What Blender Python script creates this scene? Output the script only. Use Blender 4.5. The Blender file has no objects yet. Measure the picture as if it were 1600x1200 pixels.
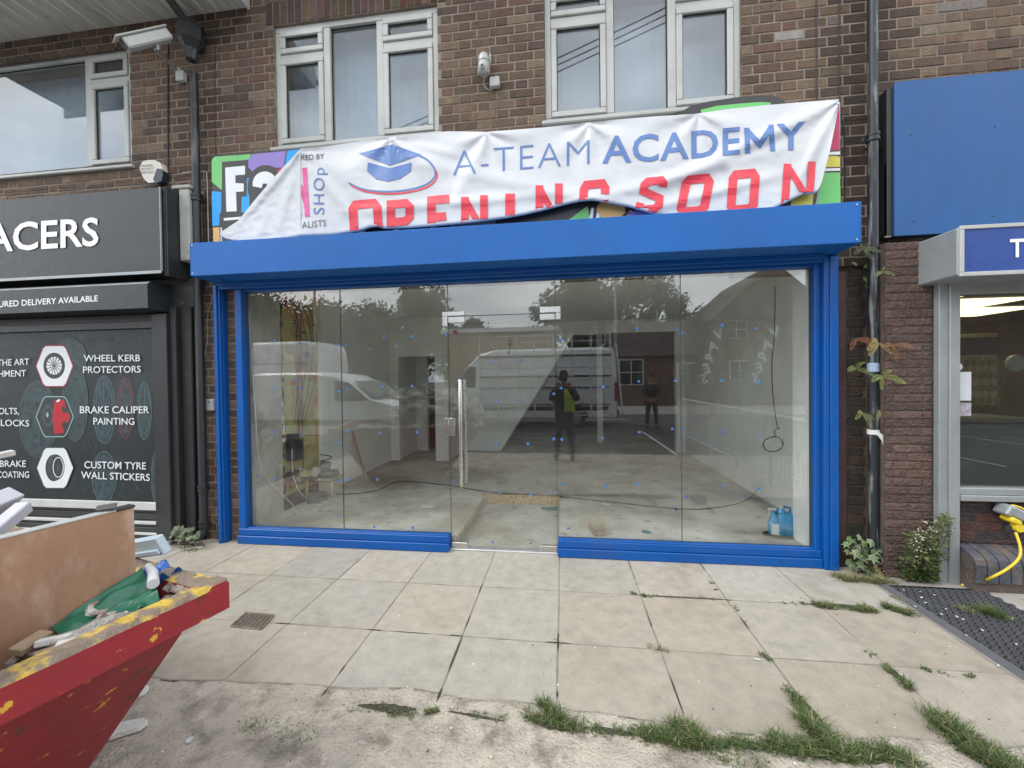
import bpy, bmesh, math, random
from mathutils import Vector, Matrix, noise
S = bpy.context.scene
COL = S.collection
rnd = random.Random(7)
PI = math.pi

# ---------------------------------------------------------------- camera
YAW, PIT, ROL = math.radians(7.226), math.radians(-0.744), math.radians(-0.7355)
FPX = 625.0
CAM = Vector((0.0, -3.65, 1.6))
_f = Vector((-math.sin(YAW)*math.cos(PIT), math.cos(YAW)*math.cos(PIT), math.sin(PIT)))
_r0 = Vector((math.cos(YAW), math.sin(YAW), 0)); _u0 = _r0.cross(_f)
_r = math.cos(ROL)*_r0 + math.sin(ROL)*_u0; _u = -math.sin(ROL)*_r0 + math.cos(ROL)*_u0
cd = bpy.data.cameras.new('camera'); cam = bpy.data.objects.new('camera', cd); COL.objects.link(cam)
cd.sensor_fit = 'HORIZONTAL'; cd.sensor_width = 36; cd.lens = FPX/1600*36
cd.clip_start = 0.008; cd.clip_end = 500
M = Matrix((( _r.x, _u.x, -_f.x, CAM.x), (_r.y, _u.y, -_f.y, CAM.y), (_r.z, _u.z, -_f.z, CAM.z), (0, 0, 0, 1)))
cam.matrix_world = M
S.camera = cam

# ---------------------------------------------------------------- light
SUN_EL, SUN_AZ = math.radians(50), math.radians(238)
W = bpy.data.worlds.new('World'); S.world = W; W.use_nodes = True
nt = W.node_tree; nt.nodes.clear()
out = nt.nodes.new('ShaderNodeOutputWorld'); bg = nt.nodes.new('ShaderNodeBackground')
sky = nt.nodes.new('ShaderNodeTexSky'); sky.sky_type = 'NISHITA'; sky.sun_disc = False
sky.sun_elevation = SUN_EL; sky.sun_rotation = PI - SUN_AZ + PI; sky.air_density = 1; sky.dust_density = 3
tc = nt.nodes.new('ShaderNodeTexCoord'); mp = nt.nodes.new('ShaderNodeMapping'); mp.inputs['Scale'].default_value = (1.2, 1.2, 3.4)
nz = nt.nodes.new('ShaderNodeTexNoise'); nz.inputs['Scale'].default_value = 1.7; nz.inputs['Detail'].default_value = 7; nz.inputs['Roughness'].default_value = .55
cr = nt.nodes.new('ShaderNodeValToRGB'); cr.color_ramp.elements[0].position = .36; cr.color_ramp.elements[0].color = (4.6, 5.0, 5.5, 1)
cr.color_ramp.elements[1].position = .66; cr.color_ramp.elements[1].color = (10.2, 10.3, 10.4, 1)
mx = nt.nodes.new('ShaderNodeMixRGB'); mx.inputs[0].default_value = .86
nt.links.new(tc.outputs['Generated'], mp.inputs['Vector']); nt.links.new(mp.outputs[0], nz.inputs['Vector']); nt.links.new(nz.outputs[0], cr.inputs[0])
sx = nt.nodes.new('ShaderNodeSeparateXYZ'); nt.links.new(tc.outputs['Generated'], sx.inputs[0])
hr_ = nt.nodes.new('ShaderNodeMapRange'); hr_.inputs[1].default_value = .0; hr_.inputs[2].default_value = .9; hr_.inputs[3].default_value = 1.30; hr_.inputs[4].default_value = .88; nt.links.new(sx.outputs['Z'], hr_.inputs[0])
vm = nt.nodes.new('ShaderNodeVectorMath'); vm.operation = 'SCALE'; nt.links.new(mx.outputs[0], vm.inputs[0]); nt.links.new(hr_.outputs[0], vm.inputs['Scale'])   # overcast: brighter low in the sky
nt.links.new(sky.outputs[0], mx.inputs[1]); nt.links.new(cr.outputs[0], mx.inputs[2]); nt.links.new(vm.outputs[0], bg.inputs[0])
bg.inputs[1].default_value = .13
nt.links.new(bg.outputs[0], out.inputs[0])
sl = bpy.data.lights.new('sun', 'SUN'); sl.energy = 0.9; sl.angle = math.radians(25); sl.color = (1, .965, .91)
so = bpy.data.objects.new('sun', sl); COL.objects.link(so)
sd = Vector((math.sin(SUN_AZ)*math.cos(SUN_EL), math.cos(SUN_AZ)*math.cos(SUN_EL), math.sin(SUN_EL)))   # towards the sun
so.rotation_euler = sd.to_track_quat('Z', 'Y').to_euler()
S.view_settings.view_transform = 'Standard'; S.view_settings.look = 'None'; S.view_settings.gamma = 1
S.view_settings.use_curve_mapping = False
S.view_settings.exposure = 1.08
S.cycles.use_denoising = True
S.cycles.max_bounces = 12; S.cycles.diffuse_bounces = 8; S.cycles.glossy_bounces = 4; S.cycles.transparent_max_bounces = 16; S.cycles.transmission_bounces = 4
S.cycles.sample_clamp_indirect = 6

# ---------------------------------------------------------------- where things stand
def _ray(px, py): return ((px-800)/FPX)*_r + (-(py-600)/FPX)*_u + _f
def onY(px, py, y):
    "point of the photographed direction that lies on the vertical plane y"
    d = _ray(px, py); return CAM + d*((y-CAM.y)/d.y)
def onZ(px, py, z=0.0):
    d = _ray(px, py); return CAM + d*((z-CAM.z)/d.z)

# ---------------------------------------------------------------- materials
MATS = {}
def pm(name, col, rough=.6, metal=0., var=.12, vs=6., bump=0., bs=60., col2=None, t0=.45, t1=.6, s2=8., spec=.5, coat=0., dirt=0., emit=0., attr=None, stretch=None, det=6, col3=None, t3=.6, s3=5.):
    if name in MATS: return MATS[name]
    m = bpy.data.materials.new(name); m.use_nodes = True; n = m.node_tree.nodes; l = m.node_tree.links
    b = n['Principled BSDF']
    tcn = n.new('ShaderNodeTexCoord'); src = tcn.outputs['Object']
    if stretch:
        mpn = n.new('ShaderNodeMapping'); mpn.inputs['Scale'].default_value = stretch; l.new(src, mpn.inputs['Vector']); src = mpn.outputs[0]
    def nse(sc, de=det, ro=.6):
        q = n.new('ShaderNodeTexNoise'); q.inputs['Scale'].default_value = sc; q.inputs['Detail'].default_value = de; q.inputs['Roughness'].default_value = ro; l.new(src, q.inputs['Vector']); return q
    def rng(sock, a, b_, c, d):
        q = n.new('ShaderNodeMapRange'); q.inputs[1].default_value = a; q.inputs[2].default_value = b_; q.inputs[3].default_value = c; q.inputs[4].default_value = d; l.new(sock, q.inputs[0]); return q.outputs[0]
    rgb = n.new('ShaderNodeRGB'); rgb.outputs[0].default_value = (*col, 1); cur = rgb.outputs[0]
    if attr:
        at = n.new('ShaderNodeAttribute'); at.attribute_name = attr; cur = at.outputs['Color']
    if col2:
        q = nse(s2); f = rng(q.outputs[0], t0, t1, 0, 1)
        mm = n.new('ShaderNodeMixRGB'); l.new(f, mm.inputs[0]); l.new(cur, mm.inputs[1]); mm.inputs[2].default_value = (*col2, 1); cur = mm.outputs[0]
    if col3:
        q = nse(s3, 8, .65); f = rng(q.outputs[0], t3, t3+.05, 0, .85)
        mm = n.new('ShaderNodeMixRGB'); l.new(f, mm.inputs[0]); l.new(cur, mm.inputs[1]); mm.inputs[2].default_value = (*col3, 1); cur = mm.outputs[0]
    if var:
        q = nse(vs); f = rng(q.outputs[0], .3, .7, 1-var, 1+var)
        q2 = nse(vs*9); f2 = rng(q2.outputs[0], .3, .7, 1-var*.5, 1+var*.5)
        mu = n.new('ShaderNodeMath'); mu.operation = 'MULTIPLY'; l.new(f, mu.inputs[0]); l.new(f2, mu.inputs[1])
        mm = n.new('ShaderNodeVectorMath'); mm.operation = 'SCALE'; l.new(cur, mm.inputs[0]); l.new(mu.outputs[0], mm.inputs['Scale']); cur = mm.outputs[0]
        rr = rng(q2.outputs[0], .3, .7, max(.03, rough-.08), min(1, rough+.08)); l.new(rr, b.inputs['Roughness'])
    else: b.inputs['Roughness'].default_value = rough
    if dirt:
        q = nse(1.7, 8, .7); f = rng(q.outputs[0], .48, .68, 0, dirt)
        mm = n.new('ShaderNodeMixRGB'); l.new(f, mm.inputs[0]); l.new(cur, mm.inputs[1]); mm.inputs[2].default_value = (.09, .08, .065, 1); cur = mm.outputs[0]
    l.new(cur, b.inputs['Base Color'])
    b.inputs['Metallic'].default_value = metal; b.inputs['Specular IOR Level'].default_value = spec
    if coat: b.inputs['Coat Weight'].default_value = coat
    if emit: b.inputs['Emission Color'].default_value = (*col, 1); b.inputs['Emission Strength'].default_value = emit
    if bump:
        q = nse(bs, 4); bp = n.new('ShaderNodeBump'); bp.inputs['Strength'].default_value = min(1, bump*6); bp.inputs['Distance'].default_value = bump*.05
        l.new(q.outputs[0], bp.inputs['Height']); l.new(bp.outputs[0], b.inputs['Normal'])
    MATS[name] = m; return m

def glass_mat(name, r0=.08, tint=(.93, .96, .95), smear=.0):
    m = bpy.data.materials.new(name); m.use_nodes = True; n = m.node_tree.nodes; l = m.node_tree.links
    n.remove(n['Principled BSDF']); o = n['Material Output']
    tr = n.new('ShaderNodeBsdfTransparent'); tr.inputs[0].default_value = (*tint, 1)
    gl = n.new('ShaderNodeBsdfGlossy'); gl.inputs['Roughness'].default_value = 0.0; gl.inputs[0].default_value = (1, 1, 1, 1)
    df = n.new('ShaderNodeBsdfDiffuse'); df.inputs[0].default_value = (.6, .6, .58, 1)
    lw = n.new('ShaderNodeLayerWeight'); lw.inputs['Blend'].default_value = .5      # reflectance rises towards grazing view, the same from both sides
    pw = n.new('ShaderNodeMath'); pw.operation = 'POWER'; pw.inputs[1].default_value = 5; l.new(lw.outputs['Facing'], pw.inputs[0])
    fr = n.new('ShaderNodeMapRange'); fr.inputs[3].default_value = r0; fr.inputs[4].default_value = 1; l.new(pw.outputs[0], fr.inputs[0])
    mxn = n.new('ShaderNodeMixShader'); l.new(fr.outputs[0], mxn.inputs[0]); l.new(tr.outputs[0], mxn.inputs[1]); l.new(gl.outputs[0], mxn.inputs[2])
    last = mxn.outputs[0]
    if smear:
        t = n.new('ShaderNodeTexCoord'); q = n.new('ShaderNodeTexNoise'); q.inputs['Scale'].default_value = 2.2; q.inputs['Detail'].default_value = 8; l.new(t.outputs['Object'], q.inputs['Vector'])
        r_ = n.new('ShaderNodeMapRange'); r_.inputs[1].default_value = .42; r_.inputs[2].default_value = .75; r_.inputs[3].default_value = smear*.35; r_.inputs[4].default_value = smear; l.new(q.outputs[0], r_.inputs[0])
        m2 = n.new('ShaderNodeMixShader'); l.new(r_.outputs[0], m2.inputs[0]); l.new(last, m2.inputs[1]); l.new(df.outputs[0], m2.inputs[2]); last = m2.outputs[0]
    l.new(last, o.inputs[0])
    MATS[name] = m; return m

# ---------------------------------------------------------------- objects
def wloc(o):
    v = Vector((0, 0, 0))
    while o: v += o.location; o = o.parent
    return v
def tag(o, label=None, cat=None, group=None, kind=None):
    if label: o['label'] = label
    if cat: o['category'] = cat
    if group: o['group'] = group
    if kind: o['kind'] = kind
    return o
def thing(name, loc, label, cat, group=None):
    o = bpy.data.objects.new(name, None); o.empty_display_size = .1; o.location = loc; COL.objects.link(o)
    return tag(o, label, cat, group)
def link_mesh(name, me, m, parent=None, loc=None, smooth=False):
    o = bpy.data.objects.new(name, me); COL.objects.link(o)
    ms = m if isinstance(m, (list, tuple)) else [m]
    for q in ms: me.materials.append(q)
    off = wloc(parent) if parent else (Vector(loc) if loc is not None else None)
    if off is not None: me.transform(Matrix.Translation(-off))
    if parent: o.parent = parent
    elif loc is not None: o.location = loc
    if smooth:
        for p in me.polygons: p.use_smooth = True
    return o
def copy_tree(o, parent=None):
    c = o.copy(); COL.objects.link(c)
    if parent: c.parent = parent
    for ch in list(o.children): copy_tree(ch, c)
    return c

class MB:
    def __init__(s): s.v = []; s.f = []; s.mi = []; s.c = []; s.hascol = False
    def add(s, vs, fs, mi=0, col=None):
        b = len(s.v); s.v += [tuple(q) for q in vs]
        for f in fs: s.f.append(tuple(b+i for i in f)); s.mi.append(mi)
        if col is not None: s.hascol = True
        s.c += [col or (1, 1, 1)]*len(vs)
        return s
    def box(s, x0, x1, y0, y1, z0, z1, mi=0, col=None, m=None):
        vs = [(x, y, z) for z in (z0, z1) for y in (y0, y1) for x in (x0, x1)]
        if m is not None: vs = [m @ Vector(q) for q in vs]
        return s.add(vs, [(0, 2, 3, 1), (4, 5, 7, 6), (0, 1, 5, 4), (2, 6, 7, 3), (0, 4, 6, 2), (1, 3, 7, 5)], mi, col)
    def cbox(s, x0, x1, y0, y1, z0, z1, c=.004, mi=0, col=None, m=None):
        "box with chamfered edges"
        x0, x1 = sorted((x0, x1)); y0, y1 = sorted((y0, y1)); z0, z1 = sorted((z0, z1))
        c = min(c, (x1-x0)*.45, (y1-y0)*.45, (z1-z0)*.45)
        vs = []; idx = {}
        for a, (X, sx) in enumerate(((x0, 1), (x1, -1))):
            for b, (Yy, sy) in enumerate(((y0, 1), (y1, -1))):
                for d, (Z, sz) in enumerate(((z0, 1), (z1, -1))):
                    for k in range(3):
                        p = [X+sx*c, Yy+sy*c, Z+sz*c]; p[k] = (X, Yy, Z)[k]
                        idx[(a, b, d, k)] = len(vs); vs.append(tuple(p))
        fs = []
        for a in (0, 1):
            q = [idx[(a, 0, 0, 0)], idx[(a, 1, 0, 0)], idx[(a, 1, 1, 0)], idx[(a, 0, 1, 0)]]; fs.append(q if a else q[::-1])
            q = [idx[(0, a, 0, 1)], idx[(0, a, 1, 1)], idx[(1, a, 1, 1)], idx[(1, a, 0, 1)]]; fs.append(q if a else q[::-1])
            q = [idx[(0, 0, a, 2)], idx[(1, 0, a, 2)], idx[(1, 1, a, 2)], idx[(0, 1, a, 2)]]; fs.append(q if a else q[::-1])
        for p in (0, 1):
            for q in (0, 1):
                e = [idx[(p, q, 0, 0)], idx[(p, q, 1, 0)], idx[(p, q, 1, 1)], idx[(p, q, 0, 1)]]; fs.append(e if p == q else e[::-1])
                e = [idx[(p, 0, q, 0)], idx[(p, 1, q, 0)], idx[(p, 1, q, 2)], idx[(p, 0, q, 2)]]; fs.append(e[::-1] if p == q else e)
                e = [idx[(0, p, q, 1)], idx[(1, p, q, 1)], idx[(1, p, q, 2)], idx[(0, p, q, 2)]]; fs.append(e if p == q else e[::-1])
        for a in (0, 1):
            for b in (0, 1):
                for d in (0, 1):
                    t = [idx[(a, b, d, 0)], idx[(a, b, d, 1)], idx[(a, b, d, 2)]]
                    fs.append(t if (a+b+d) % 2 else t[::-1])
        if m is not None: vs = [m @ Vector(q) for q in vs]
        return s.add(vs, fs, mi, col)
    def prism(s, pts, d, mi=0, col=None, o=None):
        "pts: list of Vectors in a plane, d: Vector extrusion"
        n = len(pts); d = Vector(d); vs = [Vector(p) for p in pts]+[Vector(p)+d for p in pts]
        return s.add(vs, [tuple(range(n-1, -1, -1)), tuple(range(n, 2*n))]+[(i, (i+1) % n, n+(i+1) % n, n+i) for i in range(n)], mi, col)
    def tube(s, pts, r, n=8, mi=0, col=None, closed=False, caps=True):
        pts = [Vector(p) for p in pts]; rs = r if isinstance(r, (list, tuple)) else [r]*len(pts)
        vs = []; up = None; N = len(pts)
        for i, p in enumerate(pts):
            if closed: t = (pts[(i+1) % N]-pts[i-1])
            else: t = pts[min(i+1, N-1)]-pts[max(i-1, 0)]
            if t.length < 1e-9: t = Vector((0, 0, 1))
            t.normalize()
            if up is None:
                up = Vector((0, 0, 1)) if abs(t.z) < .9 else Vector((1, 0, 0))
            a = t.cross(up)
            if a.length < 1e-6: a = t.orthogonal()
            a.normalize(); b = a.cross(t).normalized(); up = b
            for k in range(n):
                th = 2*PI*k/n; vs.append(p+rs[i]*(math.cos(th)*a+math.sin(th)*b))
        fs = []
        R = N if closed else N-1
        for i in range(R):
            j = (i+1) % N
            for k in range(n): fs.append((i*n+k, i*n+(k+1) % n, j*n+(k+1) % n, j*n+k))
        if caps and not closed: fs += [tuple(range(n-1, -1, -1)), tuple(range((N-1)*n, N*n))]
        return s.add(vs, fs, mi, col)
    def lathe(s, prof, c=(0, 0, 0), axis='z', n=20, mi=0, col=None, m=None):
        vs = []
        for r_, h in prof:
            for k in range(n):
                th = 2*PI*k/n; a, b = r_*math.cos(th), r_*math.sin(th)
                p = {'z': (a, b, h), 'y': (a, h, b), 'x': (h, a, b)}[axis]
                p = Vector(p)
                if m is not None: p = m @ p
                vs.append(p+Vector(c))
        fs = [(i*n+k, i*n+(k+1) % n, (i+1)*n+(k+1) % n, (i+1)*n+k) for i in range(len(prof)-1) for k in range(n)]
        fs += [tuple(range(n)), tuple(range((len(prof)-1)*n, len(prof)*n))]
        return s.add(vs, fs, mi, col)
    def build(s, name, m, parent=None, loc=None, smooth=False, fix=True, auto=None):
        me = bpy.data.meshes.new(name); me.from_pydata(s.v, [], s.f)
        for p, i in zip(me.polygons, s.mi): p.material_index = i
        if s.hascol:
            ca = me.color_attributes.new('Col', 'FLOAT_COLOR', 'POINT')
            flat = []
            for c in s.c: flat += [c[0], c[1], c[2], 1]
            ca.data.foreach_set('color', flat)
        if fix and len(s.f) < 40000:
            bm = bmesh.new(); bm.from_mesh(me); bmesh.ops.recalc_face_normals(bm, faces=bm.faces); bm.to_mesh(me); bm.free()
        o = link_mesh(name, me, m, parent, loc, smooth)
        if auto:
            for p in me.polygons: p.use_smooth = True
            me.set_sharp_from_angle(angle=math.radians(auto))
        return o

def arc(cx, cz, r, a0, a1, n=8): return [(cx+r*math.cos(math.radians(a0+(a1-a0)*i/n)), cz+r*math.sin(math.radians(a0+(a1-a0)*i/n))) for i in range(n+1)]
def crv(pts, n=8):
    "smooth curve through points"
    pts = [Vector(p) for p in pts]; o = []
    for i in range(len(pts)-1):
        p0 = pts[max(i-1, 0)]; p1 = pts[i]; p2 = pts[i+1]; p3 = pts[min(i+2, len(pts)-1)]
        for k in range(n):
            t = k/n
            o.append(.5*((2*p1)+(-p0+p2)*t+(2*p0-5*p1+4*p2-p3)*t*t+(-p0+3*p1-3*p2+p3)*t**3))
    o.append(pts[-1]); return o

# text as flat polygons in a unit frame: returns verts (x, y) and faces
def text2d(body, offset=0., align='LEFT', spacing=1., res=3, shear=0.):
    cu = bpy.data.curves.new('tmp', 'FONT'); cu.body = body; cu.offset = offset; cu.align_x = align; cu.space_character = spacing; cu.resolution_u = res; cu.shear = shear
    ob = bpy.data.objects.new('tmp', cu); me = bpy.data.meshes.new_from_object(ob)
    vs = [v.co.copy() for v in me.vertices]; fs = [tuple(p.vertices) for p in me.polygons]
    bpy.data.objects.remove(ob); bpy.data.curves.remove(cu); bpy.data.meshes.remove(me)
    return vs, fs
def text_box(body, x0, y0, x1, y1, x2=None, y2=None, offset=0., shear=0., spacing=1., flip=False):
    """letters fitted in photo-pixel space: (x0,y0) baseline start, (x1,y1) baseline end, cap height in px = y2"""
    vs, fs = text2d(body, offset, spacing=spacing, shear=shear)
    ax = min(v.x for v in vs); bx = max(v.x for v in vs); H = .7
    o = []
    for v in vs:
        t = (v.x-ax)/(bx-ax); h = v.y/H*y2
        o.append((x0+(x1-x0)*t, y0+(y1-y0)*t-h))
    return o, fs
def stamp(mb, pv, fs, y, mi=0, dy=-.0015, fn=None):
    "put pixel-space polygons on the plane y (or through fn)"
    vs = [(onY(a, b, y)+Vector((0, dy, 0))) if fn is None else fn(a, b, dy) for a, b in pv]
    mb.add(vs, fs, mi)
def poly(mb, pts, y, mi=0, dy=-.0015, fn=None): stamp(mb, pts, [tuple(range(len(pts)))], y, mi, dy, fn)
def stroke(pts, w, closed=False):
    "ribbon polygons of width w along a 2-D polyline"
    pts = [Vector((p[0], p[1], 0)) for p in pts]; N = len(pts); L = []; R_ = []
    for i, p in enumerate(pts):
        a = pts[i-1] if (i > 0 or closed) else None; b = pts[(i+1) % N] if (i < N-1 or closed) else None
        d1 = (p-a).normalized() if a is not None else None; d2 = (b-p).normalized() if b is not None else None
        if d1 is None: d1 = d2
        if d2 is None: d2 = d1
        n1 = Vector((-d1.y, d1.x, 0)); n2 = Vector((-d2.y, d2.x, 0)); n = (n1+n2)
        if n.length < 1e-6: n = n1
        n.normalize(); k = w/2/max(.4, n.dot(n1)); L.append(p+n*k); R_.append(p-n*k)
    vs = [(q.x, q.y) for q in L+R_]
    fs = [(i, (i+1) % N, N+(i+1) % N, N+i) for i in range(N if closed else N-1)]
    return vs, fs
def pick(*a): return rnd.choice(a)
# ================================================================ MATERIALS
brick_m = pm('brick', (.1, .07, .05), .88, var=.22, vs=14, bump=.35, bs=90, attr='Col')
mortar_m = pm('mortar', (.31, .255, .205), .95, var=.2, vs=5, bump=.3, bs=120, col2=(.12, .10, .085), t0=.5, t1=.7, s2=1.4)
upvc = pm('white_plastic', (.47, .485, .465), .35, var=.05, vs=2, dirt=.25)
paint_blue = pm('blue_paint', (.0015, .085, .345), .38, var=.07, vs=3, bump=.03, bs=30, spec=.35, dirt=.16, col2=(.10, .20, .42), t0=.70, t1=.73, s2=38)
box_blue = pm('blue_powder_coat', (.009, .115, .41), .5, var=.08, vs=1.2, bump=.012, bs=3, spec=.35, dirt=.07, col2=(.07, .17, .42), t0=.73, t1=.76, s2=30)
black_metal = pm('black_powder_coat', (.022, .024, .027), .45, var=.15, vs=3, dirt=.2)
dark_plastic = pm('dark_plastic', (.02, .022, .026), .45, var=.2, vs=5, col2=(.10, .11, .115), t0=.56, t1=.7, s2=9, stretch=(1, 1, .25))
steel = pm('brushed_steel', (.62, .62, .60), .28, 1., var=.05, vs=20)
grey_alu = pm('grey_aluminium', (.33, .36, .37), .42, .3, var=.08, vs=2, dirt=.15)
white_paint = pm('white_wall_paint', (.86, .875, .85), .85, var=.07, vs=1.5, bump=.02, bs=40, dirt=.12)
plaster = pm('grey_plaster', (.52, .50, .45), .95, var=.18, vs=3, bump=.15, bs=30, col2=(.30, .28, .25), t0=.5, t1=.65, s2=2.2)
dark_wall = pm('dark_unpainted_wall', (.10, .09, .08), .95, var=.3, vs=2, bump=.2, bs=20)
concrete_floor = pm('dusty_concrete', (.56, .545, .49), .9, var=.18, vs=1.2, bump=.05, bs=25, col2=(.31, .285, .235), t0=.44, t1=.62, s2=.9, col3=(.30, .27, .22), t3=.60, s3=7)
slab_m = pm('paving_slab', (.5, .46, .4), .93, var=.13, vs=11, bump=.2, bs=190, attr='Col', col2=(.28, .245, .19), t0=.5, t1=.95, s2=1.5, det=9, col3=(.20, .18, .15), t3=.64, s3=95)
rough_conc = pm('worn_concrete', (.55, .50, .42), .95, var=.2, vs=7, bump=.5, bs=70, col2=(.27, .24, .195), t0=.50, t1=.66, s2=5.5, col3=(.17, .15, .12), t3=.62, s3=60)
joint_m = pm('joint_sand', (.33, .305, .26), .97, var=.2, vs=10, bump=.3, bs=120, col2=(.10, .09, .065), t0=.54, t1=.62, s2=2.6)
asphalt = pm('asphalt', (.075, .073, .07), .9, var=.2, vs=3, bump=.3, bs=150, col2=(.12, .115, .105), t0=.5, t1=.7, s2=.8)
shopglass = glass_mat('shop_glass', .080, (.975, .99, .98), .02)
winglass = glass_mat('window_glass', .085, (.92, .95, .97), .02)
white_v = pm('white_vinyl', (.60, .625, .655), .42, var=.03, vs=2, spec=.4)
tyre = pm('rubber', (.02, .02, .02), .8, var=.2, vs=20)

# ================================================================ GROUND
def grid(x0, x1, y0, y1, nx, ny, zf, name, m, kind='structure', parent=None, colf=None):
    mb = MB(); vs = []; cs = []
    for j in range(ny+1):
        for i in range(nx+1):
            x = x0+(x1-x0)*i/nx; y = y0+(y1-y0)*j/ny; vs.append((x, y, zf(x, y)))
    fs = [(j*(nx+1)+i, j*(nx+1)+i+1, (j+1)*(nx+1)+i+1, (j+1)*(nx+1)+i) for j in range(ny) for i in range(nx)]
    mb.add(vs, fs); o = mb.build(name, m, parent, smooth=True, fix=False)
    if kind: o['kind'] = kind
    return o
mb = MB(); mb.box(-250, 250, -250, 250, -.6, -.035); g = mb.build('ground', asphalt); g['kind'] = 'structure'
def nz3(x, y, s, seed=0.): return noise.noise(Vector((x*s, y*s, seed)))
# rough worn concrete in front of the slabs
def edgeY(x): return -1.72-.03*math.sin(x*2.1)+.035*nz3(x, 0, 3.1, 5)
def rz(x, y):
    d = edgeY(x)-y
    z = -.006+.010*nz3(x, y, 2.3)+.007*nz3(x, y, 9, 3)+.004*nz3(x, y, 26, 9)
    if d < .0: z = -.03
    elif d < .14: z = max(-.0005, .003*nz3(x, y, 20)+.0015)
    return z
grid(-4.6, 4.8, -4.9, -1.66, 470, 190, rz, 'worn_concrete', rough_conc)
mb = MB(); mb.box(-9, 2.36, -1.765, .06, -.034, -.0012); o = mb.build('joint_bed', joint_m); o['kind'] = 'structure'
# slabs
xs = [-5.39, -4.80, -4.20, -3.61, -3.02, -2.42, -1.82, -1.23, -.638, -.045, .55, 1.148, 1.742, 2.335]
rows = [(-.645, .02), (-1.24, -.645), (-1.72, -1.24)]
mb = MB()
for i in range(len(xs)-1):
    for j, (ya, yb) in enumerate(rows):
        a = .0035+rnd.random()*.003
        base = [.475, .436, .368]; k = rnd.uniform(.95, 1.05)
        if xs[i] > .5 and j > 0: base = [.455, .412, .343]
        if xs[i] < -1.9: k *= .93
        warm = rnd.uniform(-.012, .012); c = (base[0]*k+warm, base[1]*k, base[2]*k-warm)
        x0, x1 = xs[i]+a, xs[i+1]-a; y0, y1 = ya+a, yb-a
        n = 6; vs = []; t1_, t2_, z0_ = rnd.uniform(-.0015, .0015), rnd.uniform(-.0015, .0015), rnd.uniform(.0012, .0024)
        if j == 2: y0 = None
        for q in range(n+1):
            for p in range(n+1):
                x = x0+(x1-x0)*p/n
                yy0 = y0 if y0 is not None else edgeY(x)-.0
                y = yy0+(y1-yy0)*q/n
                ed = (p in (0, n)) or (q in (0, n))
                jx = rnd.uniform(-.002, .002) if ed else 0; jy = rnd.uniform(-.002, .002) if ed else 0
                vs.append((x+jx, y+jy, z0_+t1_*(p/n-.5)+t2_*(q/n-.5)-(.0010 if ed else 0)))
        fs = [(q*(n+1)+p, q*(n+1)+p+1, (q+1)*(n+1)+p+1, (q+1)*(n+1)+p) for q in range(n) for p in range(n)]
        loop = [p for p in range(n+1)]+[q*(n+1)+n for q in range(1, n+1)]+[n*(n+1)+p for p in range(n-1, -1, -1)]+[q*(n+1) for q in range(n-1, 0, -1)]
        L = len(vs); vs += [(vs[k_][0], vs[k_][1], -.02) for k_ in loop]
        m_ = len(loop); fs += [(loop[k_], loop[(k_+1) % m_], L+(k_+1) % m_, L+k_) for k_ in range(m_)]
        mb.add(vs, fs, 0, c)
pv = mb.build('pavement', slab_m, fix=True); pv['kind'] = 'structure'
# smooth concrete in front of the right hand shop
mb = MB(); mb.box(2.342, 9, -2.05, -.02, -.03, .002); o = mb.build('path', pm('path_concrete', (.34, .32, .29), .93, var=.14, vs=3, bump=.1, bs=90, col2=(.25, .235, .2), t0=.5, t1=.7, s2=2.5)); o['kind'] = 'structure'
# road kerb on the far side
mb = MB(); mb.box(-60, 60, -13.2, -13.05, -.03, .1); mb.box(-60, 60, -18, -13.2, -.03, .09); o = mb.build('far_pavement', pm('far_paving', (.3, .29, .27), .95, var=.1)); o['kind'] = 'structure'

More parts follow.
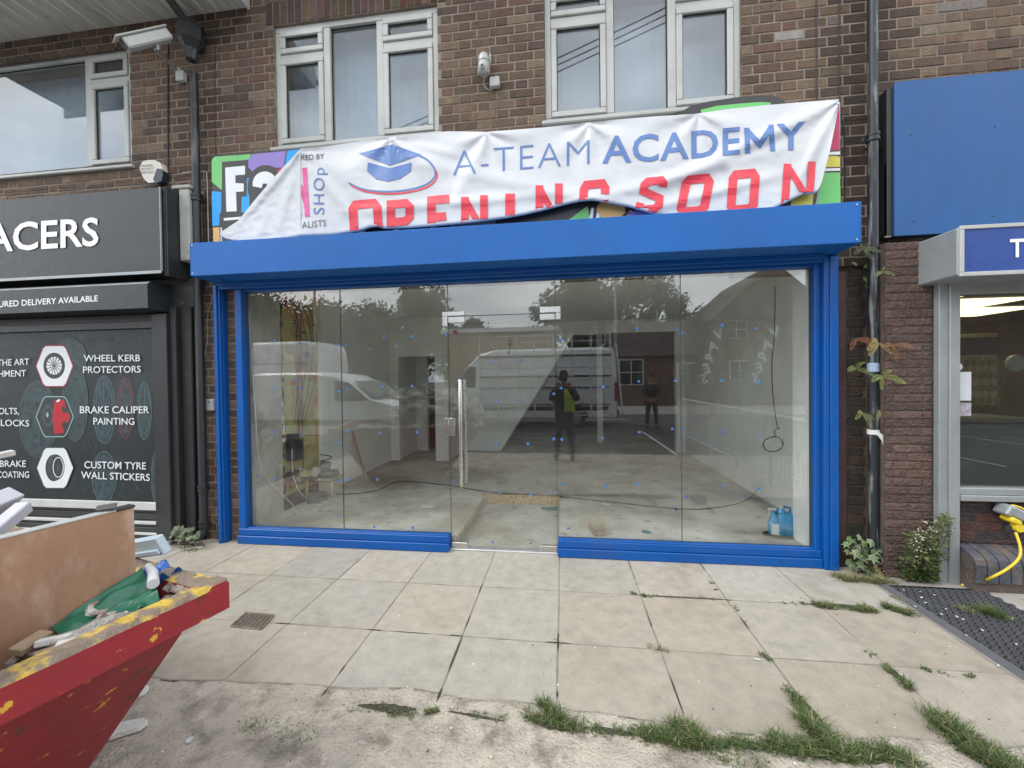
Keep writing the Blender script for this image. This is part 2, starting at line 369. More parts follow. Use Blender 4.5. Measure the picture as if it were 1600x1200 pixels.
# ================================================================ BRICK BUILDING
bld = thing('brick_building', (-.5, 0, 0), 'brown brick terrace of shops with flats above and white framed windows', 'building')
holes = []
def brick_rows(mb, xa, xb, za, zb, y, holes=(), course=.083, ls=.218, lh=.104, bond='F', palette=None, jx=.0, stain=None, cham=.004, jt=.0125, phase=0., jit=.0012):
    nrow0 = int(math.floor(za/course)); r2 = random.Random(int(abs(xa*100+za*10))+3)
    k = nrow0
    while k*course < zb-.01:
        z0 = k*course+jt/2; z1 = (k+1)*course-jt/2; z0 = max(z0, za); z1 = min(z1, zb)
        if z1-z0 < .02: k += 1; continue
        iv = [(xa, xb)]
        zc = (z0+z1)/2
        for hx0, hx1, hz0, hz1 in holes:
            if hz0 < zc < hz1:
                nv = []
                for a, b in iv:
                    if hx1 <= a or hx0 >= b: nv.append((a, b)); continue
                    if hx0 > a: nv.append((a, hx0))
                    if hx1 < b: nv.append((hx1, b))
                iv = nv
        per = ls+lh+2*jt if bond == 'F' else ls+jt
        x = -20.0+(k % 2)*per/2+phase
        n = 0
        while x < xb:
            if bond == 'F': segs = [(x, x+lh), (x+lh+jt, x+lh+jt+ls)]
            else: segs = [(x, x+ls)]
            x += per
            for s0, s1 in segs:
                if s1 < xa: continue
                for a, b in iv:
                    p, q = max(s0, a), min(s1, b)
                    if q-p < .025: continue
                    c = list(r2.choice(palette)); kk = r2.uniform(.84, 1.14)
                    if stain: 
                        st = stain((p+q)/2, zc); kk *= st
                    c = tuple(min(1, v*kk) for v in c)
                    w_ = max((1-((p+q)/2-ex)**2/er**2-(zc-ez)**2/(er*.5)**2) for ex, ez, er in ((3.20, 4.55, .22), (2.98, 4.40, .10), (3.27, 4.66, .18), (-3.30, 3.98, .1), (2.28, 4.5, .06), (2.33, 4.15, .05), (1.95, 4.42, .12)))
                    if w_ > 0 and r2.random() < .75: t_ = min(.6, w_*r2.uniform(.3, 1)); c = tuple(v*(1-t_)+.42*t_ for v in c)
                    dy = r2.uniform(-.002, .002); h = cham
                    def J(): return r2.uniform(-jit, jit)
                    O = [(p+J(), y+.02, z0+J()), (q+J(), y+.02, z0+J()), (q+J(), y+.02, z1+J()), (p+J(), y+.02, z1+J())]
                    A = [(v[0], y+h+dy, v[2]) for v in O]
                    B = [(p+h+J(), y+dy+J()*.6, z0+h+J()), (q-h+J(), y+dy+J()*.6, z0+h+J()), (q-h+J(), y+dy+J()*.6, z1-h+J()), (p+h+J(), y+dy+J()*.6, z1-h+J())]
                    mb.add(O+A+B, [(i, (i+1) % 4, 4+(i+1) % 4, 4+i) for i in range(4)]+[(4+i, 4+(i+1) % 4, 8+(i+1) % 4, 8+i) for i in range(4)]+[(8, 9, 10, 11)], 0, c)
        k += 1
PAL = [tuple(v*1.2 for v in q) for q in [(.120, .080, .056), (.135, .092, .064), (.100, .070, .052), (.105, .074, .054), (.150, .105, .070), (.125, .075, .055), (.165, .125, .085), (.090, .066, .048)]]
PALR = [(.150, .092, .074), (.132, .084, .070), (.118, .080, .069), (.156, .102, .082)]
def stain_toneA(x, z):
    d = math.exp(-((x-2.45)/.24)**2)+.55*math.exp(-((x+3.6)/.3)**2)
    k = 1-.6*min(1, d)
    k *= 1+.25*nz3(x, z, 1.1, 4)
    if z > 4.95 and x < -2.9: k *= .75  # bricks toned darker high up at the left end
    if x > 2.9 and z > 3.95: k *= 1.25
    return k
WL = (-2.785, -1.12, 3.895, 5.10); WR = (-.128, 1.54, 3.905, 5.10); WN = (-7.2, -4.405, 3.862, 5.10)
holes = [WL, WR, WN, (-2.86, -1.04, 5.10, 5.325), (-.2, 1.62, 5.10, 5.325)]
mb = MB()
brick_rows(mb, -9, 7.5, 3.69, 5.75, 0, holes+[(-2.0, 2.19, 3.69, 3.8)], palette=PAL, stain=stain_toneA)
brick_rows(mb, -3.95, 7.5, 2.49, 3.69, 0, [(-3.2, 2.15, 2.49, 3.69), (2.80, 7.5, 2.49, 3.69)], palette=PAL, stain=stain_toneA)
brick_rows(mb, -3.75, -3.2125, 0.0, 2.49, 0, [(-3.41, -3.345, 0, 3)], palette=PAL, stain=lambda x, z: .85+.3*nz3(x, z, 2))
brick_rows(mb, 2.20, 2.508, 0.0, 2.49, .03, [], palette=[(.075, .055, .042), (.09, .062, .045), (.06, .055, .04)])
brick_rows(mb, -9, -3.95, 3.56, 3.69, 0, [], palette=PAL, stain=stain_toneA)
# soldier courses over the windows
for wx0, wx1 in ((-2.86, -1.04), (-.2, 1.62)):
    x = wx0
    while x < wx1:
        c = tuple(v*rnd.uniform(.45, .85) for v in rnd.choice(PAL))
        mb.cbox(x+.005, min(x+.071, wx1), -.002, .02, 5.105, 5.322, .004, 0, c); x += .076
mb.build('brickwork', brick_m, bld)
mb = MB()  # modern textured bricks of the right pier
brick_rows(mb, 2.505, 2.83, 0, 2.625, -.185, [], bond='S', palette=PALR, course=.0655, ls=.2, jt=.006, cham=.009, jit=.0035, stain=lambda x, z: 1+.2*nz3(x, z, 1.5))
tb_m = pm('textured_brick', (.1, .07, .05), .9, var=.25, vs=22, bump=.9, bs=45, attr='Col'); mb.build('textured_brickwork', tb_m, bld); mb = MB()
brick_rows(mb, 2.96, 6.0, .30, .63, -.20, [], bond='S', palette=[(.12, .055, .045), (.085, .05, .048), (.15, .07, .055), (.06, .045, .05)], course=.066, ls=.205, jt=.010, cham=.004)
mb.build('low_brickwork', tb_m, bld)
# mortar and wall body: a slab with real openings
mb = MB(); Y0, Y1 = .0045, .30
def wallslab(x0, x1, z0, z1, y0=Y0, y1=Y1): mb.box(x0, x1, y0, y1, z0, z1)
wallslab(-9, WN[0], 3.0, 5.75); wallslab(WN[1], WL[0], 3.0, 5.75); wallslab(WL[1], WR[0], 3.0, 5.75); wallslab(WR[1], 7.5, 2.5, 5.75)
for w_ in (WN, WL): wallslab(w_[0], w_[1], 3.0, w_[2]); wallslab(w_[0], w_[1], w_[3], 5.75)
wallslab(WR[0], WR[1], 3.0, WR[2]); wallslab(WR[0], WR[1], WR[3], 5.75)
wallslab(-9, WR[1], 2.53, 2.998)
wallslab(-9, -3.212, 0, 2.528); mb.build('wall', mortar_m, bld)
mb = MB(); wallslab(2.12, 2.88, -.02, 2.498, .038, .3); wallslab(2.508, 2.955, 0, 2.62, -.177, .0379); wallslab(2.96, 6, .0, .62, -.192, -.02); mb.build('pier', pm('dark_mortar', (.12, .095, .08), .95, var=.3, vs=8, bump=.3, bs=60), bld)
# roof, rear wall and gables of the block so that it is a building from anywhere
mb = MB(); mb.box(-9, 7.5, 11.0, 11.3, -.02, 5.75); mb.box(-9.3, -9.001, .0, 11.3, -.02, 5.75); mb.box(7.501, 7.8, 0, 11.3, -.02, 5.75)
mb.build('outer_wall', pm('plain_brick', (.12, .08, .06), .9, var=.3, vs=9), bld)
mb = MB(); mb.add([(-9.6, -.35, 5.72), (8.1, -.35, 5.72), (8.1, 5.6, 8.9), (-9.6, 5.6, 8.9), (-9.6, 11.6, 5.72), (8.1, 11.6, 5.72)], [(0, 1, 2, 3), (3, 2, 5, 4), (0, 3, 4), (1, 5, 2), (0, 4, 5, 1)])
mb.build('roof', pm('roof_tiles', (.09, .06, .05), .9, var=.3, vs=8), bld)
# floor slab between shops and flats, flats' rooms behind the windows
mb = MB(); mb.box(-9, 7.5, .31, 10.99, 2.76, 2.99); mb.build('ceiling', pm('ceiling_board', (.84, .84, .82), .9, var=.05), bld)
room = pm('room_wall', (.42, .43, .44), .9, var=.05)
mb = MB(); mb.box(-9, 7.5, 3.4, 3.5, 3.0, 5.7)
for x in (-3.6, -.65, 2.4): mb.box(x-.05, x+.05, .31, 3.4, 3.0, 5.7)
mb.build('room_wall', room, bld)

def window(parent, x0, x1, z0, z1, cols, transom, lights, name='window', blind=True):
    "cols: x of mullions; lights: per column list: 'top' (split at transom) or 'fixed'"
    F = .055; yf = .035
    fr = MB()
    fr.cbox(x0, x1, yf, yf+.07, z0, z0+F, .004); fr.cbox(x0, x1, yf, yf+.07, z1-F, z1, .004)
    fr.cbox(x0, x0+F, yf, yf+.07, z0+F+.001, z1-F-.001, .004); fr.cbox(x1-F, x1, yf, yf+.07, z0+F+.001, z1-F-.001, .004)
    for c in cols: fr.cbox(c-.034, c+.034, yf+.002, yf+.07, z0+F+.001, z1-F-.001, .004)
    e = [x0+F]+[q for c in cols for q in (c-.034, c+.034)]+[x1-F]
    win = fr.build(name, upvc, parent)
    for i, kind in enumerate(lights):
        a, b = e[2*i], e[2*i+1]
        def sash(a, b, lo, hi):
            s = MB(); w = .05; ys = yf-.014
            a += .002; b -= .002; lo += .002; hi -= .002
            s.cbox(a, b, ys, ys+.05, lo, lo+w, .006); s.cbox(a, b, ys, ys+.05, hi-w, hi, .006)
            s.cbox(a, a+w, ys, ys+.05, lo+w+.0008, hi-w-.0008, .006); s.cbox(b-w, b, ys, ys+.05, lo+w+.0008, hi-w-.0008, .006)
            g = MB(); q = .007
            for (aa, bb, l2, h2) in ((a+w, a+w+q, lo+w, hi-w), (b-w-q, b-w, lo+w, hi-w), (a+w+q, b-w-q, lo+w, lo+w+q), (a+w+q, b-w-q, hi-w-q, hi-w)): g.box(aa+.0005, bb-.0005, ys+.02, ys+.03, l2+.0005, h2-.0005)
            so_ = s.build('sash', upvc, win); g.build('seal', tyre, so_)
            p = MB(); p.box(a+w-.004, b-w+.004, ys+.03, ys+.036, lo+w-.004, hi-w+.004); pn = p.build('pane', winglass, so_)
        if kind == 'top':
            t = MB(); t.cbox(a+.001, b-.001, yf+.004, yf+.07, transom-.03, transom+.03, .004); t.build('transom', upvc, win)
            sash(a, b, z0+F, transom-.03); sash(a, b, transom+.03, z1-F)
        elif kind == 'sash': sash(a, b, z0+F, z1-F)
        else:
            p = MB(); p.box(a-.004, b+.004, yf+.04, yf+.046, z0+F-.004, z1-F+.004); p.build('pane', winglass, win)
            g = MB(); q = .008
            for (aa, bb, l2, h2) in ((a, a+q, z0+F, z1-F), (b-q, b, z0+F, z1-F), (a+q, b-q, z0+F, z0+F+q), (a+q, b-q, z1-F-q, z1-F)): g.box(aa+.0005, bb-.0005, yf+.03, yf+.04, l2+.0005, h2-.0005)
            g.build('seal', tyre, win)
    s = MB(); s.cbox(x0-.03, x1+.04, -.04, yf+.001, z0-.035, z0-.0015, .008); s.build('sill', upvc, win)
    if blind:
        bl = MB(); n = 60
        vs = []
        for i in range(n+1):
            x = x0+(x1-x0)*i/n
            for z in (z0-.1, z1+.1): vs.append((x, .30+.004*math.sin(i*1.9)+.003*math.sin(i*.73), z))
        bl.add(vs, [(2*i, 2*i+2, 2*i+3, 2*i+1) for i in range(n)])
        bl.build('net_curtain', pm('net_curtain', (.40, .455, .50), .9, var=.05, vs=3), win, smooth=True)
    return win
window(bld, WL[0], WL[1], WL[2], WL[3], [-2.245, -1.70], 4.80, ['top', 'fixed', 'top'])
window(bld, WR[0], WR[1], WR[2], WR[3], [.45, .98], 4.83, ['top', 'fixed', 'top'])
window(bld, WN[0], WN[1], WN[2], WN[3], [-6.7, -4.955], 4.79, ['top', 'fixed', 'top'])
# white stain patches of efflorescence and bird marks on the bricks
# eaves of the next roof at top left
sb = MB(); zE = onY(262, 30, -.002).z
wood = pm('weathered_white_board', (.50, .50, .47), .8, var=.12, vs=3, dirt=.5, stretch=(6, 1, 1))
x = -6.6
while x < -3.02:
    w = .155
    sb.cbox(x, min(x+w-.012, -3.05), -.95, -.003, zE+.0, zE+.018, .003); x += w
sof = sb.build('soffit', wood, bld)
mb = MB(); mb.cbox(-6.8, -3.03, -.975, -.951, zE-.02, zE+.2, .004); mb.cbox(-3.045, -3.02, -.95, -.003, zE-.03, zE+.2, .004); mb.build('bargeboard', wood, bld)
mb = MB(); pts = []
for k in range(9):
    a = PI+PI*k/8; pts.append(Vector((-6.8, -1.04+.06*math.cos(a), zE+.14+.06*math.sin(a))))
mb.prism(pts, (3.75, 0, 0)); mb.build('gutter', dark_plastic, bld, auto=40)

# ================================================================ SHOP INTERIOR (walls are parts of the building)
FZ = .10
mb = MB(); mb.box(-3.262, -1.02, .06, 10.9, -.02, FZ); mb.box(-.05, 2.4, .06, 10.9, -.02, FZ); mb.box(-1.02, -.05, 1.38, 10.9, -.02, FZ); mb.box(-1.0199, -.0501, .0, 1.38, -.03, .012)
o = mb.build('floor', concrete_floor); o['kind'] = 'structure'
for q in ((-3.35, -3.205, 1.35, 3.5, 0, 2.755), (2.4, 2.55, .301, 4.6, .0, 2.755), (2.095, 2.119, .06, .3004, .101, 2.53), (2.095, 2.3999, .3005, .32, .101, 2.755), (-3.205, -3.045, 3.5, 3.62, FZ, 2.755), (-2.345, -2.10, 3.5, 3.62, FZ, 2.755), (-3.0449, -2.3451, 3.5, 3.62, 2.04, 2.755), (-3.3, -3.1, 3.621, 4.55, FZ, 2.755), (-3.3, -2.86, 4.551, 4.65, FZ, 2.755), (-2.52, -2.101, 4.551, 4.65, FZ, 2.755), (-2.8599, -2.5201, 4.551, 4.65, 2.1, 2.755), (-2.22, -2.101, 3.621, 4.55, FZ, 2.755), (.22, 2.4, 4.6, 4.72, 2.50, 2.755), (2.22, 2.399, 4.6, 4.72, FZ, 2.499)):
    mb = MB(); mb.box(*q); mb.build('interior_wall', white_paint, bld)
mb = MB(); mb.prism([Vector((-2.10, 4.60, FZ)), Vector((-1.30, 4.60, FZ)), Vector((.22, 4.60, 2.5)), Vector((.22, 4.60, 2.754)), Vector((-2.10, 4.60, 2.754))], (0, .85, 0)); mb.build('staircase', white_paint, bld)
mb = MB(); mb.box(.79, .915, 5.8, 5.93, FZ, 2.755); mb.build('post', pm('bare_white_post', (.72, .72, .69), .7, var=.05), bld)
mb = MB(); mb.box(-3.35, -3.25, 4.66, 10.9, 0, 2.755); mb.box(2.9, 3.0, 4.73, 10.9, 0, 2.755); mb.box(-3.25, 2.9, 10.4, 10.5, 0, 2.755); mb.box(2.551, 2.9, 4.73, 4.8, 0, 2.755)
mb.box(-1.9, -1.8, 5.46, 10.39, FZ, 2.755)
mb.build('rear_wall', dark_wall, bld)
mb = MB(); mb.box(-3.35, -3.21, .302, .58, 0, 2.755); mb.box(-3.2115, -3.206, .031, .3019, .1, 2.53); mb.build('plaster_wall', plaster, bld)
# stripped patch of the left wall: bare plaster, old yellow paint, dark chased edge
mb = MB(); mb.box(-3.40, -3.262, .581, 1.349, 0, 2.755); mb.build('stripped_wall', pm('bare_orange_plaster', (.62, .25, .08), .95, var=.25, vs=6, bump=.4, bs=25, col2=(.52, .45, .17), t0=.42, t1=.5, s2=2.6), bld)
mb = MB()
rr = random.Random(5)
for (ya, yb, za, zb) in ((.66, .92, .95, 1.55), (.98, 1.26, 1.30, 1.62), (.96, 1.28, .78, 1.12), (.68, .90, 1.6, 1.95)):
    n = 14; pts = []
    for k in range(n):
        a = 2*PI*k/n; ca, sa = math.cos(a), math.sin(a); m_ = max(abs(ca), abs(sa)); r_ = rr.uniform(.86, 1.02)/m_
        pts.append(Vector((-3.2615, (ya+yb)/2+(yb-ya)/2*ca*r_, (za+zb)/2+(zb-za)/2*sa*r_)))
    mb.prism(pts, (.006, 0, 0))
mb.build('old_paint_patch', pm('old_yellow_paint', (.56, .52, .24), .8, var=.2, vs=8), bld)
mb = MB(); z = FZ
while z < 2.7:
    h = rr.uniform(.03, .09); mb.box(-3.262, -3.262+rr.uniform(.02, .06), .582, .582+rr.uniform(.02, .05), z, z+h-.003); z += h
mb.box(-3.262, -3.215, .62, 1.345, FZ, .25)
for k in range(34):
    y = rr.uniform(.64, 1.28); z = rr.choice([rr.uniform(1.9, 2.6), rr.uniform(.28, .36)]); s_ = rr.uniform(.02, .05); mb.box(-3.262, -3.262+s_*.8, y, y+s_, z, z+s_*rr.uniform(.5, 1.4))
mb.build('broken_edge', pm('chased_brick', (.07, .055, .045), .95, var=.4, vs=20, bump=.5, bs=40), bld)['kind'] = 'stuff'
# ================================================================ BLUE SHOPFRONT
sf = thing('shopfront', (-.6, 0, 0), 'bright blue framed shop front with full height glass and a glass door', 'shopfront')
def frame_bar(name, a, **k): 
    m_ = MB()
    for q in a: m_.cbox(*q, k.get('c', .005))
    return m_.build(name, k.get('m', paint_blue), sf)
# posts: stepped section
frame_bar('post', [(-3.410, -3.372, -.10, -.0, .0, 2.56), (-3.3715, -3.352, -.085, -.0, .0, 2.56), (-3.3515, -3.345, -.06, .0, .0, 2.56)])
frame_bar('post', [(2.112, 2.150, -.105, .02, .0, 2.56), (2.1505, 2.215, -.115, .02, .0, 2.56)])
# frame round the glass
frame_bar('frame', [(-3.205, -3.132, -.07, .03, .0855, 2.56), (2.066, 2.111, -.06, .03, .0855, 2.56), (-3.1315, 2.0655, -.045, .03, 2.495, 2.56)])
frame_bar('head_rail', [(-3.34, 2.111, -.10, -.071, 2.515, 2.575), (-3.34, 2.111, -.13, -.101, 2.54, 2.578)])
# sills left and right of the door: plinth + upper rail, grooved
for a, b in ((-3.214, -1.062), (-.060, 2.111)):
    frame_bar('sill', [(a, b, -.088, .03, .004, .082), (a+.004, b-.002, -.074, .03, .0845, .148), (a+.004, b-.002, -.060, .012, .1485, .156)])
# glass panes
GZ0, GZ1 = .150, 2.497
seal_m = pm('dark_silicone', (.05, .055, .055), .5, var=0)
panes = [(-3.131, -2.139), (-2.133, -1.064), (-.056, 1.022), (1.028, 2.066)]
pane_o = []
for a, b in panes:
    m_ = MB(); m_.box(a, b, 0, .010, GZ0, GZ1); pane_o.append(m_.build('pane', shopglass, sf))
m_ = MB(); m_.box(-1.058, -.062, 0, .010, 2.196, GZ1); fan = m_.build('fanlight', shopglass, sf)
m_ = MB()
for x in (-2.1385, 1.0225): m_.box(x, x+.005, -.0015, .0115, GZ0, GZ1)
for x in (-1.0635, -.0615): m_.box(x, x+.005, -.0015, .0115, 2.196, GZ1)
m_.box(-3.1315, -3.123, -.012, -.0015, GZ0, GZ1); m_.box(2.056, 2.0655, -.012, -.0015, GZ0, GZ1); m_.box(-3.122, -1.064, -.012, -.0015, GZ0, GZ0+.009); m_.box(-.056, 2.055, -.012, -.0015, GZ0, GZ0+.009)
m_.build('seal', seal_m, sf)
door = thing('door', (-.56, 0, .012), None, None); door.parent = sf; door.location = Vector((-.56, 0, .012))-sf.location
m_ = MB(); m_.box(-1.056, -.064, 0, .010, .02, 2.188); dg = m_.build('pane', shopglass, door)
m_ = MB(); 
for q in ((-1.0585, -1.0565, -.001, .011, .02, 2.188), (-.0635, -.0615, -.001, .011, .02, 2.188), (-1.056, -.064, -.001, .011, 2.1885, 2.1905)): m_.box(*q)
m_.build('glass_edge', seal_m, door)
hb = onY(719, 593, -.06); lb = onY(719, 760, -.06)
m_ = MB(); m_.lathe([(.0165, 0), (.0175, .003), (.0175, hb.z-lb.z-.003), (.0165, hb.z-lb.z)], (hb.x, -.065, lb.z), n=20)
for z in (lb.z+.1, hb.z-.1): m_.lathe([(.008, 0), (.008, .065)], (hb.x, -.065, z), 'y', 12)
m_.lathe([(.0175, 0), (.0175, hb.z-lb.z)], (hb.x+.01, .075, lb.z), n=20)
for z in (lb.z+.1, hb.z-.1): m_.lathe([(.008, 0), (.008, .065)], (hb.x+.01, .011, z), 'y', 12)
m_.build('handle', steel, door, auto=40)
a = onY(695, 653, -.01); b = onY(711, 681, -.01)
m_ = MB(); m_.cbox(a.x, -1.0605, -.022, .03, b.z, a.z, .003); m_.cbox(-1.056, b.x+.005, -.022, .03, b.z, a.z, .003); m_.lathe([(.010, 0), (.010, .006), (.004, .0061), (.004, .008)], (b.x-.02, -.030, b.z+.05), 'y', 14); m_.build('lock', steel, door, auto=40)
def patch(x0, x1, z0, z1, name='hinge_patch'):
    m_ = MB(); m_.cbox(x0, x1, -.016, .026, z0, z1, .003); return m_.build(name, steel, door)
patch(-1.056, -.90, 2.13, 2.186); patch(-1.11, -.90, 2.194, 2.235); patch(-1.11, -1.064, 2.10, 2.1935); patch(-.20, -.064, 2.13, 2.186); patch(-.20, -.012, 2.194, 2.25); patch(-.058, -.012, 2.13, 2.1935)
patch(-1.056, -.90, .020, .072, 'bottom_patch'); patch(-.22, -.064, .020, .072, 'bottom_patch')
m_ = MB(); m_.cbox(-1.06, -.062, -.03, .05, .003, .0175, .002); m_.build('threshold', pm('aluminium_strip', (.75, .76, .76), .35, .8, var=.1, vs=8), door)
c = onY(709, 519, -.003); m_ = MB(); m_.lathe([(.022, 0), (.022, .0015)], (c.x+.01, -.003, c.z), 'y', 20); m_.build('warning_sticker', pm('red_sticker', (.13, .012, .012), .5, var=.1), door)
m_ = MB(); a = onY(746, 562, -.003)
sv, sf_ = stroke([(795, 527), (799, 531), (793, 534), (796, 540), (799, 537), (797, 533), (797, 545), (795, 553), (793, 549)], 1.0); stamp(m_, sv, sf_, -.0005, 0, -.001); m_.build('pen_scribble', seal_m, door)
# blue tape tabs that mark the panes
tape_m = pm('blue_tape', (.05, .19, .50), .6, var=.15, vs=40)
tabs = []
for sx, ox, oy, L in ((2.4, 300, 400, [(545,333),(578,335),(308,317),(403,327),(720,307),(825,303),(308,495),(407,497),(393,465),(552,506),(585,495),(714,490),(825,488),(303,660),(415,673),(583,656),(550,700),(706,664),(843,661),(405,798),(312,832),(243,826),(552,843),(589,839),(695,838),(555,975),(683,1017),(827,1019)]),
                      (2.4, 680, 400, [(40,297),(757,273),(905,273),(925,288),(470,312),(213,396),(323,391),(473,496),(630,490),(764,470),(900,468),(445,517),(228,544),(323,544),(766,661),(890,648),(932,648),(445,686),(475,688),(627,683),(348,704),(231,708),(478,857),(640,862),(757,857),(943,901),(903,949),(445,888),(361,893),(241,888),(215,1073),(358,1079),(500,1022),(68,845)]),
                      (2.4, 1000, 400, [(307,260),(435,272),(305,467),(443,474),(303,660),(448,680),(315,860),(442,873),(176,902),(136,950)])):
    for x, y in L: tabs.append((ox+x/sx, oy+y/sx))
for i, (x, y) in enumerate(tabs):
    p = onY(x, y, -.0015)
    par = None
    for q, (a, b) in enumerate(panes):
        if a <= p.x <= b and p.z > GZ0+.01: par = pane_o[q]
    if par is None and -1.056 < p.x < -.064: par = dg if p.z < 2.17 else fan
    if par is None: continue
    w_, h_, t_ = rnd.uniform(.009, .015), rnd.uniform(.007, .011), rnd.choice([0, .2, -.3, .8, -.8, .1])
    m_ = MB(); rm = Matrix.Translation(p) @ Matrix.Rotation(t_, 4, 'Y')
    m_.box(-w_, w_, 0, .0010, -h_, h_, m=rm)
    if rnd.random() < .35: m_.box(-.004, .004, -.006, -.0005, -.003, .003, m=rm)
    m_.build('tape_tab', tape_m, par)

# blue shutter housing above the glass
sb = thing('shutter_box', (-.585, -.2, 2.55), 'long blue metal shutter housing running above the shop glass, under the banner', 'shutter box')
m_ = MB()
XL, XR = -3.386, 2.216
prof = [(-.002, 2.535), (-.13, 2.5795), (-.33, 2.580), (-.352, 2.582), (-.355, 2.586), (-.355, 2.882), (-.350, 2.887), (-.002, 2.90)]
m_.prism([Vector((XL, y, z)) for y, z in prof], (XR-XL, 0, 0)); m_.build('housing', box_blue, sb)
m_ = MB(); m_.cbox(XL, XL+.003, -.3575, -.3555, 2.584, 2.885, .001); m_.cbox(XR-.003, XR, -.3575, -.3555, 2.584, 2.885, .001); m_.cbox(-1.2, 1.0, -.1, -.01, 2.9005, 2.91, .002); m_.build('end_trim', box_blue, sb)
for x in (XL+.022, XR-.03):
    for z in (2.605, 2.862):
        m_ = MB(); m_.lathe([(.0065, 0), (.0065, -.002), (.003, -.004)], (x, -.3555, z), 'y', 10); m_.build('screw', steel, sb)

# ================================================================ COLOURFUL SHOP SIGN behind the banner
sign = thing('shop_sign', (-.6, -.08, 2.9), 'bright cartoon style printed sign board half hidden behind the sagging banner', 'sign')
YS = -.075
def outline_world(pts, y): return [onY(a, b, y) for a, b in pts]
bl_ = onY(333, 372, YS); tl = onY(332, 244, YS); tr = onY(1311, 160, YS); br = onY(1313, 318, YS)
m_ = MB(); m_.prism([bl_-Vector((0, 0, .08)), Vector((br.x, YS, br.z-.09)), Vector((br.x, YS, tr.z)), Vector((tl.x, YS, tl.z))], (0, .06, 0)); m_.build('board', white_v, sign)
# hump that sticks up over the board
hump = [(1060, 178), (1078, 166), (1110, 158), (1150, 152), (1190, 149), (1215, 151), (1226, 158), (1226, 190), (1060, 190)]
m_ = MB(); m_.prism(outline_world(hump, YS+.001), (0, .05, 0)); hump_m = pm('print_black', (.035, .034, .037), .42, var=.05); m_.build('cut_out', hump_m, sign)
P = {k: pm('print_'+k, c, .42, var=.04, vs=3) for k, c in dict(green=(.16, .56, .16), purple=(.28, .20, .56), cyan=(.0, .35, .85), orange=(.75, .45, .15), white=(.8, .83, .86), red=(.55, .03, .12), yellow=(.68, .60, .07), pink=(.72, .10, .33), grey=(.25, .25, .27)).items()}
P['black'] = hump_m
order = ['black', 'green', 'purple', 'cyan', 'orange', 'white', 'red', 'yellow', 'pink', 'grey']
gm = MB(); lay = [0]
def G(c, pts, y=YS):
    lay[0] += 1; poly(gm, pts, y, order.index(c), -.0012-.00008*lay[0])
G('black', [(332, 244), (470, 232), (470, 385), (334, 385)])
G('green', [(331, 250), (336, 245), (392, 241), (388, 262), (372, 252), (360, 300), (345, 296), (331, 284)])
G('purple', [(394, 241), (447, 236), (443, 262), (430, 262), (420, 258), (408, 262), (398, 272), (389, 262), (370, 258), (372, 252), (390, 248)])
G('cyan', [(449, 236), (470, 233), (470, 280), (440, 268), (446, 255)])
G('red', [(440, 262), (445, 265), (455, 262), (440, 285), (432, 268)])
G('cyan', [(331, 299), (346, 300), (346, 330), (343, 335), (343, 352), (332, 353)])
G('orange', [(333, 356), (343, 355), (344, 384), (334, 384)])
G('white', [(345, 355), (350, 358), (352, 384), (345, 384)])
G('black', [(347, 253), (388, 250), (388, 384), (347, 384)])
G('white', [(352, 262), (383, 259), (383, 273), (368, 274), (368, 286), (381, 287), (381, 299), (369, 300), (370, 330), (354, 331)])
G('cyan', [(378, 308), (392, 306), (392, 331), (377, 332)])
G('cyan', [(386, 279), (390, 278), (391, 306), (386, 306)])
def ell(cx, cy, rx, ry, a0=0, a1=360, n=22): return [(cx+rx*math.cos(math.radians(a0+(a1-a0)*i/n)), cy-ry*math.sin(math.radians(a0+(a1-a0)*i/n))) for i in range(n+1)]
G('black', ell(414, 292, 27, 34)[:-1]+[]); G('black', [(390, 285), (440, 285), (440, 345), (390, 345)])
G('white', [(395, 291)]+ell(414, 287, 19, 19, 170, 0, 12)+[(433, 335), (398, 335)]+[(396, 325), (400, 312), (410, 306), (417, 304)]+[(418, 296), (417, 287), (411, 287), (409, 294)])
G('white', [(350, 341), (384, 338), (384, 342), (350, 345)])
G('black', [(420, 340), (470, 340), (470, 384), (345, 384)])
G('white', [(362, 376), (372, 371), (377, 376), (372, 384), (362, 384)])
# strip showing under the banner
G('black', [(470, 345), (900, 305), (900, 372), (470, 392)])
for k, (a, c) in enumerate([(492, 'red'), (548, 'white'), (600, 'white'), (655, 'white'), (684, 'grey'), (735, 'grey'), (772, 'white')]):
    G(c, [(a, 382), (a+22, 350), (a+30, 350), (a+8, 382)])
G('grey', [(715, 345), (775, 340), (775, 365), (715, 368)])
G('green', [(890, 330), (940, 308), (940, 350), (870, 350)])
G('yellow', [(902, 328), (925, 310), (926, 318), (906, 331)])
G('black', [(860, 345), (915, 308), (960, 310), (940, 322), (930, 345), (922, 345), (918, 322), (880, 350)])
for a in (919, 929): G('white', [(a, 350), (a+5, 325), (a+9, 325), (a+6, 350)])
G('orange', ell(958, 327, 26, 16)[:-1]); 
G('black', [(976, 318), (990, 320), (992, 333), (984, 328), (975, 345), (962, 345), (977, 333)])
G('purple', [(992, 318), (1070, 320), (1080, 350), (966, 350), (984, 331), (991, 335)])
G('black', [(1070, 300), (1262, 290), (1262, 345), (1050, 345)])
G('yellow', [(1236, 300), (1276, 292), (1272, 330), (1235, 332)]); G('black', [(1272, 290), (1279, 290), (1272, 330), (1268, 330)])
G('red', [(1280, 166), (1311, 163), (1312, 238), (1280, 238)]); G('black', [(1280, 236), (1312, 235), (1312, 272), (1280, 272)]); G('white', [(1280, 239), (1312, 237), (1312, 242), (1280, 243)])
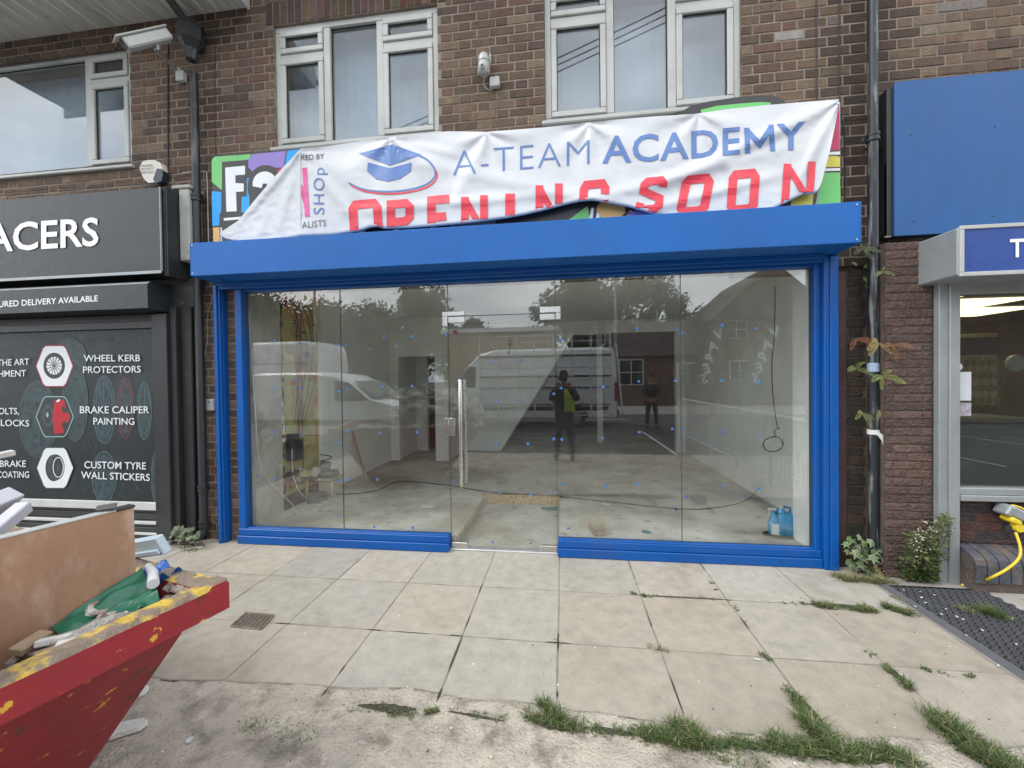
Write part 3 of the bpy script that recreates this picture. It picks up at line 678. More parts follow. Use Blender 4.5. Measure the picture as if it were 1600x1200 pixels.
G('yellow', [(1280, 250), (1292, 245), (1306, 244), (1312, 246), (1312, 261), (1280, 262)]); G('white', [(1280, 264), (1312, 263), (1312, 267), (1280, 268)])
G('green', [(1262, 271), (1312, 270), (1313, 330), (1274, 332), (1281, 290)])
G('green', [(1095, 172), (1120, 166), (1160, 162), (1190, 160), (1204, 161), (1204, 180), (1095, 186)])
gm.build('printed_artwork', [P[k] for k in order], sign, fix=False)

# ================================================================ BANNER
ban = thing('banner', (-.5, -.13, 3.3), 'sagging white vinyl banner with blue and red lettering hung over the shop sign', 'banner')
topP = [(344, 363), (349, 360), (372, 345), (400, 310), (430, 275), (468, 234), (520, 227), (575, 219), (610, 214), (660, 209), (700, 205), (760, 206), (800, 203), (850, 199), (905, 193), (960, 187), (1020, 182), (1085, 178), (1140, 170), (1200, 164), (1260, 159), (1311, 155)]
botP = [(344, 366), (352, 371), (372, 375), (430, 374), (470, 366), (520, 364), (560, 358), (578, 352), (590, 351), (600, 354), (640, 353), (700, 348), (740, 344), (786, 338), (820, 332), (850, 325), (880, 317), (905, 311), (926, 309), (955, 314), (985, 320), (1020, 330), (1060, 338), (1120, 337), (1170, 333), (1200, 327), (1222, 317), (1240, 308), (1258, 299), (1266, 300), (1278, 297), (1284, 285), (1290, 262), (1297, 235), (1303, 205), (1308, 180), (1311, 159)]
def lerpP(P_, x):
    if x <= P_[0][0]: return P_[0][1]
    for (a, b), (c, d) in zip(P_, P_[1:]):
        if x <= c: return b+(d-b)*(x-a)/(c-a)
    return P_[-1][1]
eyelets = [(468, 236), (611, 216), (760, 207), (920, 193), (1091, 178), (1308, 158), (1311, 160)]
def wrink(px, py):
    x = px/170.; y = py/170.
    w = 0
    for ex, ey in eyelets:
        dx, dy = (px-ex)/170., (py-ey)/170.; r_ = math.hypot(dx, dy)+.02; a = math.atan2(dy, dx)
        w += .013*math.exp(-r_/.55)*math.cos(a*7+ex)*min(1, r_*6)
        w += -.012*math.exp(-(dx/.5)**2)*math.exp(-dy/.25)
    # long diagonal drape folds
    for ax, ay, bx, by, A, wd in ((1308, 160, 1010, 300, .022, .09), (1308, 160, 1240, 300, .018, .07), (1091, 178, 1180, 330, .010, .08), (930, 310, 1230, 230, .014, .08), (920, 193, 905, 300, .010, .10), (468, 236, 560, 350, .016, .08), (611, 216, 745, 250, .008, .06), (468, 236, 360, 365, .018, .06), (468, 236, 430, 374, .014, .07), (640, 250, 1000, 330, .010, .10), (560, 330, 900, 300, .012, .07), (760, 207, 700, 340, .008, .09), (1000, 330, 1250, 265, .012, .07)):
        L = math.hypot(bx-ax, by-ay); ux, uy = (bx-ax)/L, (by-ay)/L
        t = ((px-ax)*ux+(py-ay)*uy)/L; d = ((px-ax)*uy-(py-ay)*ux)/170.
        if -.1 < t < 1.1: w += A*math.exp(-(d/wd)**2)*math.sin(PI*max(0, min(1, t*.8+.15)))*math.cos(d/wd*1.6)
    w += .006*noise.noise(Vector((x*1.6, y*2.2, 3)))+.0038*noise.noise(Vector((x*6, y*4, 7)))+(.0010+.0028*max(0, min(1, (500-px)/60)))*(1-abs(noise.noise(Vector((x*9+y*4, y*11-x*3, 5))))*3)
    return w
def banfn(px, py, dy=0.):
    t, b = lerpP(topP, px), lerpP(botP, px)
    over = py-b
    e = 1e-9
    yb = -.125-wrink(px, min(py, b))*1.25-.045*max(0, min(1, (py-t)/max(20, b-t)))*min(1, (b-t)/60)
    if over <= 0:
        p = onY(px, py, yb); n = Vector((0, 1, 0)); return p+n*dy
    R = 2.6   # px radius of the turned-under hem
    th = over/R
    if th < PI:
        zz = b+R*math.sin(th); p = onY(px, b, yb); q = onY(px, zz, yb); return Vector((p.x, yb+.022*(1-math.cos(th))*.8-dy*math.cos(th)*-1, q.z))
    q = onY(px, b-(over-PI*R), yb); return Vector((q.x, min(yb+.0352, -.09)-dy, q.z))
bm_ = MB(); NX, NY = 420, 64
vs = []
for i in range(NX+1):
    px = 344+(1311-344)*i/NX; t, b = lerpP(topP, px), lerpP(botP, px)
    hem = 28 if b-t > 60 else 28*(b-t)/60
    for j in range(NY+1):
        s_ = j/(NY-12)
        py = t+(b-t)*s_ if s_ <= 1 else b+hem*(j-(NY-12))/12
        vs.append(banfn(px, py))
bm_.add(vs, [(i*(NY+1)+j, i*(NY+1)+j+1, (i+1)*(NY+1)+j+1, (i+1)*(NY+1)+j) for i in range(NX) for j in range(NY)])
o = bm_.build('sheet', white_v, ban, smooth=True, fix=False)
def cut_grid(vs, fs, step):
    "slice a flat 2-D mesh so that it can follow the cloth"
    b = bmesh.new(); V = [b.verts.new((v[0], v[1], 0)) for v in vs]
    for f in fs:
        try: b.faces.new([V[i] for i in f])
        except ValueError: pass
    for ax in (0, 1):
        lo = min(v[ax] for v in vs); hi = max(v[ax] for v in vs); c = math.floor(lo/step)*step+step
        while c < hi:
            n = (1, 0, 0) if ax == 0 else (0, 1, 0); co = (c, 0, 0) if ax == 0 else (0, c, 0)
            bmesh.ops.bisect_plane(b, geom=b.verts[:]+b.edges[:]+b.faces[:], plane_co=co, plane_no=n); c += step
    b.verts.index_update(); v2 = [(v.co.x, v.co.y) for v in b.verts]; f2 = [tuple(v.index for v in f.verts) for f in b.faces]; b.free(); return v2, f2
def on_banner(mbx, vs, fs, mi=0, lift=-.004, step=5.): 
    v2, f2 = cut_grid(vs, fs, step); base = len(mbx.v)
    mbx.add([banfn(a, b, lift) for a, b in v2], f2, mi)
ink_blue = pm('ink_blue', (.105, .20, .46), .45, var=.05, vs=3); ink_red = pm('ink_red', (.72, .05, .075), .45, var=.05, vs=3); ink_dark = pm('ink_dark', (.12, .12, .13), .5, var=0)
b1 = MB(); v_, f_ = text_box('A-TEAM', 708, 275, 921, 257, y2=40, offset=-.018, spacing=1.08); on_banner(b1, v_, f_); b1.build('lettering_light', ink_blue, ban, fix=False)
b1 = MB(); v_, f_ = text_box('ACADE', 941, 255, 1156, 240, y2=42, offset=.014, spacing=1.04)
v_ = [(a, b+(2*math.sin((a-941)/215*PI)) ) for a, b in v_]; on_banner(b1, v_, f_)
v_, f_ = stroke([(1168, 240), (1166.5, 200)], 8); on_banner(b1, v_, f_); v_, f_ = stroke([(1207, 236), (1204.5, 195)], 8); on_banner(b1, v_, f_); v_, f_ = stroke([(1165.5, 203), (1187, 226), (1205.5, 198)], 8.5); on_banner(b1, v_, f_, 0, -.0045)
v_, f_ = text_box('Y', 1213, 236, 1258, 232, y2=42, offset=.014); on_banner(b1, v_, f_); b1.build('lettering_bold', ink_blue, ban, fix=False)
b1 = MB()
on_banner(b1, [(561, 240), (613, 226), (659, 242), (609, 259)], [(0, 1, 2, 3)])
on_banner(b1, [(575, 254), (609, 263), (643, 254), (642, 268), (626, 279), (607, 284), (588, 280), (574, 268)], [(0, 1, 2, 3, 4, 5, 6, 7)])
e1 = [(655, 243), (668, 250), (678, 262), (680, 274), (670, 286), (650, 294), (620, 299), (590, 299), (565, 295), (545, 286)]
cv = [(p.x, p.y) for p in crv([Vector((*q, 0)) for q in e1], 6)]
L = len(cv); a_, f_ = stroke(cv, 2.6); on_banner(b1, a_, f_); b1.build('cap_emblem', ink_blue, ban, fix=False)
b1 = MB(); a_, f_ = stroke([(x+2+1.5*i/L, y+3.5) for i, (x, y) in enumerate(cv)][int(L*.25):], 2.4); on_banner(b1, a_, f_); b1.build('emblem_swoosh', ink_red, ban, fix=False)
# OPENING SOON in heavy slanted block letters, built as strokes; the turned-under hem hides their feet
LT = {'O': ([(.12, .12), (.12, .88), (.22, 1), (.78, 1), (.88, .88), (.88, .12), (.78, 0), (.22, 0)], True), 'P': ([(.12, -.06), (.12, .94), (.7, .94), (.86, .82), (.86, .55), (.7, .44), (.2, .44)], False),
      'E': [([(.95, 1.0), (.12, 1.0), (.12, 0), (.95, 0)], False), ([(.2, .52), (.8, .52)], False)], 'N': [([(.12, -.06), (.12, 1.06)], False), ([(.88, -.06), (.88, 1.06)], False), ([(.12, 1.0), (.88, 0)], False)],
      'I': ([(.5, -.06), (.5, 1.06)], False), 'G': ([(.88, .72), (.88, .88), (.78, 1), (.22, 1), (.12, .88), (.12, .12), (.22, 0), (.78, 0), (.88, .12), (.88, .45), (.5, .45)], False),
      'S': ([(.88, .75), (.86, .9), (.76, 1), (.24, 1), (.12, .88), (.14, .66), (.84, .36), (.88, .12), (.76, 0), (.24, 0), (.12, .1), (.12, .26)], False)}
b1 = MB(); b2 = MB()
for k, (ch, x0, y0, w, h, sk) in enumerate([('O', 547, 375, 50, 56, -4), ('P', 606, 371, 40, 56, 0), ('E', 670, 368, 34, 56, 0), ('N', 722, 366, 39, 56, 0), ('I', 786, 362, 22, 56, 0), ('N', 838, 352, 40, 60, 0), ('G', 906, 348, 44, 60, 2), ('S', 998, 327, 40, 44, 10), ('O', 1062, 330, 48, 50, 10), ('O', 1138, 327, 46, 55, 4), ('N', 1222, 316, 50, 58, 4)]):
    it = LT[ch]; it = it if isinstance(it, list) else [it]
    for q, (pts, cl) in enumerate(it):
        pp = [(x0+a*w+(b-.5)*sk, y0-b*h-(a-.5)*w*.09) for a, b in pts]
        b1 = MB() if q == 0 else b1
        a_, f_ = stroke(pp, {'O': 13.5, 'I': 15, 'S': 12.5, 'N': (12, 12, 10)[q] if ch == 'N' else 12}.get(ch, 13), cl); on_banner(b1, a_, f_, 0, -.005-.0004*q, 6)
    b1.build('red_letter', ink_red, ban, fix=False)
b1 = MB()
v_, f_ = text_box('RED BY', 471, 251, 507, 248, y2=8, offset=.012); on_banner(b1, v_, f_)
v_, f_ = text_box('ALISTS', 472, 357, 510, 353, y2=10, offset=.0); on_banner(b1, v_, f_)
b1.build('small_lettering', ink_dark, ban, fix=False)
b1 = MB(); on_banner(b1, [(472, 263), (480, 262), (484, 338), (477, 339), (475, 318), (470, 305), (470, 287), (475, 293)], [(0, 1, 2, 3, 4, 5, 6, 7)]); b1.build('pink_shape', P['pink'], ban, fix=False)
b1 = MB(); vs, fs = text2d('SHOp', .0, spacing=1.15)
ax, bx = min(v.x for v in vs), max(v.x for v in vs)
on_banner(b1, [(507-(v.y/.7)*17-0*v.x, 335-(v.x-ax)/(bx-ax)*73) for v in vs], fs); b1.build('vertical_lettering', ink_blue, ban, fix=False)
m_ = MB(); a, b = onY(470, 233, -.165), onY(470.5, 372, -.165); m_.tube([a, b], .0022, 6); m_.build('seam', P['grey'], ban)
for ex, ey in eyelets[1:-1]:
    c = banfn(ex, ey+3, -.004); m_ = MB(); m_.lathe([(.004, 0), (.009, -.002), (.010, 0), (.004, .001)], c, 'y', 12); m_.build('eyelet', steel, ban)

# ================================================================ LEFT SHOP
ls = thing('fascia_sign', (-4.6, -.3, 2.7), 'dark grey fascia sign with large white letters above the closed shutter shop', 'sign')
f_m = pm('satin_dark_grey', (.026, .031, .035), .42, var=.08, vs=2, dirt=.15)
m_ = MB(); m_.cbox(-9, -3.752, -.30, -.002, 2.655, 3.452, .004); m_.build('panel_box', f_m, ls)
m_ = MB(); m_.cbox(-9, -3.748, -.306, -.3005, 2.64, 2.668, .002); m_.cbox(-3.7515, -3.744, -.306, -.29, 2.66, 3.452, .001); m_.build('edge_trim', grey_alu, ls)
m_ = MB(); v_, q_ = text_box('ACERS', -22, 394, 155, 383, y2=43, offset=.018); stamp(m_, v_, q_, -.3008, 0, -.006); 
m_.build('lettering', pm('white_letter', (.85, .86, .86), .5, var=0), ls, fix=False)
m_ = MB(); m_.cbox(-3.743, -3.715, -.27, -.01, 2.62, 3.47, .006); m_.cbox(-3.743, -3.725, -.28, -.271, 2.62, 3.46, .003); m_.build('end_frame', black_metal, ls)
cb = thing('concrete_bracket', (-3.6, -.1, 3.0), 'grey weathered concrete corbel end between the dark fascia and the pipe', 'bracket')
m_ = MB(); m_.cbox(-3.712, -3.60, -.15, .006, 2.80, 3.50, .01); m_.cbox(-3.78, -3.58, -.16, .006, 3.5005, 3.535, .006); m_.build('corbel', pm('render_grey', (.40, .41, .37), .9, var=.12, vs=5, bump=.2, bs=40, dirt=.3), cb)
m_ = MB(); m_.cbox(-9, -3.66, -.06, -.001, 2.36, 2.652, .004); m_.build('lintel_panel', black_metal, cb)
sh = thing('roller_shutter', (-4.9, -.1, 0), 'closed black shutter with hexagon pictures and white service names', 'shutter')
m_ = MB(); yb_ = -.30
m_.prism([Vector((-9, y, z)) for y, z in ((-.002, 2.60), (-.27, 2.572), (-.30, 2.548), (-.30, 2.320), (-.002, 2.300))], (9-3.907, 0, 0)); m_.build('shutter_housing', f_m, sh)
m_ = MB(); m_.add([(-9, -.2715, 2.5755), (-3.908, -.2715, 2.5755), (-3.908, -.302, 2.5495), (-9, -.302, 2.5495)], [(0, 1, 2, 3)]); m_.build('housing_edge', grey_alu, sh)
m_ = MB(); v_, q_ = text_box('URED DELIVERY AVAILABLE', -2, 480, 153, 470.5, y2=9.2, offset=.012); stamp(m_, v_, q_, -.3005, 0, -.001); m_.build('lettering', MATS['white_letter'], sh, fix=False)
Yp = -.10
m_ = MB(); z = .0
slat = []
while z < .40: m_.cbox(-9, -4.07, Yp+.002, Yp+.03, z, z+.066, .008); z += .07
m_.cbox(-9, -4.072, Yp+.01, Yp+.03, .32, 2.3, .002); m_.build('curtain', pm('shutter_slats', (.045, .048, .05), .5, .2, var=.2, vs=6), sh)
m_ = MB(); m_.cbox(-9, -4.073, -.125, -.095, .318, .398, .004); m_.cbox(-9, -4.09, -.115, -.097, .17, .2, .004); m_.cbox(-9, -4.08, -.115, -.097, .06, .085, .004)
m_.build('bottom_rail', pm('pale_grey_rail', (.52, .53, .52), .5, .0, var=.1, vs=4, dirt=.2), sh)
m_ = MB(); m_.cbox(-9, -4.05, -.13, -.10, 2.155, 2.225, .004); m_.cbox(-4.062, -4.0, -.14, -.001, .0, 2.29, .004); m_.cbox(-3.998, -3.87, -.16, -.001, .0, 2.29, .004); m_.build('guide_rail', black_metal, sh)
pb = onY(0, 527, Yp)
art = MB(); AO = ['bg', 'white', 'red', 'teal', 'dark', 'wheel', 'grey', 'disc', 'ghost']
AM = [pm('graphic_black', (.012, .019, .022), .5, var=.35, vs=1.8, col2=(.035, .05, .052), t0=.55, t1=.8, s2=1.6), pm('graphic_white', (.68, .72, .74), .5, var=.03), pm('graphic_red', (.42, .012, .02), .5, var=.15, vs=20), pm('graphic_teal', (.25, .42, .40), .5, var=.05), pm('graphic_dark', (.03, .03, .034), .5, var=.1), pm('graphic_wheel', (.06, .095, .105), .5, var=.3, vs=20), pm('graphic_grey', (.05, .065, .068), .5, var=.3, vs=20), pm('graphic_disc', (.026, .048, .054), .5, var=.6, vs=14), pm('graphic_ghost', (.14, .02, .03), .5, var=.3, vs=20)]
art.box(-9, -4.074, -.106, Yp, .40, 2.152, 0)
la = [0]
def A(c, pts): la[0] += 1; poly(art, pts, -.106, AO.index(c), -.0006-.00003*la[0])
def As(c, pts, w, cl=False): la[0] += 1; a_, b_ = stroke(pts, w, cl); stamp(art, a_, b_, -.106, AO.index(c), -.0006-.00003*la[0])
# ghosted wheels behind the writing
for cx, cy, rx, ry, c in ((163, 640, 17, 53, 'wheel'), (196, 637, 13, 48, 'ghost'), (226, 642, 11, 45, 'wheel'), (163, 745, 19, 40, 'wheel'), (60, 655, 30, 60, 'grey'), (118, 630, 20, 60, 'grey'), (246, 745, 9, 42, 'wheel'), (110, 560, 26, 30, 'grey')):
    A('disc', ell(cx, cy, rx, ry)[:-1]); As(c, ell(cx, cy, rx, ry)[:-1], 1.5, True); As(c, ell(cx, cy, rx*.78, ry*.8)[:-1], 1.0, True); As('grey', ell(cx, cy, rx*.22, ry*.2)[:-1], 1.6, True)
    for k in range(9):
        a = 2*PI*k/9+cx; As(c if k % 2 else 'grey', [(cx+rx*.2*math.cos(a), cy+ry*.2*math.sin(a)), (cx+rx*.82*math.cos(a+.12), cy+ry*.82*math.sin(a+.12))], 1.3)
for k in range(26):
    x, y = rnd.uniform(60, 240), rnd.choice([rnd.uniform(520, 545), rnd.uniform(690, 710), rnd.uniform(755, 780)]); As(pick('grey', 'wheel', 'wheel'), [(x, y), (x+rnd.uniform(-8, 14), y+rnd.uniform(-10, 10))], rnd.uniform(.6, 1.4))
def hexa(cx, cy, rx, ry): return [(cx-rx, cy), (cx-rx*.62, cy-ry*.88), (cx-rx*.48, cy-ry), (cx+rx*.48, cy-ry), (cx+rx*.62, cy-ry*.88), (cx+rx, cy), (cx+rx*.62, cy+ry*.88), (cx+rx*.48, cy+ry), (cx-rx*.48, cy+ry), (cx-rx*.62, cy+ry*.88)]
A('red', hexa(86, 572, 29.5, 32.5)); A('white', hexa(86, 572, 28, 31)); A('dark', ell(85.5, 571.5, 17, 20.5)[:-1]); A('white', ell(85.5, 571.5, 12, 14)[:-1]); A('grey', ell(85.5, 571.5, 2.5, 3)[:-1])
for k in range(14):
    a = 2*PI*k/14; As('dark', [(85.5+3*math.cos(a), 571.5+3.5*math.sin(a)), (85.5+12*math.cos(a+.1), 571.5+14*math.sin(a+.1))], 1.2)
A('teal', hexa(86.5, 651, 30, 32)); A('dark', hexa(86.5, 651, 28.5, 30.5)); A('grey', ell(76, 650, 9, 18)[:-1]); A('dark', ell(76, 650, 6, 12)[:-1]); A('teal', ell(75, 648, 2, 4)[:-1])
A('red', [(86, 626), (101, 624), (104, 640), (110, 648), (110, 656), (102, 664), (100, 676), (86, 678), (83, 652)]); A('dark', [(97, 634), (104, 638), (106, 645), (99, 645)]); A('dark', [(98, 660), (105, 657), (103, 668), (97, 668)]); A('white', [(89, 626), (94, 623), (95, 626), (90, 629)])
A('grey', hexa(87, 731, 29.5, 32.5)); A('white', hexa(87, 731, 28, 31)); A('dark', ell(85, 731, 13, 21)[:-1]); A('grey', ell(88, 730, 13.5, 20.5)[:-1]); A('dark', ell(91.5, 730, 10.5, 18.5)[:-1]); As('white', ell(92, 730, 8, 15.5)[:-1], 1.3, True)
for k in range(7):
    a = 2*PI*k/7; As('grey', [(92, 730), (92+7.5*math.cos(a), 730+14.5*math.sin(a))], 1.4)
for body, x0, y0, x1, y1, h in (('WHEEL KERB', 133, 565, 221, 564.5, 10.5), ('PROTECTORS', 132, 583, 222, 582, 10.5), ('BRAKE CALIPER', 127, 645.5, 235, 645.5, 11), ('PAINTING', 148, 663, 212, 663.5, 10.5), ('CUSTOM TYRE', 134, 731, 230, 733, 11), ('WALL STICKERS', 129, 747, 236, 751, 11),
                                 ('THE ART', -2, 572, 48, 570, 10), ('HMENT', 0, 589, 43, 588, 10), ('OLTS,', 0, 647, 32, 647, 10), ('& LOCKS', -10, 665, 48, 666, 10), ('BRAKE', 2, 729, 43, 729, 10), ('COATING', -2, 746, 48, 746, 10)):
    v_, q_ = text_box(body, x0, y0, x1, y1, y2=h, offset=.008); stamp(art, v_, q_, -.106, 1, -.0125)
art.build('printed_panel', AM, sh, fix=False)
pil = thing('black_pilaster', (-3.75, -.1, 0), 'black painted pilaster between the shutter and the thin downpipe', 'pilaster')
m_ = MB(); m_.cbox(-3.868, -3.80, -.13, .007, 0, 2.355, .006); m_.cbox(-3.799, -3.68, -.08, .007, 0, 2.36, .008); m_.cbox(-3.679, -3.64, -.05, .007, 0, 2.36, .006); m_.build('casing', pm('scuffed_black', (.018, .018, .02), .55, var=.2, vs=6, col2=(.09, .08, .07), t0=.66, t1=.72, s2=30), pil)
m_ = MB()
for k in range(26):
    a, b, c_ = rnd.uniform(-3.80, -3.63), rnd.uniform(-.07, -.01), rnd.uniform(2.37, 2.60); s_ = rnd.uniform(.015, .04); m_.cbox(a, a+s_*1.6, b, b+s_, c_, c_+s_*.8, .004, 0, None, Matrix.Rotation(rnd.uniform(-.1, .1), 4, 'Y'))
m_.build('crumbling_mortar', pm('crumbled_brick', (.10, .065, .045), .95, var=.5, vs=15, bump=.4, bs=40), pil)

# ================================================================ PIPES
def pipe(name, pts, r, label, n=18, collars=(), m=dark_plastic):
    t = thing(name, pts[-1], label, 'drainpipe'); q = MB(); q.tube(pts, r, n); q.build('pipe', m, t, auto=50)
    for c in collars:
        k = MB(); k.lathe([(r+.001, -.035), (r+.011, -.03), (r+.011, -.012), (r+.006, -.010), (r+.006, .010), (r+.011, .012), (r+.011, .03), (r+.001, .035)], c, 'z', n); k.box(c[0]-r-.03, c[0]+r+.03, c[1]+r*.4, c[1]+r*.4+.008, c[2]-.012, c[2]+.012); k.build('collar', m, t, auto=40)
    return t
px_, py_ = -3.578, -.085
p = onY(302, 120, -.09); 
lp = pipe('drainpipe', [(px_, -.085, 4.66), (px_, -.085, .16), (px_+.0, -.10, .10), (px_-.02, -.14, .06)], .036, 'black downpipe with a hopper head left of the shop, down to the pavement', collars=[(px_, -.085, 3.43), (px_, -.085, .19), (px_, -.085, .55)])
zt = onY(300, 45, -.09).z; m_ = MB(); cx_ = onY(300, 60, -.1).x
hp = [(.045, 4.60), (.05, 4.66), (.06, 4.70), (.105, 4.76), (.115, 4.77), (.115, 4.90), (.125, 4.905), (.125, 4.925), (.10, 4.925)]
k0 = onY(300, 84, -.11).z-4.66
m_.lathe([(a, b+k0) for a, b in hp], (px_, -.11, 0), n=8); m_.build('hopper', dark_plastic, lp)
m_ = MB(); m_.tube([(px_, -.11, 4.90+k0), (px_-.02, -.30, 5.02+k0), (px_-.12, -1.02, 5.46+k0)], .036, 16); m_.build('swan_neck', dark_plastic, lp, auto=50)
for x0, a, b in ((263, 70, 282), (1, 1, 1),):
    pass
rp = pipe('drainpipe', [(2.469, -.105, 5.9), (2.469, -.105, .06)], .0345, 'tall scuffed dark downpipe between the blue shop front and the textured brick pier', collars=[(2.469, -.105, 3.48), (2.469, -.105, 5.35)], m=pm('scuffed_pipe', (.018, .022, .027), .45, var=.2, vs=5, col2=(.16, .175, .18), t0=.52, t1=.62, s2=16, stretch=(1.6, 1.6, .18)))
m_ = MB(); c = onY(1362, 574, -.145); m_.lathe([(.038, -.035), (.038, .035)], (2.469, -.105, c.z), 'z', 20); m_.build('sticker', pm('pale_blue_sticker', (.35, .45, .6), .6, var=.3, vs=60), rp)
m_ = MB(); c = onY(1362, 676, -.145).z; m_.lathe([(.0385, -.018), (.040, -.016), (.040, .018), (.0385, .02)], (2.469, -.105, c), 'z', 20)
m_.prism([Vector((2.474, -.147, c+.01)), Vector((2.514, -.15, c-.02)), Vector((2.549, -.155, c-.13)), Vector((2.519, -.15, c-.14)), Vector((2.499, -.149, c-.06)), Vector((2.469, -.147, c-.02))], (0, .002, 0)); m_.build('white_rag', pm('white_cloth', (.72, .72, .70), .9, var=.08), rp)
m_ = MB(); m_.tube([(2.47, -.03, 3.43), (2.61, -.03, 3.43)], .012, 8); m_.build('bracket', dark_plastic, rp)
for (n_, pts, r_, lab) in (('cable', [onY(263, 70, -.006), onY(262, 150, -.006), onY(263, 280, -.006)], .007, 'dark cable clipped down the bricks left of the hopper pipe'),
                        ('cable', [onY(338, 40, -.004), onY(335, 150, -.005), onY(337, 244, -.004)], .003, 'thin dark cable running down the wall right of the hopper pipe to the sign corner'),
                        ('cable', [onY(1275, -60, -.004), onY(1276, 155, -.004)], .0035, 'thin cable hanging down the bricks to the right end of the banner'),
                        ('cable', [onY(1312, -60, -.006), onY(1312, 155, -.006), onY(1320, 210, -.006), onY(1321, 330, -.006)], .004, 'thin cable running down the dark stained bricks beside the banner end')):
    m_ = MB(); m_.tube(crv(pts, 4), r_, 6); o = m_.build(n_, dark_plastic, None, loc=pts[-1]); tag(o, lab, 'cable', None)
m_ = MB(); m_.tube([onY(285, 270, -.012), onY(319, 267, -.012), onY(323, 270, -.012), onY(324, 284, -.012), onY(326, 378, -.012)], .005, 8); o = m_.build('conduit', upvc, None, loc=onY(326, 378, -.012)); tag(o, 'thin white cable bent down beside the left end of the colourful sign', 'cable')
m_ = MB(); m_.tube(crv([onY(336, 455, -.01), onY(325, 490, -.02), onY(324, 530, -.015), onY(318, 570, -.02), onY(316, 600, -.02), onY(320, 622, -.01)], 5), .0028, 6); o = m_.build('loose_wire', pm('pale_wire', (.45, .42, .34), .6, var=.1), None, loc=onY(320, 622, -.01)); tag(o, 'loose thin pale wire curling down the bricks left of the blue post', 'wire')
gb = thing('key_box', onY(330, 632, -.02), 'small white plastic box screwed on the bricks left of the blue post', 'wall box')
a, b = onY(324, 642, -.02), onY(336, 623, -.02); m_ = MB(); m_.cbox(a.x, b.x, -.045, -.003, a.z, b.z, .01); m_.build('case', upvc, gb); m_ = MB(); m_.lathe([(.012, 0), (.012, -.004)], ((a.x+b.x)/2, -.046, b.z-.03), 'y', 14); m_.build('cap', grey_alu, gb)
m_ = MB()
for k in range(40):
    z = .02+k*.062+rnd.uniform(-.02, .02); x = -3.219+rnd.uniform(-.006, .002)
    if z < 2.4: m_.cbox(x, x+.016, -.012, -.001, z, z+rnd.uniform(.02, .05), .005)
o = m_.build('sealant_bead', pm('white_sealant', (.75, .74, .70), .8, var=.1), None, loc=(-3.21, -.01, 0)); tag(o, 'ragged white filler line between the narrow brick pier and the blue frame', 'sealant')

# ================================================================ CAMERAS AND ALARM
cc = thing('security_camera', onY(280, 120, -.01), 'white box security camera on a bent arm near the roof edge', 'camera')
A0 = onY(192, 68, -.62); B0 = onY(262, 52, -.36); D = (B0-A0); Ln = D.length; D.normalize()
X_ = D; Zv = Vector((0, 0, 1)); Yv = Zv.cross(X_).normalized(); Zv = X_.cross(Yv)
Rm = Matrix(((X_.x, Yv.x, Zv.x, A0.x), (X_.y, Yv.y, Zv.y, A0.y), (X_.z, Yv.z, Zv.z, A0.z), (0, 0, 0, 1)))
m_ = MB(); m_.cbox(0, Ln, -.05, .05, -.055, .03, .012, m=Rm); m_.cbox(-.04, Ln+.01, -.06, .06, .031, .045, .005, m=Rm); m_.build('housing', upvc, cc)
m_ = MB(); m_.cbox(-.003, .0, -.038, .038, -.04, .02, .001, m=Rm); m_.build('front_glass', black_metal, cc)
e0, e1, e2 = Rm @ Vector((Ln*.62, 0, -.06)), onY(243, 78, -.40), onY(275, 108, -.05)
m_ = MB(); m_.tube([e0, e0+Vector((0, 0, -.03)), e1, e2], .014, 10); m_.lathe([(.03, -.02), (.03, .0)], e2+Vector((0, .04, 0)), 'y', 16); m_.build('arm', grey_alu, cc, auto=40)
jb = onY(284, 121, -.02); m_ = MB(); m_.cbox(jb.x-.045, jb.x+.045, -.05, -.003, jb.z-.05, jb.z+.05, .006); m_.build('junction_box', upvc, cc)
ab = thing('alarm_box', onY(233, 268, -.01), 'cream and dark alarm box with rounded corners above the dark fascia', 'alarm box')
Ya = -.07
hexp = [(218, 262), (222, 253), (230, 250), (241, 250), (250, 254), (254, 264), (252, 274), (243, 284), (232, 286), (226, 281), (221, 272)]
m_ = MB(); m_.prism(outline_world(hexp, Ya), (0, .066, 0)); m_.build('cover', pm('cream_plastic', (.66, .64, .56), .45, var=.05), ab, auto=30)
dk = [(245, 263), (253, 264), (254.5, 272), (252, 283), (243, 286), (239, 280)]; m_ = MB(); m_.prism(outline_world(dk, Ya-.002), (0, .06, 0)); m_.build('strobe_lens', pm('dark_lens', (.02, .03, .05), .25, var=0), ab, auto=30)
m_ = MB()
for body, y in (('ARUNDELL', 260.5), ('SECURITY', 265.8), ('SERVICES', 271)):
    v_, q_ = text_box(body, 220.5, y+.6, 240.5, y-.6, y2=3.4, offset=.01); stamp(m_, v_, q_, Ya, 0, -.0015)
m_.build('lettering', ink_dark, ab, fix=False)
wc = thing('dome_camera', onY(757, 102, -.01), 'small white twin antenna camera with a black lens between the upstairs windows', 'camera')
c = onY(756, 98, -.07); r_ = .052
m_ = MB(); m_.lathe([(.02, .075), (.038, .068), (.048, .05), (r_, .02), (r_, -.0)], c, n=24); m_.build('cap', upvc, wc, auto=50)
m_ = MB(); m_.lathe([(r_, -.004), (r_, -.09), (r_*.9, -.10), (.0, -.10)][:3], c, n=24); m_.build('fork', upvc, wc, auto=50)
m_ = MB(); m_.lathe([(.001, -.055), (.02, -.052), (.038, -.036), (.047, 0), (.038, .036), (.02, .052), (.001, .055)], c+Vector((0, -.035, -.07)), 'z', 20); m_.build('head', upvc, wc, smooth=True)
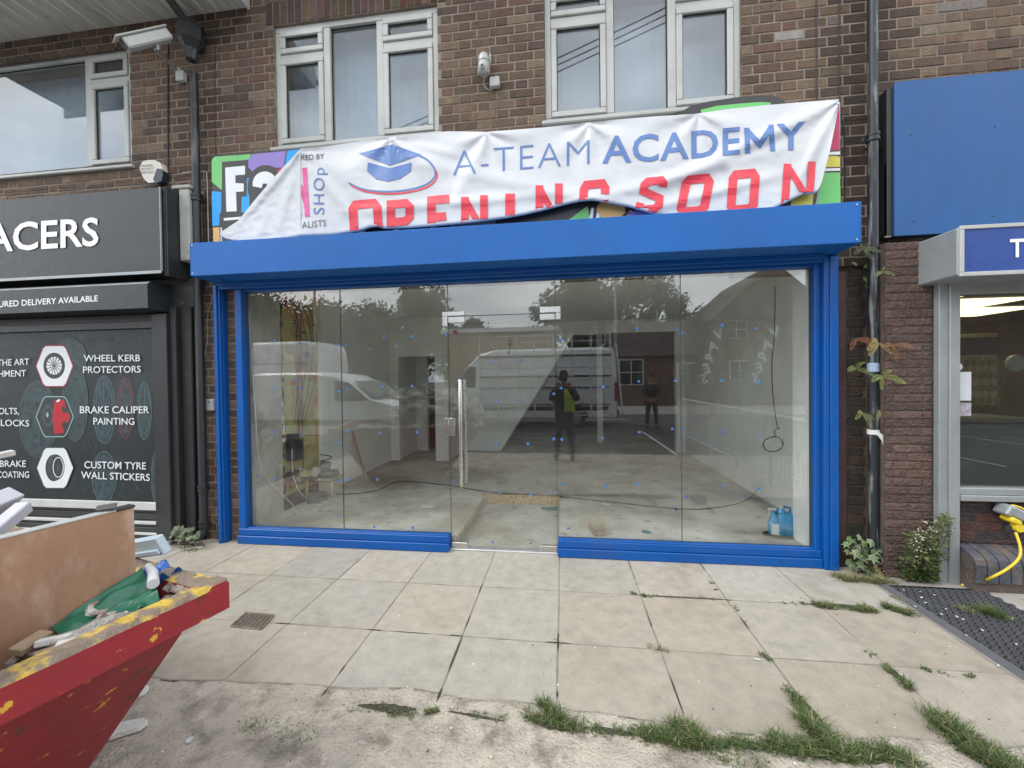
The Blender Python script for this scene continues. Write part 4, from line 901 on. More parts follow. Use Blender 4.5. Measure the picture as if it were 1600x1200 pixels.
m_ = MB(); lc = c+Vector((0, -.080, -.088)); m_.lathe([(.024, .01), (.022, -.003), (.02, -.005)], lc, 'y', 18); m_.build('lens_ring', grey_alu, wc, auto=40); m_ = MB(); m_.lathe([(.013, .0), (.013, -.007)], lc, 'y', 18); m_.build('lens', black_metal, wc)
for dx in (-.047, .052): m_ = MB(); m_.tube([c+Vector((dx, .03, -.0)), c+Vector((dx*1.02, .03, .10))], [.006, .004], 8); m_.build('antenna', upvc, wc)
m_ = MB(); m_.lathe([(r_+.001, -.004), (r_+.001, .002)], c, n=24); m_.cbox(-.03, .03, .0, .06, -.05, .04, .004, m=Matrix.Translation(c)); m_.build('collar', black_metal, wc)
jb = onY(773, 129, -.03); m_ = MB(); m_.cbox(jb.x-.045, jb.x+.045, -.05, -.003, jb.z-.042, jb.z+.045, .005); m_.build('junction_box', upvc, wc)
m_ = MB(); m_.tube(crv([c+Vector((.01, 0, -.12)), onY(756, 132, -.03), onY(763, 140, -.02), onY(771, 139, -.02)], 6), .0035, 6); m_.build('lead', upvc, wc)

# ================================================================ RIGHT SHOP
bp = thing('blue_panel', (3.2, -.1, 2.7), 'large plain blue panel fixed on the bricks at the right edge', 'panel')
m_ = MB(); a = onY(1399, 127, -.12); m_.cbox(2.615, 6.0, -.12, -.10, 2.688, 3.895, .003); m_.build('sheet', pm('faded_blue', (.018, .10, .29), .5, var=.13, vs=1.1, spec=.4, dirt=.08, stretch=(1.6, 1, .35)), bp)
m_ = MB(); m_.cbox(2.575, 2.612, -.095, -.07, 2.69, 3.27, .003); m_.build('white_edge', upvc, bp); m_ = MB(); m_.cbox(2.575, 6, -.0995, -.003, 2.70, 3.86, .003); m_.build('batten', black_metal, bp)
for q in ((1423, 211), (1555, 198), (1428, 346), (1553, 338)):
    c = onY(*q, -.121); m_ = MB(); m_.lathe([(.006, 0), (.005, -.002)], c, 'y', 10); m_.build('screw', black_metal, bp)
s2 = thing('box_sign', (3.3, -.3, 2.3), 'projecting grey box sign with a white bordered blue face and white letters', 'sign')
m_ = MB(); m_.cbox(2.732, 6, -.495, -.125, 2.275, 2.612, .012); m_.build('box', grey_alu, s2)
m_ = MB()
for q in ((2.731, 6, -.512, -.496, 2.268, 2.296), (2.731, 6, -.512, -.496, 2.590, 2.616), (2.731, 2.758, -.512, -.496, 2.2965, 2.5895)): m_.cbox(*q, .003)
m_.build('border', upvc, s2); m_ = MB(); m_.box(2.7585, 6, -.503, -.496, 2.2965, 2.5895); m_.build('face', pm('sign_blue', (.022, .07, .30), .4, var=.1, vs=1.5), s2)
m_ = MB(); v_, q_ = text_box('T', 1577, 402, 1600, 401, y2=28, offset=.02); stamp(m_, v_, q_, -.503, 0, -.004); m_.build('lettering', MATS['white_letter'], s2, fix=False)
m_ = MB(); v2_, q2_ = text_box('HE', 1606, 400, 1656, 397, y2=28, offset=.02)
rs = thing('window_bay', (3.4, -.2, 0), 'grey framed shop window over low brickwork at the right edge', 'shop window')
m_ = MB(); m_.cbox(2.831, 2.892, -.235, -.186, 0, 2.30, .003); m_.cbox(2.8925, 2.962, -.25, -.15, 0, 2.30, .004); m_.cbox(2.832, 6, -.26, -.05, 2.3005, 2.33, .003); m_.cbox(2.9625, 6, -.24, -.15, 2.19, 2.255, .003); m_.cbox(2.9625, 6, -.245, -.17, 2.2555, 2.30, .003)
m_.cbox(2.9625, 6, -.25, -.15, .683, .735, .004); m_.cbox(2.9625, 6, -.262, -.15, .638, .682, .004); m_.build('frame', grey_alu, rs)
m_ = MB(); m_.box(2.9625, 6, -.20, -.192, .736, 2.189); m_.build('pane', glass_mat('dim_glass', .07, (.75, .8, .78), .02), rs)
for z in (1.62, .93, 1.2):
    c = (2.862, -.2355, z); m_ = MB(); m_.lathe([(.005, 0), (.004, -.002)], c, 'y', 8); m_.build('screw', steel, rs)
m_ = MB(); eb = pm('engineering_brick', (.075, .08, .10), .5, var=.3, vs=9, bump=.2, bs=60, col2=(.14, .11, .085), t0=.5, t1=.62, s2=5); x = 2.965
while x < 6: 
    m_.prism([Vector((x+.004, y, z)) for y, z in ((-.205, .30), (-.205, .07), (-.36, .07), (-.36, .20), (-.35, .235), (-.32, .262), (-.28, .28))], (.067, 0, 0)); x += .075
m_.build('bullnose_sill', eb, rs); m_ = MB(); m_.box(2.963, 6, -.352, -.19, 0, .29) if False else m_.box(2.963, 6, -.35, -.206, 0, .185); m_.build('plinth', MATS['dark_mortar'], rs)
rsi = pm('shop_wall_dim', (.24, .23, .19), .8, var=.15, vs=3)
m_ = MB(); m_.box(2.91, 2.96, -.04, 5.0, .0, 2.755) if False else None
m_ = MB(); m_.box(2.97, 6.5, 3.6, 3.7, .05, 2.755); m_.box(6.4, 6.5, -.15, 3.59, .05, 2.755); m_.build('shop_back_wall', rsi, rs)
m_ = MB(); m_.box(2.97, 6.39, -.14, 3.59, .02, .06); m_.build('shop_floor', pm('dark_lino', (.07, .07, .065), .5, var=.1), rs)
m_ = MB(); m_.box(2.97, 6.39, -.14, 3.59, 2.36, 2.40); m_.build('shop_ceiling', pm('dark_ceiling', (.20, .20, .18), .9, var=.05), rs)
for k, (x0, x1, y0, y1) in enumerate(((4.02, 4.62, 1.0, 1.6), (4.72, 5.32, 1.65, 2.25), (3.2, 3.8, .5, 1.1))):
    cl = MB(); cl.cbox(x0, x1, y0, y1, 2.33, 2.358, .003); o = cl.build('ceiling_light', pm('lit_panel', (1, .86, .55), .5, var=0, emit=1.6), None, loc=((x0+x1)/2, (y0+y1)/2, 2.33)); tag(o, ['lit ceiling panel nearest the top left corner of the right hand shop window', 'lit ceiling panel further back and right in the right hand shop', 'lit ceiling panel out of sight above the right hand shop counter'][k], 'light', 'lit ceiling panels in the right hand shop')
kb = thing('key_board', (4.1, .9, 1.3), 'dark topped display board with rows of hanging key blanks behind the right window', 'display')
m_ = MB(); m_.cbox(3.86, 4.27, .88, .90, 1.28, 1.99, .004); m_.build('board', pm('beige_board', (.50, .45, .26), .8, var=.1), kb); m_ = MB(); m_.cbox(3.86, 4.27, .85, .879, 1.78, 1.95, .004); m_.build('header', pm('navy_board', (.012, .014, .05), .6, var=.05), kb)
m_ = MB()
for r in range(4):
    for q in range(6):
        x = 3.90+q*.068; z = 1.75-r*.125; m_.tube([(x, .878, z), (x, .84, z), (x+.006, .83, z-.02)], .004, 5); m_.cbox(x-.02, x+.02, .84, .852, z-.08, z-.02, .004); m_.cbox(x-.006, x+.006, .843, .849, z-.115, z-.08, .002)
m_.build('key_blanks', pm('brass_dull', (.16, .14, .08), .5, .3, var=.2), kb)
m_ = MB(); m_.cbox(3.7, 4.5, .7, 1.3, 1.12, 1.16, .006); m_.cbox(3.74, 4.46, .73, 1.27, .07, 1.12, .006) ; o = m_.build('counter', pm('grey_laminate', (.16, .16, .155), .5, var=.1), None, loc=(4.1, 1.0, .06)); tag(o, 'grey counter unit under the key display board', 'counter')
m_ = MB(); m_.lathe([(.08, 0), (.085, .02), (.085, .03)], (4.46, .9, 1.69), 'y', 28); o = m_.build('wall_clock', upvc, None, loc=(4.44, .9, 1.70)); tag(o, 'round pale clock inside the right hand shop', 'clock')
m_ = MB(); c = onZ(1532, 745, .08); m_.lathe([(.03, .06), (.03, .62), (.028, .63)], (c.x, c.y, 0), 'z', 14); m_.tube([(c.x-.15, c.y-.05, .10), (c.x+.15, c.y+.05, .10)], .012, 8); m_.tube([(c.x-.13, c.y+.07, .115), (c.x+.13, c.y-.07, .115)], .012, 8); o = m_.build('chrome_stand', steel, None, loc=(c.x, c.y, .06), auto=40); tag(o, 'chrome stand with a four foot base inside the right window', 'stand')
n1 = thing('window_notice', onY(1507, 600, -.21), 'white paper notice taped inside the grey window frame', 'notice')
m_ = MB(); a, b = onY(1502, 626, -.205), onY(1518, 581, -.205); m_.cbox(2.9635, b.x, -.2035, -.2015, a.z, b.z, .0005); m_.lathe([(.03, 0), (.03, .0015)], (2.985, -.204, onY(1506, 573, -.205).z), 'y', 16); m_.build('paper', white_v, n1)
m_ = MB(); a, b = onY(1502, 650, -.205), onY(1518, 629, -.205); m_.cbox(2.9635, b.x, -.2035, -.2015, a.z, b.z, .0005); m_.build('small_card', pm('pale_card', (.35, .33, .38), .7, var=.5, vs=60), n1)
# yellow lead and its connector
yc = thing('yellow_lead', onY(1580, 800, -.3), 'yellow extension lead with a grey socket box hanging under the right window', 'cable')
ym = pm('yellow_cable', (.75, .56, .03), .5, var=.06); 
m_ = MB(); m_.tube(crv([onY(1622, 812, -.28), onY(1600, 796, -.28), onY(1582, 790, -.28), onY(1573, 794, -.27)], 6), .008, 8); m_.build('supply_cable', ym, yc, smooth=True)
m_ = MB(); m_.tube(crv([onY(1587, 832, -.33), onY(1594, 855, -.38), onY(1592, 872, -.40), onY(1575, 888, -.41), onY(1550, 902, -.40), onZ(1525, 913, .01), onZ(1503, 914, .01)], 7), .0085, 8); m_.build('cable', ym, yc, smooth=True)
c = onY(1580, 800, -.27)
R1 = Matrix.Translation(c) @ Matrix.Rotation(.5, 4, 'Y')
m_ = MB(); m_.cbox(-.06, .065, -.05, .045, -.035, .04, .012, m=R1); m_.cbox(-.075, -.03, -.055, .05, -.045, .03, .01, m=R1); m_.build('socket_box', grey_alu, yc)
m_ = MB(); m_.cbox(-.03, .05, -.06, .03, -.075, -.036, .01, m=R1); m_.lathe([(.03, 0), (.033, -.02), (.03, -.045)], R1 @ Vector((.055, -.01, -.085)), 'y', 16); m_.build('plug', ym, yc, auto=40); m_ = MB(); m_.lathe([(.03, -.05), (.032, 0)], R1 @ Vector((.03, .0, -.09)), 'z', 14); m_.build('plug_collar', black_metal, yc, auto=40)
# rubber ring mat
mt = thing('rubber_mat', (2.7, -1.0, 0), 'dark perforated rubber mat lying on the paving at the right edge', 'doormat')
m_ = MB(); rubber = pm('mat_rubber', (.085, .088, .098), .55, var=.2, vs=8, dirt=.15); pitch = .046
Lx0, Lx1, Ly0, Ly1 = 2.352, 3.05, -1.95, -.31
j = 0; y = Ly0+.06
while y < Ly1-.03:
    x = Lx0+.07+(j % 2)*pitch/2
    while x < Lx1-.03:
        rr_ = pitch*.43; vs = []; fs = []
        n = 6
        for ring, (r_, z_) in enumerate(((rr_, .004), (rr_*.98, .016), (rr_*.66, .016), (rr_*.60, .004))):
            for k in range(n): a = 2*PI*(k+.5)/n; vs.append((x+r_*math.cos(a), y+r_*math.sin(a), z_))
        fs = [(q*n+k, q*n+(k+1) % n, (q+1)*n+(k+1) % n, (q+1)*n+k) for q in range(3) for k in range(n)]
        m_.add(vs, fs); x += pitch
    y += pitch*.866; j += 1
m_.build('honeycomb', rubber, mt, fix=False); m_ = MB(); m_.box(Lx0+.05, Lx1-.02, Ly0+.05, Ly1-.02, .0045, .007); m_.build('mat_base', pm('mat_base', (.02, .02, .022), .8, var=.2), mt)
m_ = MB(); m_.prism([Vector((Lx0, y, z)) for y, z in ((Ly0, .004), (Ly1, .004), (Ly1, .006), (Ly0, .006))] , (.0, 0, 0)) if False else None
m_.add([(Lx0-.0, Ly0, .0045), (Lx0, Ly1, .0045), (Lx0+.055, Ly1-.03, .017), (Lx0+.055, Ly0, .017), (Lx1, Ly1, .0045), (Lx1-.02, Ly1-.03, .017)], [(0, 1, 2, 3), (1, 4, 5, 2)]); m_.build('ramped_edge', pm('mat_edge', (.11, .115, .125), .6, var=.15, vs=5, dirt=.3), mt)
# ================================================================ SKIP
sk = thing('skip', (0, 0, 0), 'battered red and yellow builders skip piled with rubble on the forecourt', 'skip')
SA = -14.3
def skin_loc(p): return Matrix.Rotation(math.radians(SA), 3, 'Z') @ Vector(p)
h = .90; Ls = 2.3; Wd = 1.45
red = pm('skip_red', (.27, .016, .024), .5, col3=(.075, .035, .025), t3=.60, s3=6,  var=.2, vs=4, bump=.06, bs=30, col2=(.55, .32, .03), t0=.64, t1=.65, s2=16, dirt=.12, det=8)
yel = pm('skip_rim_worn', (.55, .38, .06), .6, var=.25, vs=8, bump=.3, bs=30, col2=(.22, .17, .13), t0=.44, t1=.50, s2=9)
m_ = MB()   # body shell: sloped ends, slightly tapered sides
T = [(-.07, -.07), (-.07, -Wd+.07), (-Ls+.07, -Wd+.07), (-Ls+.07, -.07)]; Bt = [(-.72, -.13), (-.72, -Wd+.13), (-Ls+.62, -Wd+.13), (-Ls+.62, -.13)]
vs = [(x, y, h-.1) for x, y in T]+[(x, y, .02) for x, y in Bt]
vi = [(x+(.012 if x < -1 else -.012), y+(.012 if y < -.7 else -.012), h-.1) for x, y in T]+[(x+(.01 if x < -1 else -.01), y+(.012 if y < -.7 else -.012), .035) for x, y in Bt]
fs = [(0, 1, 5, 4), (1, 2, 6, 5), (2, 3, 7, 6), (3, 0, 4, 7), (4, 5, 6, 7)]
m_.add(vs, fs); m_.add(vi, [tuple(reversed(f)) for f in fs]); b_ = m_.build('body', red, sk, fix=False)
m_ = MB()   # rim channel
def rim(p, q, w=.07, hh=.102):
    p, q = Vector(p), Vector(q); n = 40; prev = None
    d = (q-p).normalized(); s_ = Vector((d.y, -d.x, 0))
    vs = []
    for i in range(n+1):
        c = p+(q-p)*i/n; jo = .004*noise.noise(Vector((c.x*6, c.y*6, 1))); jz = .005*noise.noise(Vector((c.x*4, c.y*5, 7)))
        for a, z in ((.0, -hh), (.0, -.014), (.012, 0), (w-.012, 0), (w, -.012), (w, -hh)): vs.append(c+s_*(a+jo)+Vector((0, 0, z+jz)))
    fs = [(i*6+k, i*6+(k+1) % 6, (i+1)*6+(k+1) % 6, (i+1)*6+k) for i in range(n) for k in range(6)]+[tuple(range(6)), tuple(range(n*6, n*6+6))]
    mi = [1 if k in (2, 1, 3) else 0 for i in range(n) for k in range(6)]+[0, 0]
    b = len(m_.v); m_.v += [tuple(v) for v in vs]; m_.c += [(1, 1, 1)]*len(vs); m_.f += [tuple(b+x for x in f) for f in fs]; m_.mi += mi
rim((-.0, .0, h), (-.0, -Wd, h), w=.075)
rim((-Ls, 0, h-.002), (-.0, .0, h-.002)); rim((0, -Wd, h-.003), (-Ls, -Wd, h-.003)); rim((-Ls, -Wd, h-.001), (-Ls, 0, h-.001))
m_.build('rim', [red, yel], sk)
m_ = MB()
for y in (-.02, -Wd+.02):
    for x in (-.75, -Ls+.75): m_.lathe([(.035, -.05 if y > -.5 else .05), (.035, 0)], (x, y, h-.25), 'y', 12)
m_.build('lifting_lug', red, sk)
m_ = MB(); rr = random.Random(3)   # rubble fill inside
vs = []; nx_, ny_ = 40, 26
for i in range(nx_+1):
    for j in range(ny_+1):
        x = -.24-(Ls-.42)*i/nx_; y = -.10-(Wd-.2)*j/ny_; z = .70+.10*noise.noise(Vector((x*3, y*3, 2)))+.05*noise.noise(Vector((x*11, y*11, 2)))+.62*max(0, 1-((x+.95)/.72)**2-((y+.85)/.62)**2)
        vs.append((x, y, z))
m_.add(vs, [(i*(ny_+1)+j, i*(ny_+1)+j+1, (i+1)*(ny_+1)+j+1, (i+1)*(ny_+1)+j) for i in range(nx_) for j in range(ny_)])
sk.location = (0, 0, 0)
fill = m_.build('rubble', pm('rubble', (.30, .26, .22), .95, var=.4, vs=9, bump=.6, bs=40, col2=(.12, .09, .07), t0=.5, t1=.6, s2=9))
tag(fill, 'heap of broken plaster and rubble filling the skip', 'rubble', None, 'stuff')
bits = MB()
for k in range(170):
    x, y = rr.uniform(-Ls+.2, -.35), rr.uniform(-Wd+.15, -.15); z = .76+.62*max(0, 1-((x+.95)/.72)**2-((y+.85)/.62)**2)+rr.uniform(-.04, .06); s_ = rr.uniform(.03, .11)
    R_ = Matrix.Translation((x, y, z)) @ Matrix.Rotation(rr.uniform(0, 6), 4, 'Z') @ Matrix.Rotation(rr.uniform(-.9, .9), 4, 'X'); g = rr.choice([(.6, .6, .58), (.5, .48, .44), (.3, .2, .14), (.65, .64, .6), (.25, .25, .25)])
    bits.cbox(-s_, s_, -s_*.7, s_*.7, -s_*.3, s_*.3, .008, 0, g, R_)
for k in range(70):
    x, y = rr.uniform(-.33, -.09), rr.uniform(-.42, -.08); s_ = rr.uniform(.008, .03)
    bits.cbox(-s_*1.6, s_*1.6, -s_*.7, s_*.7, -s_*.4, s_*.4, .003, 0, rr.choice([(.5, .48, .44), (.3, .22, .15), (.6, .6, .57), (.16, .12, .1), (.35, .3, .26)]), Matrix.Translation((x, y, .80+rr.uniform(0, .06))) @ Matrix.Rotation(rr.uniform(0, 6), 4, 'Z') @ Matrix.Rotation(rr.uniform(-.7, .7), 4, 'X'))
for k in range(9):
    x, y = rr.uniform(-1.3, -.5), rr.uniform(-1.2, -.4); bits.cbox(-.02, .02, -.4, .4, -.012, .012, .003, 0, rr.choice([(.42, .3, .18), (.55, .54, .5), (.3, .2, .12)]), Matrix.Translation((x, y, 1.25)) @ Matrix.Rotation(rr.uniform(0, 6), 4, 'Z') @ Matrix.Rotation(rr.uniform(-.8, .8), 4, 'X'))
bits_o = bits.build('rubble', pm('rubble_bits', (.5, .5, .5), .9, var=.2, vs=20, attr='Col')); tag(bits_o, 'loose chunks of plasterboard and brick on top of the skip heap', 'rubble', None, 'stuff')
SP = Vector((-1.19, -2.37, 0))
def place_skip(o): o.location = SP; o.rotation_euler = (0, 0, math.radians(SA))
for o in (sk, fill, bits_o): place_skip(o)
SM = Matrix.Translation(SP) @ Matrix.Rotation(math.radians(SA), 4, 'Z')
def SK(*p): return SM @ Vector(p)
def in_skip(name, m_, mat_, label, cat, smooth=False, auto=None, root=None):
    o = m_.build(name, mat_, None, smooth=smooth, auto=auto)
    place_skip(o)
    return tag(o, label, cat)
# brown board, its white edge a part
bd = thing('board', (0, 0, 0), 'large brown scuffed board with a white edge standing in the skip', 'board')
P0, P1 = Vector((-.33, -.13, 0)), Vector((-.345, -1.25, 0))
m_ = MB(); m_.cbox(-.375, -.345, -1.3, -.105, .60, 1.150, .002); m_.build('panel', pm('brown_hardboard', (.36, .205, .125), .6, var=.12, vs=3, bump=.08, bs=60, col2=(.50, .36, .27), t0=.58, t1=.72, s2=4, stretch=(1, 1.4, .7)), bd)
m_ = MB(); m_.cbox(-.377, -.3435, -1.3, -.155, 1.1505, 1.158, .002); m_.build('white_edge', upvc, bd)
m_ = MB(); m_.cbox(-.379, -.341, -.154, -.103, 1.1505, 1.160, .002); m_.prism([Vector((-.37, -.20, 1.16)), Vector((-.33, -.165, 1.162)), Vector((-.35, -.15, 1.175)), Vector((-.385, -.19, 1.172))], (0, 0, .006)); m_.build('black_tape', black_metal, bd)
bd.rotation_euler = (0, 0, 0); place_skip(bd)
def tilt(x, y, z, rz=0, rx=0, ry=0): return Matrix.Translation((x, y, z)) @ Matrix.Rotation(rz, 4, 'Z') @ Matrix.Rotation(ry, 4, 'Y') @ Matrix.Rotation(rx, 4, 'X')
foam = pm('white_foam', (.52, .53, .58), .8, var=.05, vs=4)
m_ = MB(); m_.cbox(-.022, .022, -.28, .20, -.022, .022, .004, m=tilt(-.68, -.36, 1.075, .75, .33)); in_skip('foam_strip', m_, foam, 'long white foam strip poking out of the skip behind the brown board', 'foam strip')
m_ = MB(); m_.cbox(-.10, .05, -.2, .12, -.03, .03, .004, m=tilt(-.84, -.33, 1.14, .4, .2, -.9)); in_skip('foam_block', m_, foam, 'broken white foam slab standing upright at the left edge of the photo', 'foam slab')
# green sheet, white roll, crate, blue bag, plaster sack
def cloth(fn, n=26, m2=26):
    q = MB(); vs = [fn(i/n, j/m2) for i in range(n+1) for j in range(m2+1)]
    q.add(vs, [(i*(m2+1)+j, i*(m2+1)+j+1, (i+1)*(m2+1)+j+1, (i+1)*(m2+1)+j) for i in range(n) for j in range(m2)]); return q
m_ = cloth(lambda u, v: (-.338+.20*u, -.09-.24*v-.05*u*(1-v), .915-.075*v-.06*u+.05*(1-abs(noise.noise(Vector((u*2.2+v*1.5, v*1.1-u, 4))))*2.4)*(.4+u)*.6+.02*noise.noise(Vector((u*5, v*4, 8)))), 30, 30)
in_skip('tarpaulin', m_, pm('green_sheet', (.012, .13, .075), .35, var=.1), 'crumpled dark green plastic sheet beside the brown board in the skip', 'sheet', smooth=True)
m_ = MB(); m_.tube([(-.33, -.075, .925), (-.25, -.10, .925), (-.17, -.14, .918)], [.011, .015, .017], 14); in_skip('plastic_roll', m_, white_v, 'rolled white plastic lying on the green sheet in the skip', 'roll', auto=50)
m_ = MB(); m_.cbox(-.14, .11, -.02, .01, -.03, .045, .004, m=tilt(-.43, -.01, .955, -.1, .3, -.25)); m_.cbox(-.13, .1, -.03, -.02, -.02, .0, .003, m=tilt(-.43, -.01, .955, -.1, .3, -.25)); in_skip('crate_panel', m_, pm('pale_blue_plastic', (.42, .52, .58), .4, var=.05), 'pale blue plastic crate panel sticking up behind the brown board in the skip', 'crate')
m_ = cloth(lambda u, v: (-.36+.13*u, -.02-.07*v, .895+.02*math.sin(u*7)+.012*math.sin(v*9+u*6)), 14, 10); in_skip('plastic_bag', m_, pm('blue_bag', (.02, .10, .40), .4, var=.1), 'small blue plastic bag between the lid and the skip rim', 'bag', smooth=True)
m_ = cloth(lambda u, v: (-.19+.11*u, -.14-.30*v, .79+.065*math.sin(PI*u)*math.sin(PI*v)+.018*noise.noise(Vector((u*8, v*8, 0)))+.03), 24, 24); in_skip('dusty_sack', m_, pm('dusty_sack', (.34, .33, .30), .8, var=.3, vs=10, bump=.4, bs=50), 'dusty grey sack tucked in the corner of the skip', 'sack', smooth=True)
m_ = cloth(lambda u, v: (-.02-.20*u, .02-.11*v, .865+.03*math.sin(PI*v)+.012*noise.noise(Vector((u*9, v*9, 3)))), 24, 16); in_skip('clear_wrap', m_, pm('dirty_wrap', (.30, .25, .21), .4, var=.5, vs=18, bump=.5, bs=40), 'dirty crinkled wrap in the far corner of the skip', 'wrap', smooth=True)
m_ = cloth(lambda u, v: (-.20+.20*math.cos(u*2*PI)*math.sin(PI*(.1+.84*v))*(1+.35*noise.noise(Vector((math.cos(u*2*PI)*1.5, math.sin(u*2*PI)*1.5, v*4)))), -.80+.30*math.sin(u*2*PI)*math.sin(PI*(.1+.84*v))*(1+.3*noise.noise(Vector((math.cos(u*2*PI)*1.5, math.sin(u*2*PI)*1.5, v*4+9)))), 1.05-.20*math.cos(PI*(.1+.84*v))+.09*noise.noise(Vector((math.cos(u*2*PI)*2, math.sin(u*2*PI)*2, v*3)))+.02*noise.noise(Vector((math.cos(u*2*PI)*7, math.sin(u*2*PI)*7, v*14)))), 30, 20)
in_skip('rubble_sack', m_, pm('woven_sack', (.62, .62, .60), .8, var=.12, vs=12, bump=.3, bs=50), 'bulging white woven sack on the near rim of the skip, mirrored in the glass door', 'sack', smooth=True)
# scraps on the ground under the skip corner
def scrap(name, px, py, w, l, hgt, mat_, label, cat, rz=0, seed=1, n=9):
    c = onZ(px, py, 0); r3 = random.Random(seed); top = []
    for k in range(n):
        a = 2*PI*k/n; r_ = r3.uniform(.7, 1.1); top.append(Vector((math.cos(a)*w*r_*math.cos(rz)-math.sin(a)*l*r_*math.sin(rz)+c.x, math.cos(a)*w*r_*math.sin(rz)+math.sin(a)*l*r_*math.cos(rz)+c.y, .006)))
    q = MB(); q.prism(top, (0, 0, hgt)); o = q.build(name, mat_, None, loc=(c.x, c.y, .006)); tag(o, label, cat); return o
plb = pm('plasterboard', (.74, .73, .70), .9, var=.08, vs=20, bump=.3, bs=60)
scrap('plaster_scrap', 218, 1083, .055, .045, .008, plb, 'flat white torn plaster scrap just beyond the skip corner on the ground', 'scrap', .3, 4)
scrap('plaster_scrap', 186, 1146, .12, .05, .02, plb, 'larger white plaster lump half under the sloping skip end', 'scrap', .5, 9)
scrap('paper_scrap', 296, 1158, .012, .02, .002, white_v, 'small curled white paper bit on the worn concrete right of the skip', 'paper', .6, 2)
scrap('paper_scrap', 1183, 1032, .022, .007, .002, white_v, 'thin white paper bit lying in a slab joint with a weed', 'paper', -.2, 3)
scrap('paper_scrap', 1276, 1130, .016, .012, .003, white_v, 'white crumpled paper bit on the grass strip at the slab joint', 'paper', .2, 5)
scrap('yellow_leaf', 1580, 968, .028, .020, .004, pm('pale_leaf', (.55, .52, .25), .8, var=.1), 'pale yellow leaf lying on the rubber mat', 'leaf', .5, 6)
scrap('yellow_leaf', 1582, 916, .02, .016, .006, MATS['pale_leaf'], 'pale yellow leaf on the concrete by the yellow lead', 'leaf', .9, 7)
for k in range(14):
    a, b = [(1440, 934), (1446, 942), (1460, 930), (1412, 922), (1471, 960), (1510, 993), (1588, 1007), (1560, 1040), (1495, 964), (1535, 985), (1478, 952), (1438, 925), (1430, 948), (1505, 968)][k]
    c = onZ(a, b, .018); q = MB(); s_ = rnd.uniform(.004, .010); q.cbox(-s_, s_, -s_*.6, s_*.6, 0, .005, .002, m=Matrix.Translation(c) @ Matrix.Rotation(rnd.uniform(0, 3), 4, 'Z')); o = q.build('litter_flake', white_v, None, loc=c); tag(o, 'tiny white litter flake lying on the dark rubber mat', 'litter', 'white flakes on the rubber mat')
fl = MB()
for k in range(260):
    a, b = rnd.uniform(-2.2, 3.0), rnd.uniform(-2.9, -.1); s_ = rnd.uniform(.0015, .0045)
    fl.box(a-s_, a+s_, b-s_, b+s_, -.001, .0035, 0, rnd.choice([(.7, .7, .66), (.12, .1, .08), (.3, .25, .2), (.75, .72, .6), (.2, .12, .08)]))
o = fl.build('grit', pm('grit', (.5, .5, .5), .9, var=0, attr='Col'), None, fix=False); tag(o, 'fine grit and crumbs scattered over the paving', 'grit', None, 'stuff')
# drain cover
dc = thing('drain_cover', onZ(395, 970, 0), 'small rusty broken drain grate set in the paving left of the door', 'drain')
P4 = [onZ(*q, .003) for q in ((361, 979), (384, 958), (428, 962), (408, 984))]
m_ = MB(); m_.prism([v-Vector((0, 0, .001)) for v in P4], (0, 0, .0015)); m_.build('recess', pm('drain_dark', (.09, .08, .065), .9, var=.2), dc)
m_ = MB()
for k in range(4): m_.tube([P4[k]+Vector((0, 0, .002)), P4[(k+1) % 4]+Vector((0, 0, .002))], .007, 6)
for k in range(1, 7):
    t = k/7; m_.tube([P4[0].lerp(P4[3], t)+Vector((0, 0, .001)), P4[1].lerp(P4[2], t)+Vector((0, 0, .001))], .005, 5)
m_.build('grate', pm('rusty_iron', (.22, .18, .14), .85, .3, var=.4, vs=30), dc)

# ================================================================ GREENERY
GR = [(.050, .085, .022), (.070, .115, .030), (.095, .135, .045), (.16, .15, .07), (.04, .07, .022)]
leaf_m = pm('leaf', (.06, .1, .03), .55, var=.12, vs=20, attr='Col', spec=.35)
def blades(mb, c, n, spread, hgt, r3, dry=.15, lean=(0, 0)):
    n = int(n*1.7); hgt *= .58
    for k in range(n):
        a = r3.uniform(0, 2*PI); r_ = spread*math.sqrt(r3.random()); x, y = c.x+r_*math.cos(a), c.y+r_*math.sin(a); hh = hgt*r3.uniform(.4, 1.1); la_ = r3.uniform(0, 2*PI); ll = hh*r3.uniform(.5, 1.9); hh *= r3.uniform(.55, 1.0)
        dx, dy = math.cos(la_)*ll+lean[0]*hh, math.sin(la_)*ll+lean[1]*hh; w = r3.uniform(.0008, .0020); px_, py_ = -math.sin(la_)*w, math.cos(la_)*w
        col = (.26, .23, .12) if r3.random() < dry else r3.choice(GR[:3]); kk = r3.uniform(.7, 1.3); col = tuple(v*kk for v in col)
        z0 = -.004
        if r3.random() < .05:
            q_ = r3.uniform(.004, .009); mb.add([(x, y, .002), (x+q_, y+q_*.5, .008), (x+q_*1.8, y, .007), (x+q_, y-q_*.7, .008)], [(0, 1, 2, 3)], 0, (.10, .15, .05))
        mb.add([(x-px_, y-py_, z0), (x+px_, y+py_, z0), (x+dx*.4+px_, y+dy*.4+py_, hh*.65), (x+dx*.4-px_, y+dy*.4-py_, hh*.65), (x+dx, y+dy, hh)], [(0, 1, 2, 3), (3, 2, 4)], 0, col)
gm_ = MB(); r3 = random.Random(11)
